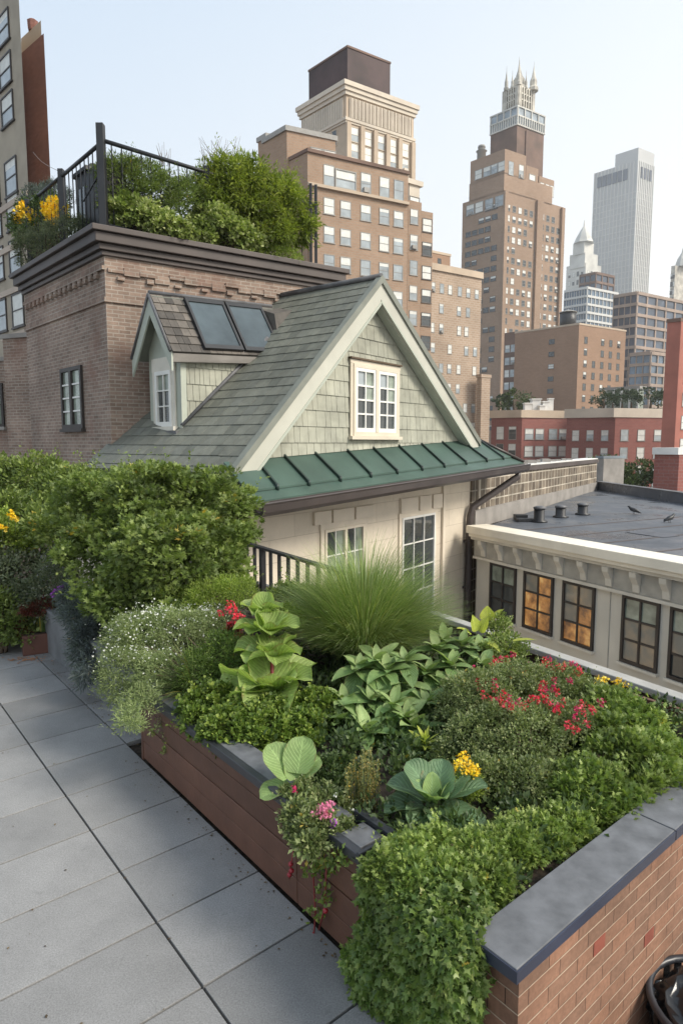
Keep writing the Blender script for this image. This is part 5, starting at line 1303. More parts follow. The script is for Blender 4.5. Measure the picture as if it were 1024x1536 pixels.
for (b0, b1) in ((-.03, 1.105), (1.112, 2.25), (2.257, 3.4), (3.407, 4.6), (4.607, 7.5)):
    mb = MB(); mb.foot([AB(-.03, b0), AB(-.03, b1), AB(.16, b1), AB(.16, b0)], cz+.001, HP); mb.build('coping_slab', M['bluestone'], plan, bevel=.003)
    mb = MB(); mb.foot([AB(-.036, b0), AB(-.036, b1), AB(-.031, b1), AB(-.031, b0)], cz-.012, HP-.004); mb.build('coping_edge', M['blueedge'], plan)
mb = MB(); mb.foot([AB(-.036, -.036), AB(-.036, -.0305), AB(.16, -.0305), AB(.16, -.036)], cz-.012, HP-.004); mb.build('coping_edge', M['blueedge'], plan)
for (a0, a1) in ((.75, .88), (.95, 1.95), (1.955, 3.06)):
    mb = MB(); mb.foot([AB(a0, .0), AB(a0, .13), AB(a1, .13), AB(a1, .0)], .513, .54); mb.build('coping_slab', M['bluestone'], plan, bevel=.003)
mb = MB(); mb.foot([AB(.72, -.045), AB(.72, -.004), AB(3.09, -.004), AB(3.09, -.045)], .50, .545); mb.build('cap_rail', M['blkcap'], plan, bevel=.004)
mb = MB(); mb.foot([AB(.72, .135), AB(.72, .175), AB(.95, .175), AB(.95, .135)], .50, .56); mb.foot([AB(.70, -.05), AB(.70, .178), AB(.718, .178), AB(.718, -.05)], .48, .56); mb.build('end_cap', M['blkcap'], plan, bevel=.004)
mb = MB(); mb.foot([AB(.162, .075), AB(.162, BW-.04), AB(AWd-.035, BW-.04), AB(AWd-.035, .075)], .2, .47)
mb.build('soil', M['soil'], plan)
# grey planter beyond
gp_ = empty('grey_planter', AB(4.5, .2, 0), 'grey stone planter box holding the big green bush beside the paving', 'planter')
mb = MB(); mb.foot([AB(3.15, .13), AB(3.15, 2.6), AB(6.1, 2.6), AB(6.1, .13)], 0, .46); mb.build('box', M['greybox'], gp_, bevel=.006)
mb = MB(); mb.foot([AB(3.13, .11), AB(3.13, .2), AB(6.12, .2), AB(6.12, .11)], .462, .49); mb.build('rim', M['greybox'], gp_, bevel=.004)
mb = MB(); mb.foot([AB(3.2, .21), AB(3.2, 2.5), AB(6.05, 2.5), AB(6.05, .21)], .462, .475); mb.build('soil', M['soil'], gp_)
# trough
t0, t1 = onz(35, 985, 0), onz(97, 976, 0); d = unit((t1-t0)[:2]); n_ = V(-d[1], d[0]); tr = empty('rust_trough', t0, 'small dark rust coloured trough on the paving, holding a spiky green plant', 'planter')
L_ = .62; mb = MB(); c_ = [t0[:2], t0[:2]+d*L_, t0[:2]+d*L_+n_*.28, t0[:2]+n_*.28]; mb.foot(c_, .0, .21); mb.build('box', M['rustbox'], tr, bevel=.008)
mb = MB(); mb.foot([c_[0]+(d+n_)*.02, c_[1]+(-d+n_)*.02, c_[2]+(-d-n_)*.02, c_[3]+(d-n_)*.02], .211, .215); mb.build('soil', M['soil'], tr)
TR0 = t0[:2]+d*L_/2+n_*.14
# railings
bk = empty('black_railing', (-.6, 6.8, 0), 'black metal railing before the cream stone wall, between big bush and grass fountain', 'railing')
r0 = onz(505, 853, 1.0); r1 = onz(366, 812, 1.0); dr = unit((r1-r0)[:2]); Lr = np.linalg.norm((r1-r0)[:2]); rf = Fr(r0[:2]-dr*.12, u=dr)
mb = MB(); rf.box(mb, 0, Lr+2.5, -.035, .035, .97, 1.0); mb.build('top_rail', M['black'], bk, bevel=.004)
mb = MB(); rf.box(mb, 0, Lr+2.5, -.015, .015, .1, .13); mb.build('bottom_rail', M['black'], bk)
k = 0; s_ = .05
while s_ < Lr+2.4:
    mb = MB(); w_ = .016 if k % 8 else .03; rf.box(mb, s_-w_, s_+w_, -w_, w_, .0 if k % 8 == 0 else .131, .969); mb.build('post' if k % 8 == 0 else 'baluster', M['black'], bk); s_ += .205; k += 1
wr = empty('pale_railing', (2.2, 4, 0), 'pale grey capped railing with dark posts running along the back of the raised planter', 'railing')
r0 = onz(1024, 1045, .55); r1 = onz(640, 915, .55); dr = unit((r1-r0)[:2]); Lr = np.linalg.norm((r1-r0)[:2]); rf2 = Fr(r0[:2]-dr*.42, u=dr)
mb = MB(); rf2.box(mb, 0, Lr+.97, -.05, .06, .50, .55); mb.build('top_rail', M['railpale'], wr, bevel=.008)
mb = MB(); rf2.box(mb, 0, Lr+.92, -.02, .03, .40, .496); mb.build('sub_rail', M['darkframe'], wr)
for s_ in (.1, .56, 1.82, 3.1, 3.6): mb = MB(); rf2.box(mb, s_-.06, s_+.06, -.05, .045, -1.2, .398); mb.build('post', M['darkframe'], wr)
mb = MB(); rf2.box(mb, 1.9, 3.03, -.01, .01, -.4, .396); mb.build('infill_panel', M['greybox'], wr)
# ---- black waste bin at lower right
bc = onz(1075, 1512, -.12); bn = empty('waste_bin', (bc[0], bc[1], -1.2), 'black slatted waste bin with bagged rubbish beside the brick planter wall, bottom right corner', 'waste bin')
rb = .25; mb = MB()
for k in range(26):
    a = 2*pi*k/26; r0_, r1_ = rb*.72, rb; w = .017
    def rp(r, z, da): return V(bc[0]+r*cos(a+da), bc[1]+r*sin(a+da), z)
    mb.hexa([rp(r0_, -1.15, -w/r0_), rp(r0_+.006, -1.15, -w/r0_), rp(r0_+.006, -1.15, w/r0_), rp(r0_, -1.15, w/r0_), rp(r1_, -.13, -w/r1_), rp(r1_+.006, -.13, -w/r1_), rp(r1_+.006, -.13, w/r1_), rp(r1_, -.13, w/r1_)])
mb.build('slats', M['blackgloss'], bn)
mb = MB(); mb.lathe((bc[0], bc[1], -1.18), [(rb*.66, 0), (rb*.93, 1.0)], 24); mb.build('liner', M['greybox'], bn)
mb = MB(); mb.tube([(bc[0]+(rb+.005)*cos(2*pi*k/32), bc[1]+(rb+.005)*sin(2*pi*k/32), -.12) for k in range(33)], .016, 8); mb.build('rim', M['blkcap'], bn)
mb = MB(); me_n = 26
pts = []
for i in range(12):
    for j in range(me_n):
        th = pi/2*i/11; a = 2*pi*j/me_n; r = rb*.95*cos(th)*(1+.12*sin(a*5+i)+.06*sin(a*11)); pts.append((bc[0]+r*cos(a), bc[1]+r*sin(a), -.20+.15*sin(th)+.03*sin(a*3+i*1.3)))
i0 = len(mb.v); mb.v += pts
for i in range(11):
    for j in range(me_n): mb.f.append((i*me_n+j, i*me_n+(j+1) % me_n, (i+1)*me_n+(j+1) % me_n, (i+1)*me_n+j)); mb.mi.append(0); mb.rn.append(.5); mb.sm.append(True)
o = mb.build('rubbish_bag', M['blackgloss'], None, origin=(bc[0], bc[1], -.2)); tag(o, 'crumpled shiny black rubbish bag inside the slatted waste bin, bottom right', 'rubbish bag')

# ================================================================= roof garden hardware on the penthouse
ZG = 5.80; rg = empty('roof_railing', (PC[0], PC[1], ZG), 'black metal railing around the planted penthouse roof, with tall corner post', 'railing')
gC = PC[:2]+hdir(57)*.02+hdir(-44)*.0; RA = 50
rr = Fr(gC, ang=57)
def railseg(p0, p1, zt, zb, gap, nm='railing_bars'):
    mb = MB(); mb.tube([V(*p0, zt[0]), V(*p1, zt[1])], .035, 6); mb.build('top_rail', M['black'], rg)
    mb = MB(); mb.tube([V(*p0, zb+.08), V(*p1, zb+.08)], .02, 6); mb.build('bottom_rail', M['black'], rg)
    n = int(np.linalg.norm(p1-p0)/gap); 
    for i in range(1, n):
        t = i/n; q = p0+(p1-p0)*t; mb = MB(); z = zt[0]+(zt[1]-zt[0])*t; mb.tube([V(*q, zb), V(*q, z)], .011, 5); mb.build('baluster', M['black'], rg)
zt1 = aty(150, 208, 11.1)[2]
pE = tcol(V(*gC, zt1), RA, zt1, 472)
railseg(gC, pE, (zt1, zt1-.02), ZG, .17)
pL = gC+hdir(-44)*1.75; pL2 = gC+hdir(-44)*3.6
railseg(gC, pL, (zt1-.05, zt1-.08), ZG, .17); railseg(pL, pL2, (zt1-.08, zt1-.1), ZG, .17)
def post(p, z1, w, nm='post'):
    mb = MB(); mb.aab(p[0]-w, p[1]-w, ZG, p[0]+w, p[1]+w, z1); return mb.build(nm, M['black'], rg, bevel=.006)
post(gC, zt1+.25, .06); pm = gC+hdir(57)*2.0; pmid = tcol(V(*gC, zt1), RA, zt1, 310); post(pmid, zt1+.1, .05); post(pL, zt1+.05, .05); post(pL2, zt1, .04)
for dx in (0, .12): q = tcol(V(*gC, 6.5), 57, 6.5, 466)+hdir(57)*dx; post(q, 7.38, .03)
mb = MB(); mb.tube([V(*gC, 6.75), V(*(gC+hdir(-44)*.8+hdir(40)*.0), 6.45)], .015, 5); mb.build('stay', M['black'], rg)
cabp = PC[:2]+hdir(-44)*1.25+hdir(57)*.55; cb = empty('black_cabinet', (cabp[0], cabp[1], ZG), 'tall black metal cabinet with a dark glass panel behind the corner of the roof railing', 'cabinet')
cf = Fr(PC[:2]+hdir(-44)*1.5+hdir(57)*.16, u=-hdir(-44)); mb = MB(); cf.box(mb, 0, 1.25, -.4, 0, ZG, ZG+1.25); mb.build('body', M['black'], cb, bevel=.02)
mb = MB(); cf.box(mb, .08, .45, .003, .02, ZG+.15, ZG+1.0); mb.build('glass_panel', M['glass'], cb)
mb = MB(); cf.box(mb, -.03, .6, -.4, .04, ZG+1.253, ZG+1.32); cf.box(mb, .35, .5, -.25, -.1, ZG+1.322, ZG+1.42); mb.build('lid', M['black'], cb)
cA = aty(50, 228, 30); cB = V(*pL, zt1+.0); mb = MB(); mb.tube([cA*(1-t)+cB*t-V(0, 0, .1*sin(pi*t)) for t in np.linspace(0, 1, 12)], .006, 4)
tag(mb.build('cable', M['concrete'], None, origin=cB), 'thin slack cable from the brick shaft to the left post of the roof railing', 'cable')
# ================================================================= planting
def BB(px, py, Y, rx, ry=None, rd=None):
    c = aty(px, py, Y); k = Y/F; ry = ry or rx
    if py > 875 and Y < 4.9:                     # rest it on the planter soil
        zt = .48+.42*ry*k
        if c[2] < zt:
            for _ in range(4): c = onz(px, py, .48+.42*ry*k); k = c[1]/F
    return (c, (rx*k, (rd or rx*.85)*k, ry*k))
G = {}
G['bush'] = leafmat('bush_leaf', (0.073, 0.112, 0.033), (0.152, 0.218, 0.059), (0.251, 0.317, 0.099))
G['hedge'] = leafmat('hedge_leaf', (0.079, 0.125, 0.037), (0.172, 0.238, 0.066), (0.264, 0.330, 0.106))
G['greyleaf'] = leafmat('grey_green_leaf', (0.059, 0.086, 0.053), (0.125, 0.158, 0.099), (0.224, 0.251, 0.172))
G['lime'] = leafmat('lime_leaf', (0.119, 0.185, 0.026), (0.224, 0.317, 0.059), (0.370, 0.449, 0.119))
G['blue'] = leafmat('blue_needle', (0.059, 0.079, 0.086), (0.112, 0.145, 0.158), (0.198, 0.238, 0.251))
G['redleaf'] = leafmat('dark_red_leaf', (.07, .025, .02), (.15, .045, .03))
G['white'] = leafmat('white_petal', (.55, .56, .52), (.75, .75, .72), trans=.2)
G['pale'] = leafmat('pale_green_leaf', (0.145, 0.198, 0.086), (0.264, 0.330, 0.158), (0.436, 0.488, 0.304))
G['box'] = leafmat('boxwood_leaf', (0.066, 0.119, 0.026), (0.145, 0.224, 0.046), (0.317, 0.396, 0.092))
G['cabbage'] = leafmat('cabbage_leaf', (0.230, 0.330, 0.090), (0.300, 0.420, 0.130), (0.380, 0.500, 0.200), rough=.5, trans=.38, veins=True)
G['roundleaf'] = leafmat('round_leaf', (0.187, 0.286, 0.110), (0.242, 0.363, 0.143), rough=.5, trans=.3, veins=True)
G['hosta'] = leafmat('hosta_leaf', (0.106, 0.181, 0.069), (0.150, 0.250, 0.094), (0.263, 0.362, 0.150), rough=.42, trans=.25, veins=True)
G['bluehosta'] = leafmat('blue_hosta_leaf', (0.094, 0.165, 0.094), (0.143, 0.242, 0.132), (0.264, 0.385, 0.154), rough=.45, trans=.25, veins=True)
G['yleaf'] = leafmat('yellow_green_leaf', (0.315, 0.399, 0.063), (0.441, 0.504, 0.105), rough=.5, trans=.4, veins=True)
G['grass'] = leafmat('grass_blade', (0.073, 0.132, 0.037), (0.145, 0.224, 0.066), (0.317, 0.383, 0.185), rough=.5)
G['fount'] = leafmat('fountain_grass_blade', (.12, .20, .055), (.22, .32, .10), (.45, .50, .30), rough=.5)
G['tiny'] = leafmat('tiny_leaf', (0.086, 0.125, 0.046), (0.172, 0.224, 0.092), (0.330, 0.370, 0.198))
G['parsley'] = leafmat('parsley_leaf', (0.092, 0.158, 0.040), (0.185, 0.264, 0.066), (0.304, 0.383, 0.132))
G['ivy'] = leafmat('ivy_leaf', (0.066, 0.125, 0.033), (0.145, 0.224, 0.059), (0.290, 0.370, 0.132), rough=.4)
G['cover'] = leafmat('low_cover_leaf', (0.106, 0.172, 0.040), (0.198, 0.284, 0.073), (0.343, 0.422, 0.145), rough=.42)
G['red'] = leafmat('red_petal', (.45, .01, .03), (.68, .03, .06), (.75, .10, .16), trans=.2)
G['crimson'] = leafmat('crimson_petal', (.38, .01, .07), (.58, .03, .13), trans=.2)
G['pink'] = leafmat('pink_petal', (.55, .12, .25), (.72, .25, .38), trans=.2)
G['purple'] = leafmat('purple_petal', (.25, .03, .38), (.42, .08, .55), trans=.2)
G['lilac'] = leafmat('lilac_petal', (.28, .22, .36), (.42, .36, .50), trans=.2)
G['yellow'] = leafmat('yellow_petal', (.75, .42, .01), (.88, .62, .02), (.90, .70, .10), trans=.2)
G['bamboo'] = leafmat('bamboo_leaf', (0.10, 0.15, 0.026), (0.20, 0.26, 0.046), (0.36, 0.41, 0.09), trans=.4)
G['varieg'] = leafmat('cream_edged_leaf', (0.132, 0.198, 0.053), (0.290, 0.370, 0.119), (0.686, 0.726, 0.449))
G['seed'] = leafmat('seed_stem_leaf', (.12, .14, .05), (.26, .26, .09), (.40, .33, .14))
G['dark'] = leafmat('dark_leaf', (0.028, 0.056, 0.021), (0.070, 0.112, 0.042), (0.126, 0.182, 0.070))

# ---- far hedge and left corner
shrub('hedge', 'long loose bright green hedge along the foot of the brown brick penthouse', 'hedge', aty(70, 860, 8.2),
      [BB(-10, 735, 9.2, 70, 46), BB(55, 740, 9.0, 62, 48), BB(110, 752, 8.4, 55, 45), BB(165, 752, 8.0, 50, 42), BB(215, 745, 7.8, 45, 38), BB(270, 745, 7.8, 40, 28), BB(330, 752, 7.9, 30, 24), BB(20, 790, 8.0, 65, 45), BB(90, 800, 7.5, 55, 40), BB(-40, 800, 7.8, 60, 55)],
      430, .17, 60, .055, G['hedge'], 'q', up=.7)
shrub('bush', 'very big rounded maple leaved green bush growing from the grey planter', 'bush', AB(4.6, 1.3, .46),
      [BB(150, 765, 6.5, 62, 50), BB(230, 762, 6.1, 72, 58), BB(315, 768, 6.1, 62, 56), BB(350, 795, 6.0, 32, 45), BB(165, 835, 5.9, 66, 60), BB(255, 845, 5.5, 82, 78), BB(322, 850, 5.7, 48, 56), BB(195, 905, 5.3, 52, 38), BB(255, 915, 5.15, 48, 30), BB(170, 900, 5.5, 40, 36)],
      520, .115, 50, .05, G['bush'], 'maple', up=.8, flat=.5, rn_spread=.35, r=.018, lo=.76, hi=1.16)
rt, C_, D_ = shrub('leafy_shrub', 'dense grey green shrub at the left edge above the spiky trough', 'shrub', aty(40, 960, 7),
      [BB(35, 885, 7.0, 62, 55), BB(85, 895, 6.7, 38, 45), BB(-20, 890, 7.0, 50, 60), BB(55, 930, 6.8, 40, 30)], 240, .12, 55, .035, G['greyleaf'], 'q', up=.5)
shrub('leafy_shrub', 'low bright green shrub on the paving in the far left corner', 'shrub', aty(5, 978, 6.5), [BB(5, 930, 6.6, 32, 42), BB(24, 950, 6.5, 22, 26), BB(-25, 930, 6.6, 35, 45)], 120, .09, 45, .04, G['bush'], 'q')
rt, C_, D_ = shrub('yellow_flower_bush', 'small lime leaved plant with yellow blooms at the left edge before the hedge', 'flower', aty(5, 870, 7.1), [BB(5, 812, 7.2, 32, 24), BB(-15, 800, 7.2, 30, 30)], 60, .1, 40, .045, G['lime'], 'q')
flowerheads(rt, [aty(x, y, 6.95) for x, y in ((14, 772), (21, 776), (18, 769), (26, 778), (3, 789), (8, 792))], .035, 16, .04, G['yellow'])
stems(rt, [(aty(x, y, 6.96), aty(x-2, y+34, 7.1)) for x, y in ((14, 774), (24, 780), (4, 792))], M['stem'], .004)
rt, C_, D_ = shrub('lilac_shrub', 'grey leaved shrub with pale lilac flecks beside the big bush, far left', 'shrub', aty(92, 930, 6.5), [BB(90, 855, 6.45, 20, 28), BB(100, 880, 6.3, 16, 24), BB(96, 835, 6.5, 12, 16)], 70, .07, 40, .03, G['greyleaf'], 'long')
lm = LM(); p = C_[rng.choice(len(C_), 400)]+rng.normal(size=(400, 3))*.05; lm.add('petal', p, rdir(400), rdir(400), .014, rng.random(400)); tag(lm.build('lilac_florets', G['lilac'], rt), kind='stuff')
rt = empty('purple_flowers', aty(86, 930, 6.2), 'bright purple flower cluster low in front of the lilac shrub', 'flower'); flowerheads(rt, [aty(x, y, 6.15) for x, y in ((80, 890), (85, 886), (90, 884), (94, 882), (83, 893))], .03, 16, .03, G['purple'])
stems(rt, [(aty(x, y, 6.16), aty(x, y+35, 6.25)) for x, y in ((80, 890), (85, 886), (92, 884))], M['stem'], .003)
shrub('red_leaved_plant', 'small dark red leaved plant behind the spiky green trough plant', 'plant', aty(55, 935, 6.65), [BB(55, 912, 6.55, 22, 10), BB(72, 908, 6.5, 14, 9), BB(38, 945, 6.5, 6, 14)], 50, .05, 30, .04, G['redleaf'], 'long')
# trough plant
rt = empty('spiky_plant', V(TR0[0], TR0[1], .21), 'spiky fresh green plant filling the dark rust trough', 'plant'); lm = LM(); n = 900
b = np.stack([TR0[0]+d[0]*rng.uniform(-.27, .27, n)-0, TR0[1]+d[1]*rng.uniform(-.27, .27, n), np.full(n, .22)], 1)
az = rng.random(n)*6.28; le = rng.uniform(.14, .34, n); t = np.linspace(0, 1, 5)
ln = rng.uniform(.05, .55, n)
P = b[:, None, :]+np.stack([np.cos(az)[:, None]*le[:, None]*ln[:, None]*t**1.6, np.sin(az)[:, None]*le[:, None]*ln[:, None]*t**1.6, le[:, None]*(t-.25*t**3*ln[:, None])], 2)
lm.strips(P, np.stack([-np.sin(az), np.cos(az), 0*az], 1), np.array([.006, .006, .005, .004, .001]), rng.random(n)); lm.build('blades', G['grass'], rt)
# blue juniper
shrub('juniper', 'blue grey juniper trailing over the grey planter edge onto the paving', 'shrub', AB(5.3, .3, .46), [BB(112, 900, 6.1, 18, 24), BB(122, 930, 5.8, 24, 26), BB(134, 955, 5.5, 22, 20), BB(126, 985, 5.35, 14, 26), BB(132, 1015, 5.15, 10, 22)],
      150, .07, 60, .05, G['blue'], 'needle', up=.1, droop=.5)

# ---- raised planter: ground cover so that soil only shows in the gaps
root = None; lm = LM(); n = 620
ab = np.stack([rng.uniform(.25, 2.95, n), rng.uniform(.18, 2.45, n)], 1); keep = ~((ab[:, 0] > .9) & (ab[:, 0] < 1.75) & (ab[:, 1] < .42)); ab = ab[keep]
C = np.array([AB(a, b_, rng.uniform(.49, .56)) for a, b_ in ab]); D = np.tile(V(0, 0, 1), (len(C), 1)); leafy(lm, C, D, .10, 40, .035, 'q')
C = np.array([AB(rng.uniform(3.2, 6.0), rng.uniform(.3, 2.4), .5) for _ in range(120)]); leafy(lm, C, np.tile(V(0, 0, 1), (len(C), 1)), .12, 36, .04, 'q')
tag(lm.build('ground_cover', G['dark'], None, origin=AB(1.5, 1.2, .47)), 'dark low leaf cover spread over the soil between the larger plants in both planters', 'ground cover', kind='stuff')

# white flowered bush
rt, C_, D_ = shrub('white_flower_bush', 'big airy grey green bush dusted with tiny white flowers, spilling over the planter end', 'bush', AB(2.6, .35, .47),
      [BB(205, 965, 4.55, 48, 42), BB(262, 950, 4.6, 52, 34), BB(312, 950, 4.7, 34, 28), BB(188, 1020, 4.3, 40, 44), BB(240, 1022, 4.25, 46, 44), BB(212, 1062, 4.15, 28, 34), BB(196, 1085, 4.1, 14, 26)],
      430, .06, 70, .021, G['pale'], 'long', up=.4, rn_spread=.5, rbase=-.18)
up_ = C_[C_[:, 2] > np.percentile(C_[:, 2], 25)]; k = 900; p = up_[rng.choice(len(up_), k)]+rng.normal(size=(k, 3))*V(.05, .05, .03)+V(0, 0, .045)
lm = LM(); lm.add('petal', p, rdir(k), unit(rdir(k)*.5+V(0, -.4, .8)), rng.uniform(.010, .020, k), rng.random(k)); tag(lm.build('white_blossom', G['white'], rt), kind='stuff')
for x, y in ((168, 955), (180, 945), (160, 985), (196, 925), (215, 918), (205, 905), (240, 912)):
    p = aty(x, y, 4.45); stems(rt, [(p, p+V(.03, .02, -.14))], M['stem'], .002); flowerheads(rt, [p], .016, 7, .014, G['white'], tall=1.6)
# grass tuft
def tuft(name, label, base, n, L, spread, mat, az_c=None, az_s=360, w=.0025, cat='grass', m=7, droop=1.0, base_r=.04, lo=.05, ball=False):
    rt = empty(name, base, label, cat); lm = LM(); az = rng.random(n)*2*pi if az_c is None else R(az_c)+(rng.random(n)-.5)*R(az_s)
    le = L*rng.uniform(.6, 1.08, n); el = np.arccos(rng.uniform(lo, 1, n)**.8)      # angle from vertical
    if ball: el = R(52)*np.sqrt(rng.random(n))/spread
    el = el*spread; le = le*(1-.38*el/1.5); t = np.linspace(0, 1, m)
    hx, hy = np.sin(az), np.cos(az)
    P = np.zeros((n, m, 3)); cur = np.array(base, float)+np.stack([hx*base_r*rng.random(n), hy*base_r*rng.random(n), 0*az], 1)
    for k in range(m):
        P[:, k] = cur; e = el+droop*(t[k]**(2.6 if ball else 1.6))*rng.uniform(.5, 1.1, n)*.9
        cur = cur+np.stack([hx*np.sin(e), hy*np.sin(e), np.cos(e)], 1)*(le/(m-1))[:, None]
    wd = np.stack([-hy, hx, 0*az], 1)*1.0+rdir(n)*.4; lm.strips(P, unit(wd), w*np.array([1-.85*(q**2) for q in t]), rng.random(n)); lm.build('blades', mat, rt); return rt
tuft('ornamental_grass', 'big round fountain of fine green ornamental grass in the middle of the planter', onz(545, 1000, .47), 14000, 1.10, .80, G['fount'], w=.0021, droop=1.15, m=11, base_r=.10, ball=True)
tuft('grass_tuft', 'arching fine grass tuft leaning over beside the white flowered bush', onz(290, 1040, .52), 900, .42, 1.05, G['grass'], az_c=-50, az_s=300, w=.002, droop=1.2, base_r=.05)
tuft('grass_tuft', 'soft upright feathery grass between the white bush and the lime cabbage plant', onz(345, 1000, .5), 700, .27, .8, G['grass'], w=.0022, droop=.7, base_r=.12)
# pale trailing flowers at the planter end
rt = empty('trailing_plant', AB(2.8, .02, .52), 'thin trailing stems with pale yellow green blooms hanging over the planter end', 'plant')
prs = []; hp = []
for (x0, y0, x1, y1) in ((250, 1070, 228, 1098), (262, 1080, 246, 1128), (270, 1080, 262, 1140), (280, 1085, 282, 1110), (240, 1070, 252, 1118)):
    a, b_ = aty(x0, y0, 4.0), aty(x1, y1, 3.93); prs.append((a, b_)); hp += [b_]
    lm = LM(); n = 40; tt = rng.random(n)[:, None]; lm.add('q', a+(b_-a)*tt+rng.normal(size=(n, 3))*.018, rdir(n), rdir(n), .022, rng.random(n)); lm.build('leaves', G['pale'], rt)
stems(rt, prs, M['stem'], .002); flowerheads(rt, hp, .03, 22, .022, G['varieg'])
# airy yellow green shrub and small ones at the back
shrub('feathery_shrub', 'feathery yellow green shrub in front of the black railing beside the big bush', 'shrub', onz(340, 935, .5), [BB(320, 893, 5.1, 34, 22), BB(352, 890, 5.1, 30, 24), BB(300, 905, 5.0, 20, 16)], 130, .06, 46, .022, G['lime'], 'long', up=.8)
rt, C_, D_ = shrub('silver_plant', 'small silvery white flowering plant around the red blooms near the planter back', 'plant', onz(325, 960, .5), [BB(318, 928, 4.9, 26, 16), BB(345, 932, 4.8, 20, 16)], 90, .05, 40, .018, G['greyleaf'], 'long')
k = 160; lm = LM(); p = C_[rng.choice(len(C_), k)]+rng.normal(size=(k, 3))*.03+V(0, 0, .03); lm.add('petal', p, rdir(k), rdir(k), .013, rng.random(k)); tag(lm.build('white_blossom', G['white'], rt), kind='stuff')
rt = empty('red_flowers', aty(348, 960, 4.6), 'cluster of bright red flowers left of the lime cabbage plant', 'flower')
flowerheads(rt, [aty(x, y, 4.55+.02*(i % 3)) for i, (x, y) in enumerate(((345, 905), (350, 912), (341, 916), (349, 921), (357, 918), (331, 920), (362, 925), (353, 930), (347, 935), (357, 938)))], .032, 18, .026, G['red'])
stems(rt, [(aty(x, 930, 4.56), aty(x+3, 965, 4.55)) for x in (340, 348, 357)], M['redstem'], .003)
lm = LM(); C = np.array([aty(350+rng.uniform(-12, 12), 945+rng.uniform(-10, 12), 4.58) for _ in range(14)]); leafy(lm, C, np.tile(V(0, -.5, .8), (14, 1)), .04, 26, .025, 'q'); lm.build('foliage', G['redleaf'], rt)
shrub('small_shrub', 'small rounded green shrub in front of the black railing beside the grass fountain', 'shrub', onz(440, 930, .5), [BB(435, 898, 5.4, 30, 18), BB(462, 900, 5.5, 22, 16), BB(415, 905, 5.3, 16, 14)], 100, .06, 44, .026, G['box'], 'q')
shrub('lime_sedum', 'small mound of lime yellow leaves right behind the cabbage plant top', 'plant', onz(440, 955, .5), [BB(432, 922, 4.7, 18, 14), BB(440, 935, 4.65, 16, 14)], 60, .035, 40, .018, G['lime'], 'q')
# fine dark fillers
shrub('small_shrub', 'fine leaved dark green shrub behind the boxwood under the red flowers', 'shrub', onz(350, 1010, .5), [BB(345, 985, 4.2, 44, 34), BB(300, 1015, 4.1, 30, 34), BB(385, 1000, 4.2, 30, 30)], 150, .06, 50, .022, G['box'], 'long', rbase=-.25)
shrub('boxwood', 'low dense boxwood mound with bright tips behind the slate cap of the planter', 'shrub', onz(390, 1090, .5),
      [BB(318, 1066, 3.85, 44, 34), BB(375, 1084, 3.75, 48, 32), BB(430, 1078, 3.75, 46, 32), BB(475, 1070, 3.8, 34, 32), BB(345, 1100, 3.55, 40, 30), BB(400, 1100, 3.55, 44, 30), BB(450, 1098, 3.6, 36, 28), BB(300, 1085, 3.75, 22, 24)],
      430, .045, 48, .021, G['box'], 'round', up=.8, szv=.45)
# lime cabbage plant
rt = empty('cabbage_plant', onz(420, 1062, .5), 'tall pale lime plant of stacked broad wavy leaves like tiers of cabbage', 'plant')
lm = LM(); UV = []
tiers = [((408, 1038), 3.85, [(-70, .24, .21, 30, 40), (-100, .23, .20, 10, 35), (-150, .21, .20, -5, 30), (170, .22, .21, 5, 45), (110, .20, .16, 35, 30), (60, .24, .17, 35, 20), (-30, .19, .17, 60, 40), (-125, .17, .17, 45, 50), (140, .16, .15, 50, 40)]),
         ((408, 985), 3.95, [(-80, .22, .17, 20, 35), (-130, .17, .17, 20, 45), (170, .16, .17, 25, 50), (110, .18, .16, 30, 40), (60, .17, .15, 45, 30), (-40, .16, .15, 50, 30), (-170, .14, .14, 60, 30)]),
         ((404, 950), 4.1, [(-85, .21, .15, 20, 30), (-140, .15, .16, 25, 40), (170, .15, .15, 35, 40), (100, .19, .15, 30, 35), (40, .16, .15, 55, 30), (-30, .16, .15, 60, 30), (-60, .15, .12, 70, 20)]),
         ((396, 925), 4.25, [(-80, .17, .13, 45, 30), (-150, .13, .13, 40, 40), (110, .15, .13, 45, 40), (30, .15, .13, 75, 20), (170, .12, .12, 60, 30)])]
for (pp, Y, lv) in tiers:
    c = aty(*pp, Y)
    for (az, L, W, el, dr) in lv: bigleaf(lm, c+rdir(1)[0]*.012, az+rng.uniform(-8, 8), L*(1.5 if pp[1] == 1038 else 1.2), W*(1.75 if pp[1] == 1038 else 1.45), el+rng.uniform(-5, 5), dr+10, cup=.5, wave=.05, shape=.9, ex=.5, twist=rng.uniform(-25, 25), rn=rng.random(), base_w=.06, UV=UV)
leaves_with_uv('leaves', lm, UV, G['cabbage'], rt)
mb = MB(); mb.tube([onz(420, 1075, .45), aty(408, 1038, 3.86), aty(408, 985, 3.96), aty(404, 950, 4.11), aty(396, 915, 4.26)], [.016, .014, .012, .010, .005], 8); mb.build('stalk', M['redstem'], rt)
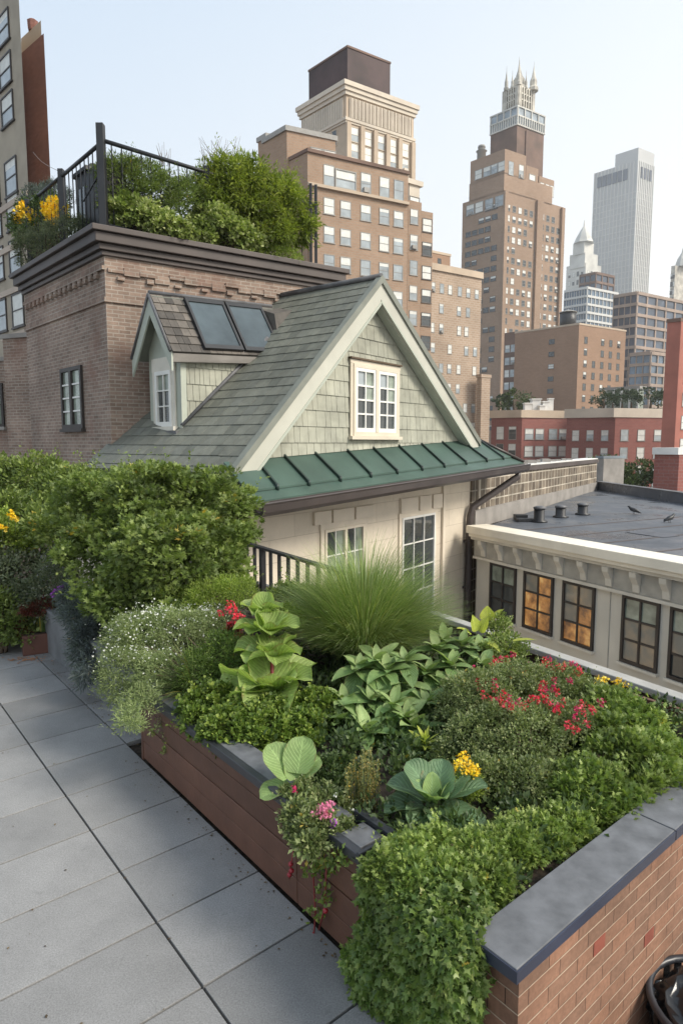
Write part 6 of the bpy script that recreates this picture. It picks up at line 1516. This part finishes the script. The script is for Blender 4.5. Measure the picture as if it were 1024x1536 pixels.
# round leaf plant at the left edge
rt = empty('round_leaf_plant', onz(440, 1175, .5), 'pale green plant with four large ribbed round leaves on the planter edge', 'plant'); lm = LM(); UV = []
c = aty(438, 1178, 3.1)
for (qx, qy, az, L, W, el, dr, tw) in ((434, 1166, -55, .19, .19, 48, 15, 15), (446, 1160, 12, .18, .17, 52, 10, -10), (452, 1166, 55, .13, .13, 42, 25, -25), (436, 1180, -115, .16, .15, 2, 25, 10), (442, 1170, -25, .11, .10, 60, 20, 0)):
    bigleaf(lm, aty(qx, qy, 2.92), az, L, W, el, dr, cup=.25, wave=.025, shape=.9, ex=.45, twist=tw, rn=rng.random(), base_w=.08, UV=UV)
c = aty(442, 1172, 2.92)
leaves_with_uv('leaves', lm, UV, G['roundleaf'], rt); stems(rt, [(c, onz(446, 1190, .47))], M['stem'], .007)
# leafy hostas
def rosette(lm, UV, c, n, L, W, el0=70, el1=5, dr=45, cup=.2, wave=.02, shape=.68, az0=None):
    for i in range(n):
        f = i/(n-1); az = i*137.5+rng.uniform(-25, 25); s = rng.uniform(.7, 1.2)
        bigleaf(lm, c+V(0, 0, -.03*f), az, L*s*(.55+.45*f), W*s*(.55+.45*f), el0+(el1-el0)*f+rng.uniform(-8, 8), dr*(.5+.7*f), cup=cup, wave=wave, shape=shape, twist=rng.uniform(-15, 15), rn=min(1, max(0, 1-f*.75+rng.uniform(-.2, .2))), nu=7, nv=9, UV=UV)
def hosta(label, base, centers, mat, L, W, n=13, name='hosta', **kw):
    rt = empty(name, base, label, 'plant'); lm = LM(); UV = []; prs = []
    for (px, py, Y) in centers:
        c = aty(px+rng.uniform(-7, 7), py+rng.uniform(-5, 9), Y); rosette(lm, UV, c, n, L*rng.uniform(.75, 1.12), W, **kw); prs.append((c, np.array([c[0]*.5+base[0]*.5, c[1]*.5+base[1]*.5, .46])))
    leaves_with_uv('leaves', lm, UV, mat, rt); stems(rt, prs, M['stem'], .006); return rt
hosta('large leafy hosta mound with drooping pointed leaves in front of the grass fountain', onz(575, 1090, .47), [(545, 1000, 3.95), (580, 1008, 3.9), (612, 1020, 3.9), (555, 1040, 3.75), (595, 1048, 3.7), (535, 1068, 3.65), (572, 1082, 3.6), (612, 1080, 3.6), (635, 1055, 3.75), (520, 1045, 3.8), (560, 985, 4.0), (548, 1100, 3.5), (590, 1112, 3.5), (512, 1080, 3.65), (625, 1095, 3.55), (600, 990, 4.0)], G['hosta'], .27, .125, 13, el0=62, el1=-22, dr=50)
hosta('upper hosta with glossy pointed leaves right of the grass fountain, below the pale railing', onz(690, 1010, .47), [(655, 975, 4.3), (690, 968, 4.4), (672, 1000, 4.15), (718, 975, 4.4), (640, 1008, 4.1), (700, 995, 4.25), (672, 955, 4.45), (725, 1000, 4.2), (660, 1030, 4.0)], G['hosta'], .25, .115, 12, el0=60, el1=-15, dr=50)
hosta('small yellow green rosette plant behind the blue green hosta', onz(635, 1140, .47), [(633, 1112, 3.3)], G['yleaf'], .12, .035, 16, name='rosette_plant', el0=80, el1=15, dr=25)
rt = empty('broad_leaf_plant', onz(735, 985, .47), 'upright broad bright yellow green leaves standing against the pale railing', 'plant'); lm = LM(); UV = []
c = aty(718, 950, 4.6)
for (px, py, Y, az, L, W, el, dr) in ((712, 948, 4.6, -40, .13, .12, 80, 10), (722, 950, 4.6, 60, .14, .11, 70, 20), (738, 930, 4.75, 75, .13, .08, 45, 15), (730, 932, 4.75, 10, .12, .12, 85, 5), (768, 962, 4.3, 95, .17, .05, 12, 20), (706, 952, 4.55, -90, .12, .08, 40, 40), (728, 965, 4.4, 150, .15, .06, 10, 50), (750, 975, 4.4, 110, .14, .06, 10, 55)):
    bigleaf(lm, aty(px, py, Y), az, L, W, el, dr, cup=.3, wave=.03, rn=rng.random(), UV=UV)
leaves_with_uv('leaves', lm, UV, G['yleaf'], rt); stems(rt, [(aty(712, 948, 4.6), onz(728, 1000, .47)), (aty(730, 932, 4.75), onz(735, 1000, .47)), (aty(768, 962, 4.3), onz(745, 1010, .47))], M['stem'], .004)
shrub('variegated_shrub', 'slim pale speckled shrub beside the bright broad leaves at the railing', 'shrub', onz(750, 990, .5), [BB(748, 945, 4.75, 14, 24), BB(760, 975, 4.5, 26, 20), BB(735, 985, 4.4, 24, 18)], 90, .05, 42, .02, G['varieg'], 'q', rbase=-.2)
# blue hosta
rt = empty('blue_hosta', onz(655, 1215, .47), 'low hosta with very broad cupped blue green leaves beside the yellow flowers', 'plant'); lm = LM(); UV = []
c0 = aty(648, 1203, 2.72)
for (dx, dy, az, L, W, el, dr, rn_) in ((-18, -8, -75, .17, .15, 25, 30, .25), (-28, 8, -100, .16, .14, 5, 30, .2), (-8, 22, -150, .15, .13, 8, 30, .5), (6, 22, 170, .16, .12, 5, 35, .6), (20, 22, 130, .17, .13, 5, 35, .35), (40, 28, 115, .17, .12, 0, 25, .3),
        (44, -12, 85, .17, .14, 25, 25, .2), (-5, -16, -45, .16, .13, 50, 30, .6), (15, -16, 20, .15, .13, 55, 25, .4), (30, -10, 60, .15, .12, 40, 30, .3), (4, 0, -100, .12, .09, 55, 40, .9), (8, 4, 160, .11, .08, 50, 30, 1), (-2, -4, 10, .11, .07, 80, 20, .95), (12, 0, 80, .10, .07, 65, 20, 1), (-30, 32, -130, .14, .10, -10, 20, .05)):
    bigleaf(lm, aty(648+dx*.5, 1203+dy*.5, 2.72), az, L*1.15, W*1.3, el, dr, cup=.38, wave=.025, shape=.86, ex=.5, twist=rng.uniform(-18, 18), rn=rn_, base_w=.06, UV=UV)
leaves_with_uv('leaves', lm, UV, G['bluehosta'], rt); stems(rt, [(c0, onz(655, 1230, .46))], M['stem'], .012)
bigl = empty('single_leaf_plant', onz(770, 1240, .47), 'single oval grey green leaf standing right of the broad leaved hosta', 'plant'); lm = LM(); UV = []
bigleaf(lm, aty(768, 1228, 2.75), 20, .10, .055, 70, 10, cup=.2, rn=.2, UV=UV); leaves_with_uv('leaf', lm, UV, G['bluehosta'], bigl)
# yellow cluster
rt = empty('yellow_flowers', onz(698, 1200, .5), 'dense golden yellow flower cluster rising behind the blue green hosta', 'flower')
hd = [aty(697+dx, 1152+dy, 2.78+.02*(i % 3)) for i, (dx, dy) in enumerate(((-8, -14), (-1, -18), (5, -12), (-13, -6), (-5, -5), (3, -3), (11, -5), (17, -1), (-10, 3), (0, 5), (8, 4), (19, 5), (13, 9), (-16, 4)))]
flowerheads(rt, hd, .021, 18, .018, G['yellow']); lm = LM(); C = np.array([aty(697+rng.uniform(-18, 20), 1178+rng.uniform(-16, 18), 2.8) for _ in range(36)]); leafy(lm, C, np.tile(V(0, -.3, .8), (36, 1)), .03, 26, .022, 'long'); lm.build('foliage', G['lime'], rt)
stems(rt, [(h, aty(697, 1200, 2.8)) for h in hd[::2]], M['stem'], .002)
# upright seed stems
rt = empty('upright_stems', onz(545, 1225, .47), 'clump of upright thin yellowish seed stems at the middle of the planter edge', 'plant'); lm = LM(); prs = []
for k in range(30):
    x = rng.uniform(522, 566); h = rng.uniform(.17, .31); b_ = onz(x, 1222+rng.uniform(-12, 8), .47); t_ = b_+V(rng.normal()*.02, rng.normal()*.02, h); prs.append((b_, t_))
    n = 70; tt = rng.random(n)[:, None]**.8; lm.add('q', b_+(t_-b_)*tt+rng.normal(size=(n, 3))*.006, unit(rdir(n)+V(0, 0, .8)), rdir(n), .013, rng.random(n))
lm.build('seed_leaves', G['seed'], rt); stems(rt, prs, M['seedstem'] if 'seedstem' in M else M['stem'], .002)
# small dark mixed mound with pink flowers + red trailing stems
rt, C_, D_ = shrub('pink_flower_plant', 'low grey green mound with pink and purple flowers spilling over the planter edge', 'flower', onz(475, 1225, .5),
      [BB(450, 1198, 2.98, 24, 22), BB(478, 1205, 2.9, 26, 20), BB(500, 1215, 2.85, 24, 20), BB(446, 1232, 2.85, 22, 26), BB(470, 1245, 2.78, 30, 24), BB(500, 1248, 2.75, 26, 20), BB(462, 1268, 2.7, 18, 18)], 260, .03, 30, .02, G['tiny'], 'q', rn_spread=.8, lo=.7, hi=1.3)
flowerheads(rt, [aty(x, y, 2.6) for x, y in ((478, 1214), (486, 1210), (492, 1216), (484, 1222), (496, 1208), (474, 1220), (490, 1224))], .022, 22, .017, G['pink']); flowerheads(rt, [aty(497, 1238, 2.57), aty(500, 1233, 2.57)], .016, 18, .015, G['purple']); flowerheads(rt, [aty(443, 1188, 2.78), aty(441, 1181, 2.79)], .014, 12, .014, G['crimson']); flowerheads(rt, [aty(515, 1228, 2.66), aty(528, 1214, 2.7), aty(502, 1193, 2.75)], .012, 10, .012, G['white'])
shrub('dark_plant', 'dark brownish low plant behind the pink flowers, left of the seed stems', 'plant', onz(490, 1160, .47), [BB(478, 1160, 3.2, 34, 18), BB(500, 1180, 3.05, 24, 14), BB(510, 1150, 3.25, 24, 14)], 110, .035, 34, .02, G['dark'], 'q')
rt = empty('trailing_plant', AB(.95, -.02, .5), 'red stemmed trailing plant hanging down the brown boards with red berries', 'plant'); prs = []
p0_ = AB(1.06, -.03, .53)
def fallp(px, py): return onv(px, py, AB(.9, -.035), -39.6)[0]
paths = [[(470, 1275), (470, 1320), (473, 1370), (470, 1410), (468, 1440)], [(490, 1290), (488, 1330), (486, 1365), (478, 1395)], [(440, 1275), (436, 1300), (434, 1318)]]
for pth in paths:
    mb = MB(); P3 = [p0_]+[fallp(*q) for q in pth] if pth[0][0] < 480 else [fallp(*q) for q in pth]; mb.tube(P3[0 if pth[0][0] > 480 else 1:], .004, 5); mb.build('stem', M['redstem'], rt)
lm = LM()
for (x, y, k, sp_) in ((486, 1300, 90, .035), (500, 1290, 60, .03), (484, 1335, 30, .02), (488, 1350, 20, .015), (470, 1308, 40, .03), (476, 1372, 20, .018), (466, 1362, 14, .015), (520, 1285, 50, .03)):
    c = fallp(x, y); lm.add('q', c+rng.normal(size=(k, 3))*sp_*V(1, .5, .6), rdir(k), rdir(k), .026, rng.random(k))
lm.build('leaves', G['parsley'], rt)
for (x, y) in ((436, 1296), (437, 1306), (434, 1312), (470, 1402), (474, 1408), (472, 1418), (468, 1425), (466, 1432), (471, 1438), (463, 1434), (488, 1366)):
    c = fallp(x, y); mb = MB(); mb.lathe((c[0], c[1], c[2]), [(.003, -.009), (.009, -.004), (.009, .004), (.003, .009)], 8); mb.build('berry', plain('red_berry', (.30, .02, .03), .3, .1) if 'berry' not in M else M['berry'], rt) if False else None
M['berry'] = plain('red_berry', (.32, .02, .03), .3, .1)
for (x, y) in ((436, 1296), (437, 1306), (434, 1312), (470, 1402), (474, 1408), (472, 1418), (468, 1425), (466, 1432), (471, 1438), (463, 1434), (488, 1366)):
    c = fallp(x, y); mb = MB(); mb.lathe((c[0], c[1], c[2]), [(.004, -.012), (.012, -.005), (.012, .005), (.004, .012)], 8); mb.build('berry', M['berry'], rt)

# red flowered shrub
rt, C_, D_ = shrub('red_flower_shrub', 'large fine leaved shrub covered with red flower spikes on the right of the planter', 'shrub', onz(780, 1170, .47),
      [BB(715, 1070, 3.6, 62, 60), BB(775, 1050, 3.8, 62, 52), BB(830, 1045, 3.95, 56, 46), BB(872, 1060, 3.9, 40, 36), BB(705, 1130, 3.25, 52, 52), BB(770, 1120, 3.3, 70, 62), BB(835, 1110, 3.5, 56, 56), BB(730, 1180, 3.0, 44, 40), BB(790, 1180, 3.05, 56, 40)],
      760, .05, 52, .0165, G['tiny'], 'q', up=.5, rn_spread=.75)
reds = [(752, 989), (742, 990), (760, 988), (766, 1002), (797, 1004), (719, 1013), (719, 1031), (741, 1032), (748, 1047), (762, 1049), (754, 1058), (767, 1063), (778, 1055), (795, 1049), (816, 1026), (817, 1036), (817, 1047), (835, 1039), (832, 1058), (843, 1055), (816, 992), (826, 1000), (846, 998), (864, 1009), (856, 996), (874, 1056), (888, 1063), (862, 1077), (880, 1084), (875, 1066), (822, 988), (840, 1002), (870, 1006), (742, 1024)]
reds += [(int(x+rng.uniform(-22, 16)), int(y+rng.uniform(-10, 12))) for x, y in reds]
hs_ = []
for i, (x, y) in enumerate(reds):
    hs_.append(aty(x, y, 3.02+(1090-y)*.0085+rng.uniform(-.03, .03)+(.2 if y < 1015 else .0)))
Cn = np.array(C_)
for i, h in enumerate(hs_):
    # stand the bloom just proud of the nearest foliage along its own stem
    flowerheads(rt, [h], .022, 20, .018, G['red'] if i % 3 else G['crimson'], tall=1.3)
stems(rt, [(h, h+V(.01, .06, -.16)) for h in hs_], M['stem'], .002)
# bright parsley-like shrubs on the right
shrub('leafy_shrub', 'bright curly leaved shrub at the right end of the planter below the yellow flowers', 'shrub', onz(940, 1150, .47),
      [BB(915, 1075, 3.9, 40, 34), BB(950, 1100, 3.85, 42, 40), BB(978, 1140, 3.7, 36, 38), BB(990, 1175, 3.55, 24, 30), BB(935, 1145, 3.6, 46, 40), BB(955, 1190, 3.4, 36, 28), BB(905, 1115, 3.7, 36, 36)],
      330, .06, 42, .034, G['parsley'], 'parsley', up=.7)
shrub('leafy_shrub', 'rounded curly green mound touching the coping between the red flowers and the slab joint', 'shrub', onz(885, 1220, .47),
      [BB(880, 1185, 3.15, 46, 36), BB(920, 1205, 3.2, 34, 26), BB(850, 1200, 3.0, 30, 28), BB(885, 1215, 3.0, 34, 20)], 220, .05, 42, .03, G['parsley'], 'parsley', up=.7, rbase=-.12)
rt = empty('yellow_flowers', onz(920, 1080, .6), 'three golden yellow flower heads above the curly shrub near the pale railing', 'flower')
hd = [aty(904+dx, 1019+dy, 3.95) for dx, dy in ((-6, -2), (4, -1), (0, 5), (-9, 5))]+[aty(929+dx, 1024+dy, 3.95) for dx, dy in ((-8, 2), (0, 0), (7, 3), (-2, -4))]+[aty(927+dx, 1053+dy, 3.7) for dx, dy in ((-6, 0), (3, -2), (7, 3), (-1, 4))]
flowerheads(rt, hd, .024, 16, .022, G['yellow']); stems(rt, [(h, h+V(.0, .03, -.15)) for h in hd], M['stem'], .003)
for (x, y, Y, mt) in ((893, 1245-70, 2.95, 'white'),): pass
shrub('silver_plant', 'tiny silver white leaved plant peeping from the right hand shrubs', 'plant', onz(895, 1140, .6), [BB(890, 1122, 3.4, 9, 10)], 16, .02, 26, .016, G['white'], 'long', inner=False, r=.002)
hosta('small pair of pointed grey green leaves among the shrubs at the right', aty(930, 1110, 3.6), [(925, 1092, 3.58)], G['bluehosta'], .12, .035, 4, name='pointed_leaf_plant')
# bright low cover along the coping and hanging ivy
shrub('low_hedge', 'bright green low hedge of lobed leaves along the inside of the bluestone coping', 'hedge', onz(740, 1300, .47),
      [BB(845, 1238, 2.95, 34, 22), BB(805, 1255, 2.8, 42, 26), BB(760, 1275, 2.65, 44, 28), BB(715, 1290, 2.55, 46, 30), BB(665, 1282, 2.6, 44, 28), BB(615, 1292, 2.5, 42, 30), BB(720, 1325, 2.35, 44, 30), BB(670, 1325, 2.35, 46, 32), BB(620, 1330, 2.3, 46, 34), BB(580, 1310, 2.4, 30, 30)],
      820, .036, 40, .023, G['cover'], 'parsley', up=.8, szv=.45)
iv = [(AB(a, -.03-.025*sin(a*9), z), (.085+.02*sin(a*13+z*9), .07+.02*cos(a*7+z*11), .09)) for a in (.20, .31, .42, .53, .60) for z in (.05, .16, .27, .38, .48)]+[(AB(a, .05, .54), (.10, .10, .05)) for a in (.28, .38, .48, .56)]+[(AB(.72, -.04, .07), (.04, .04, .05))]
shrub('ivy', 'thick curtain of green ivy hanging over the near corner of the planter to the paving', 'ivy', AB(.4, -.04, 0), iv, 1150, .034, 24, .025, G['ivy'], 'ivy', sprigs=False, up=.15, droop=.55, flat=.9, out=.5, szv=.5, under=-.9)
tag(bpy.data.objects['ivy'], None)
# ---- penthouse roof garden
def RG(px, py, off, rx, ry, ang=57, base=None):
    n = V(hdir(57)[1], -hdir(57)[0]) if ang == 57 else V(*(-V(-hdir(-44)[1], hdir(-44)[0])))
    off = off*.55-.05; P = np.array(PC[:2])-n*off; q = onv(px, py, P, ang)[0]; k = q[1]/F; return (q, (rx*k, rx*k*.9, ry*k))
def LG(px, py, off, rx, ry):
    n = V(-hdir(-44)[1], hdir(-44)[0]); P = np.array(PC[:2])-(-n if n[1] < 0 else n)*(-off) if False else np.array(PC[:2])+hdir(57)*off
    q = onv(px, py, P, -44)[0]; k = q[1]/F; return (q, (rx*k, rx*k*.9, ry*k))
def rbase(b): return V(b[0][0], b[0][1], ZG)
b = [RG(180, 270, .75, 30, 28), RG(215, 276, .8, 30, 28), RG(190, 300, .7, 34, 30), RG(235, 295, .8, 32, 30), RG(275, 305, .75, 32, 26), RG(250, 320, .7, 30, 20), RG(290, 290, .8, 20, 24)]
shrub('roof_shrub', 'tall dark green willowy shrub behind the roof railing nearest its corner post', 'shrub', rbase(b[2]), b, 260, .13, 60, .06, G['bush'], 'long', 'shrubs of the roof garden', up=.6)
b = [RG(185, 318, .38, 20, 20), RG(205, 330, .35, 28, 26), RG(240, 345, .33, 32, 20), RG(268, 355, .32, 24, 16)]
shrub('roof_shrub', 'cream edged leafy shrub on the roof cornice nearer the corner post', 'shrub', rbase(b[1]), b, 170, .1, 42, .06, G['varieg'], 'round', 'shrubs of the roof garden')
b = [RG(320, 338, .38, 26, 24), RG(350, 355, .35, 28, 22), RG(375, 370, .33, 20, 14), RG(300, 355, .34, 18, 16)]
shrub('roof_shrub', 'cream edged leafy shrub on the roof cornice in front of the bamboo', 'shrub', rbase(b[1]), b, 150, .1, 42, .06, G['varieg'], 'round', 'shrubs of the roof garden')
b = [RG(335, 280, .85, 34, 30), RG(372, 278, .85, 32, 30), RG(408, 300, .8, 30, 32), RG(330, 310, .8, 30, 32), RG(375, 310, .75, 40, 40), RG(425, 320, .65, 34, 44), RG(445, 345, .5, 22, 40), RG(400, 350, .55, 34, 30)]
rt, C_, D_ = shrub('bamboo', 'tall bright bamboo clump at the right end of the roof garden', 'bamboo', rbase(b[4]), b, 360, .16, 48, .10, G['bamboo'], 'long', up=.2, droop=.25, lo=.62, hi=1.3, rn_spread=.5)
b = [RG(405, 385, .3, 22, 12), RG(430, 388, .3, 20, 12), RG(385, 380, .32, 12, 10)]
shrub('roof_shrub', 'small loose pale green plant at the foot of the bamboo on the cornice', 'shrub', rbase(b[0]), b, 60, .09, 40, .05, G['lime'], 'long', 'shrubs of the roof garden')
rt = empty('bare_twigs', rbase(RG(325, 260, .9, 5, 5)), 'bare thin twigs rising above the roof garden shrubs', 'plant')
for k in range(46):
    b0 = RG(rng.uniform(305, 350), 262, .95, 1, 1)[0]; t_ = RG(rng.uniform(295, 362), rng.uniform(200, 235), .95, 1, 1)[0]; mb = MB(); mb.tube([b0, b0*.5+t_*.5+rdir(1)[0]*.05, t_], [.006, .004, .002], 4); mb.build('twig', M['twig'], rt)
for k in range(12):
    b0 = RG(rng.uniform(240, 256), 250, .95, 1, 1)[0]; t_ = RG(rng.uniform(232, 262), rng.uniform(212, 235), .95, 1, 1)[0]; mb = MB(); mb.tube([b0, t_], [.005, .002], 4); mb.build('twig', M['twig'], rt)
b = [LG(45, 335, .3, 24, 28), LG(78, 330, .3, 26, 32), LG(60, 358, .25, 28, 22)]
rt, C_, D_ = shrub('yellow_flower_bush', 'dark leafy bush with big yellow blooms at the left end of roof garden', 'flower', rbase(b[0]), b, 150, .11, 50, .05, G['dark'], 'q')
for (x, y) in ((30, 318), (38, 312), (27, 328), (44, 320), (52, 330), (50, 322), (70, 312), (78, 304), (86, 302), (92, 310), (80, 315), (88, 322), (74, 322), (96, 318), (78, 330)):
    flowerheads(rt, [LG(x, y, .05, 1, 1)[0]], .13, 60, .085, G['yellow'])
b = [LG(48, 376, .0, 22, 26), LG(72, 368, .0, 28, 22), LG(100, 352, .0, 28, 22), LG(122, 342, .05, 14, 14), LG(42, 392, .0, 12, 12)]
shrub('roof_shrub', 'low grey green shrub spilling over the left cornice of the penthouse', 'shrub', rbase(b[1]), b, 190, .09, 50, .045, G['greyleaf'], 'long', 'shrubs of the roof garden')
b = [LG(62, 300, .9, 22, 18), LG(85, 298, .9, 20, 20), LG(50, 305, .8, 14, 14)]
shrub('roof_shrub', 'blue green shrub behind the yellow flowers of the roof garden', 'shrub', rbase(b[0]), b, 110, .1, 50, .05, G['blue'], 'long', 'shrubs of the roof garden')
# fallen orange leaves on the paving
rt = LM(); c = onz(40, 990, .0); n = 60; p = c+np.stack([rng.normal(size=n)*.1, rng.normal(size=n)*.05, np.full(n, .006)], 1); rt.add('q', p, unit(rdir(n)*V(1, 1, .1)), np.tile(V(0, 0, 1), (n, 1)), .03, rng.random(n))
G['fallen'] = leafmat('fallen_leaf', (.30, .12, .05), (.42, .20, .1), trans=.1)
tag(rt.build('fallen_leaves', G['fallen'], None, origin=c), 'scatter of fallen orange brown leaves on the paving in front of the rust trough', 'fallen leaves', kind='stuff')

# crumbs of soil and leaf litter swept against the planter foot
lm = LM(); n = 260; aa = rng.uniform(.7, 6, n); bb_ = -.012-np.abs(rng.normal(size=n))*.05; p = np.array([AB(a_, b_ if a_ < 3.1 else b_+.1, .004) for a_, b_ in zip(aa, bb_)])
lm.add('q', p, unit(rdir(n)*V(1, 1, .15)), np.tile(V(0, 0, 1), (n, 1)), rng.uniform(.005, .02, n), rng.random(n))
n = 70; p = np.array([AB(rng.uniform(.3, 6), rng.uniform(-2.2, -.05), .004) for _ in range(n)]); lm.add('q', p, unit(rdir(n)*V(1, 1, .15)), np.tile(V(0, 0, 1), (n, 1)), rng.uniform(.006, .02, n), rng.random(n))
tag(lm.build('leaf_litter', leafmat('dry_litter', (.06, .045, .03), (.14, .10, .05), trans=.05), None, origin=AB(2, -.1, 0)), 'fine brown litter and soil crumbs along the foot of the brown boarded planter', 'leaf litter', kind='stuff')
# ------------------------------------------------------------------ sky, sun, camera, render settings
w = bpy.data.worlds.new('World'); scene.world = w; w.use_nodes = True; nt = w.node_tree; bg = nt.nodes['Background']
sky = nt.nodes.new('ShaderNodeTexSky'); sky.sky_type = 'NISHITA'; sky.sun_disc = False
SUN_EL, SUN_AZ = R(40), R(112)      # azimuth clockwise from +Y
sky.sun_elevation = SUN_EL; sky.sun_rotation = SUN_AZ; sky.air_density = 1.0; sky.dust_density = 2.5; sky.ozone_density = 1.0; sky.altitude = 0
hs = nt.nodes.new('ShaderNodeMix'); hs.data_type = 'RGBA'; hs.inputs[0].default_value = .8
nt.links.new(sky.outputs[0], hs.inputs[6])
tc = nt.nodes.new('ShaderNodeTexCoord'); sp = nt.nodes.new('ShaderNodeSeparateXYZ'); nt.links.new(tc.outputs['Generated'], sp.inputs[0])
r = nt.nodes.new('ShaderNodeValToRGB'); e = r.color_ramp.elements
gx = nt.nodes.new('ShaderNodeMath'); gx.operation = 'MULTIPLY_ADD'; nt.links.new(sp.outputs[0], gx.inputs[0]); gx.inputs[1].default_value = -.42; nt.links.new(sp.outputs[2], gx.inputs[2])
nt.links.new(gx.outputs[0], r.inputs[0])
e[0].position = 0; e[0].color = (7.8, 7.7, 7.3, 1); e[1].position = .72; e[1].color = (4.1, 5.0, 6.0, 1)
nt.links.new(r.outputs[0], hs.inputs[7]); nt.links.new(hs.outputs[2], bg.inputs['Color']); bg.inputs['Strength'].default_value = .135
sl = bpy.data.lights.new('sun', 'SUN'); sl.energy = 3.6; sl.angle = R(22); sl.color = (1, .93, .81)
so = bpy.data.objects.new('sun', sl); col.objects.link(so)
import mathutils
sd = mathutils.Vector((sin(SUN_AZ)*cos(SUN_EL), cos(SUN_AZ)*cos(SUN_EL), sin(SUN_EL)))
so.rotation_euler = sd.to_track_quat('Z', 'Y').to_euler(); so.location = (20, -10, 30)
cd = bpy.data.cameras.new('camera'); cd.sensor_fit = 'VERTICAL'; cd.sensor_height = 24; cd.lens = F/1536*24; cd.clip_end = 8000; cd.clip_start = .05
co = bpy.data.objects.new('camera', cd); col.objects.link(co); co.location = (0, 0, EYE); co.rotation_euler = (pi/2-TH, 0, 0); scene.camera = co
scene.view_settings.view_transform = 'Standard'; scene.view_settings.look = 'None'; scene.view_settings.gamma = 1; scene.view_settings.exposure = .42
scene.cycles.max_bounces = 6; scene.cycles.transparent_max_bounces = 8

# ---- hazy city air
hm = bpy.data.materials.new('haze_air'); hm.use_nodes = True; hn = hm.node_tree
for n_ in list(hn.nodes): hn.nodes.remove(n_)
ho = hn.nodes.new('ShaderNodeOutputMaterial'); hv = hn.nodes.new('ShaderNodeVolumePrincipled'); hn.links.new(hv.outputs[0], ho.inputs['Volume'])
hv.inputs['Color'].default_value = (.98, .99, 1, 1); hv.inputs['Density'].default_value = .00036; hv.inputs['Anisotropy'].default_value = .2
mb = MB(); mb.aab(-1220, -320, -26, 1220, 1620, 330); tag(mb.build('haze', hm), kind='stuff')
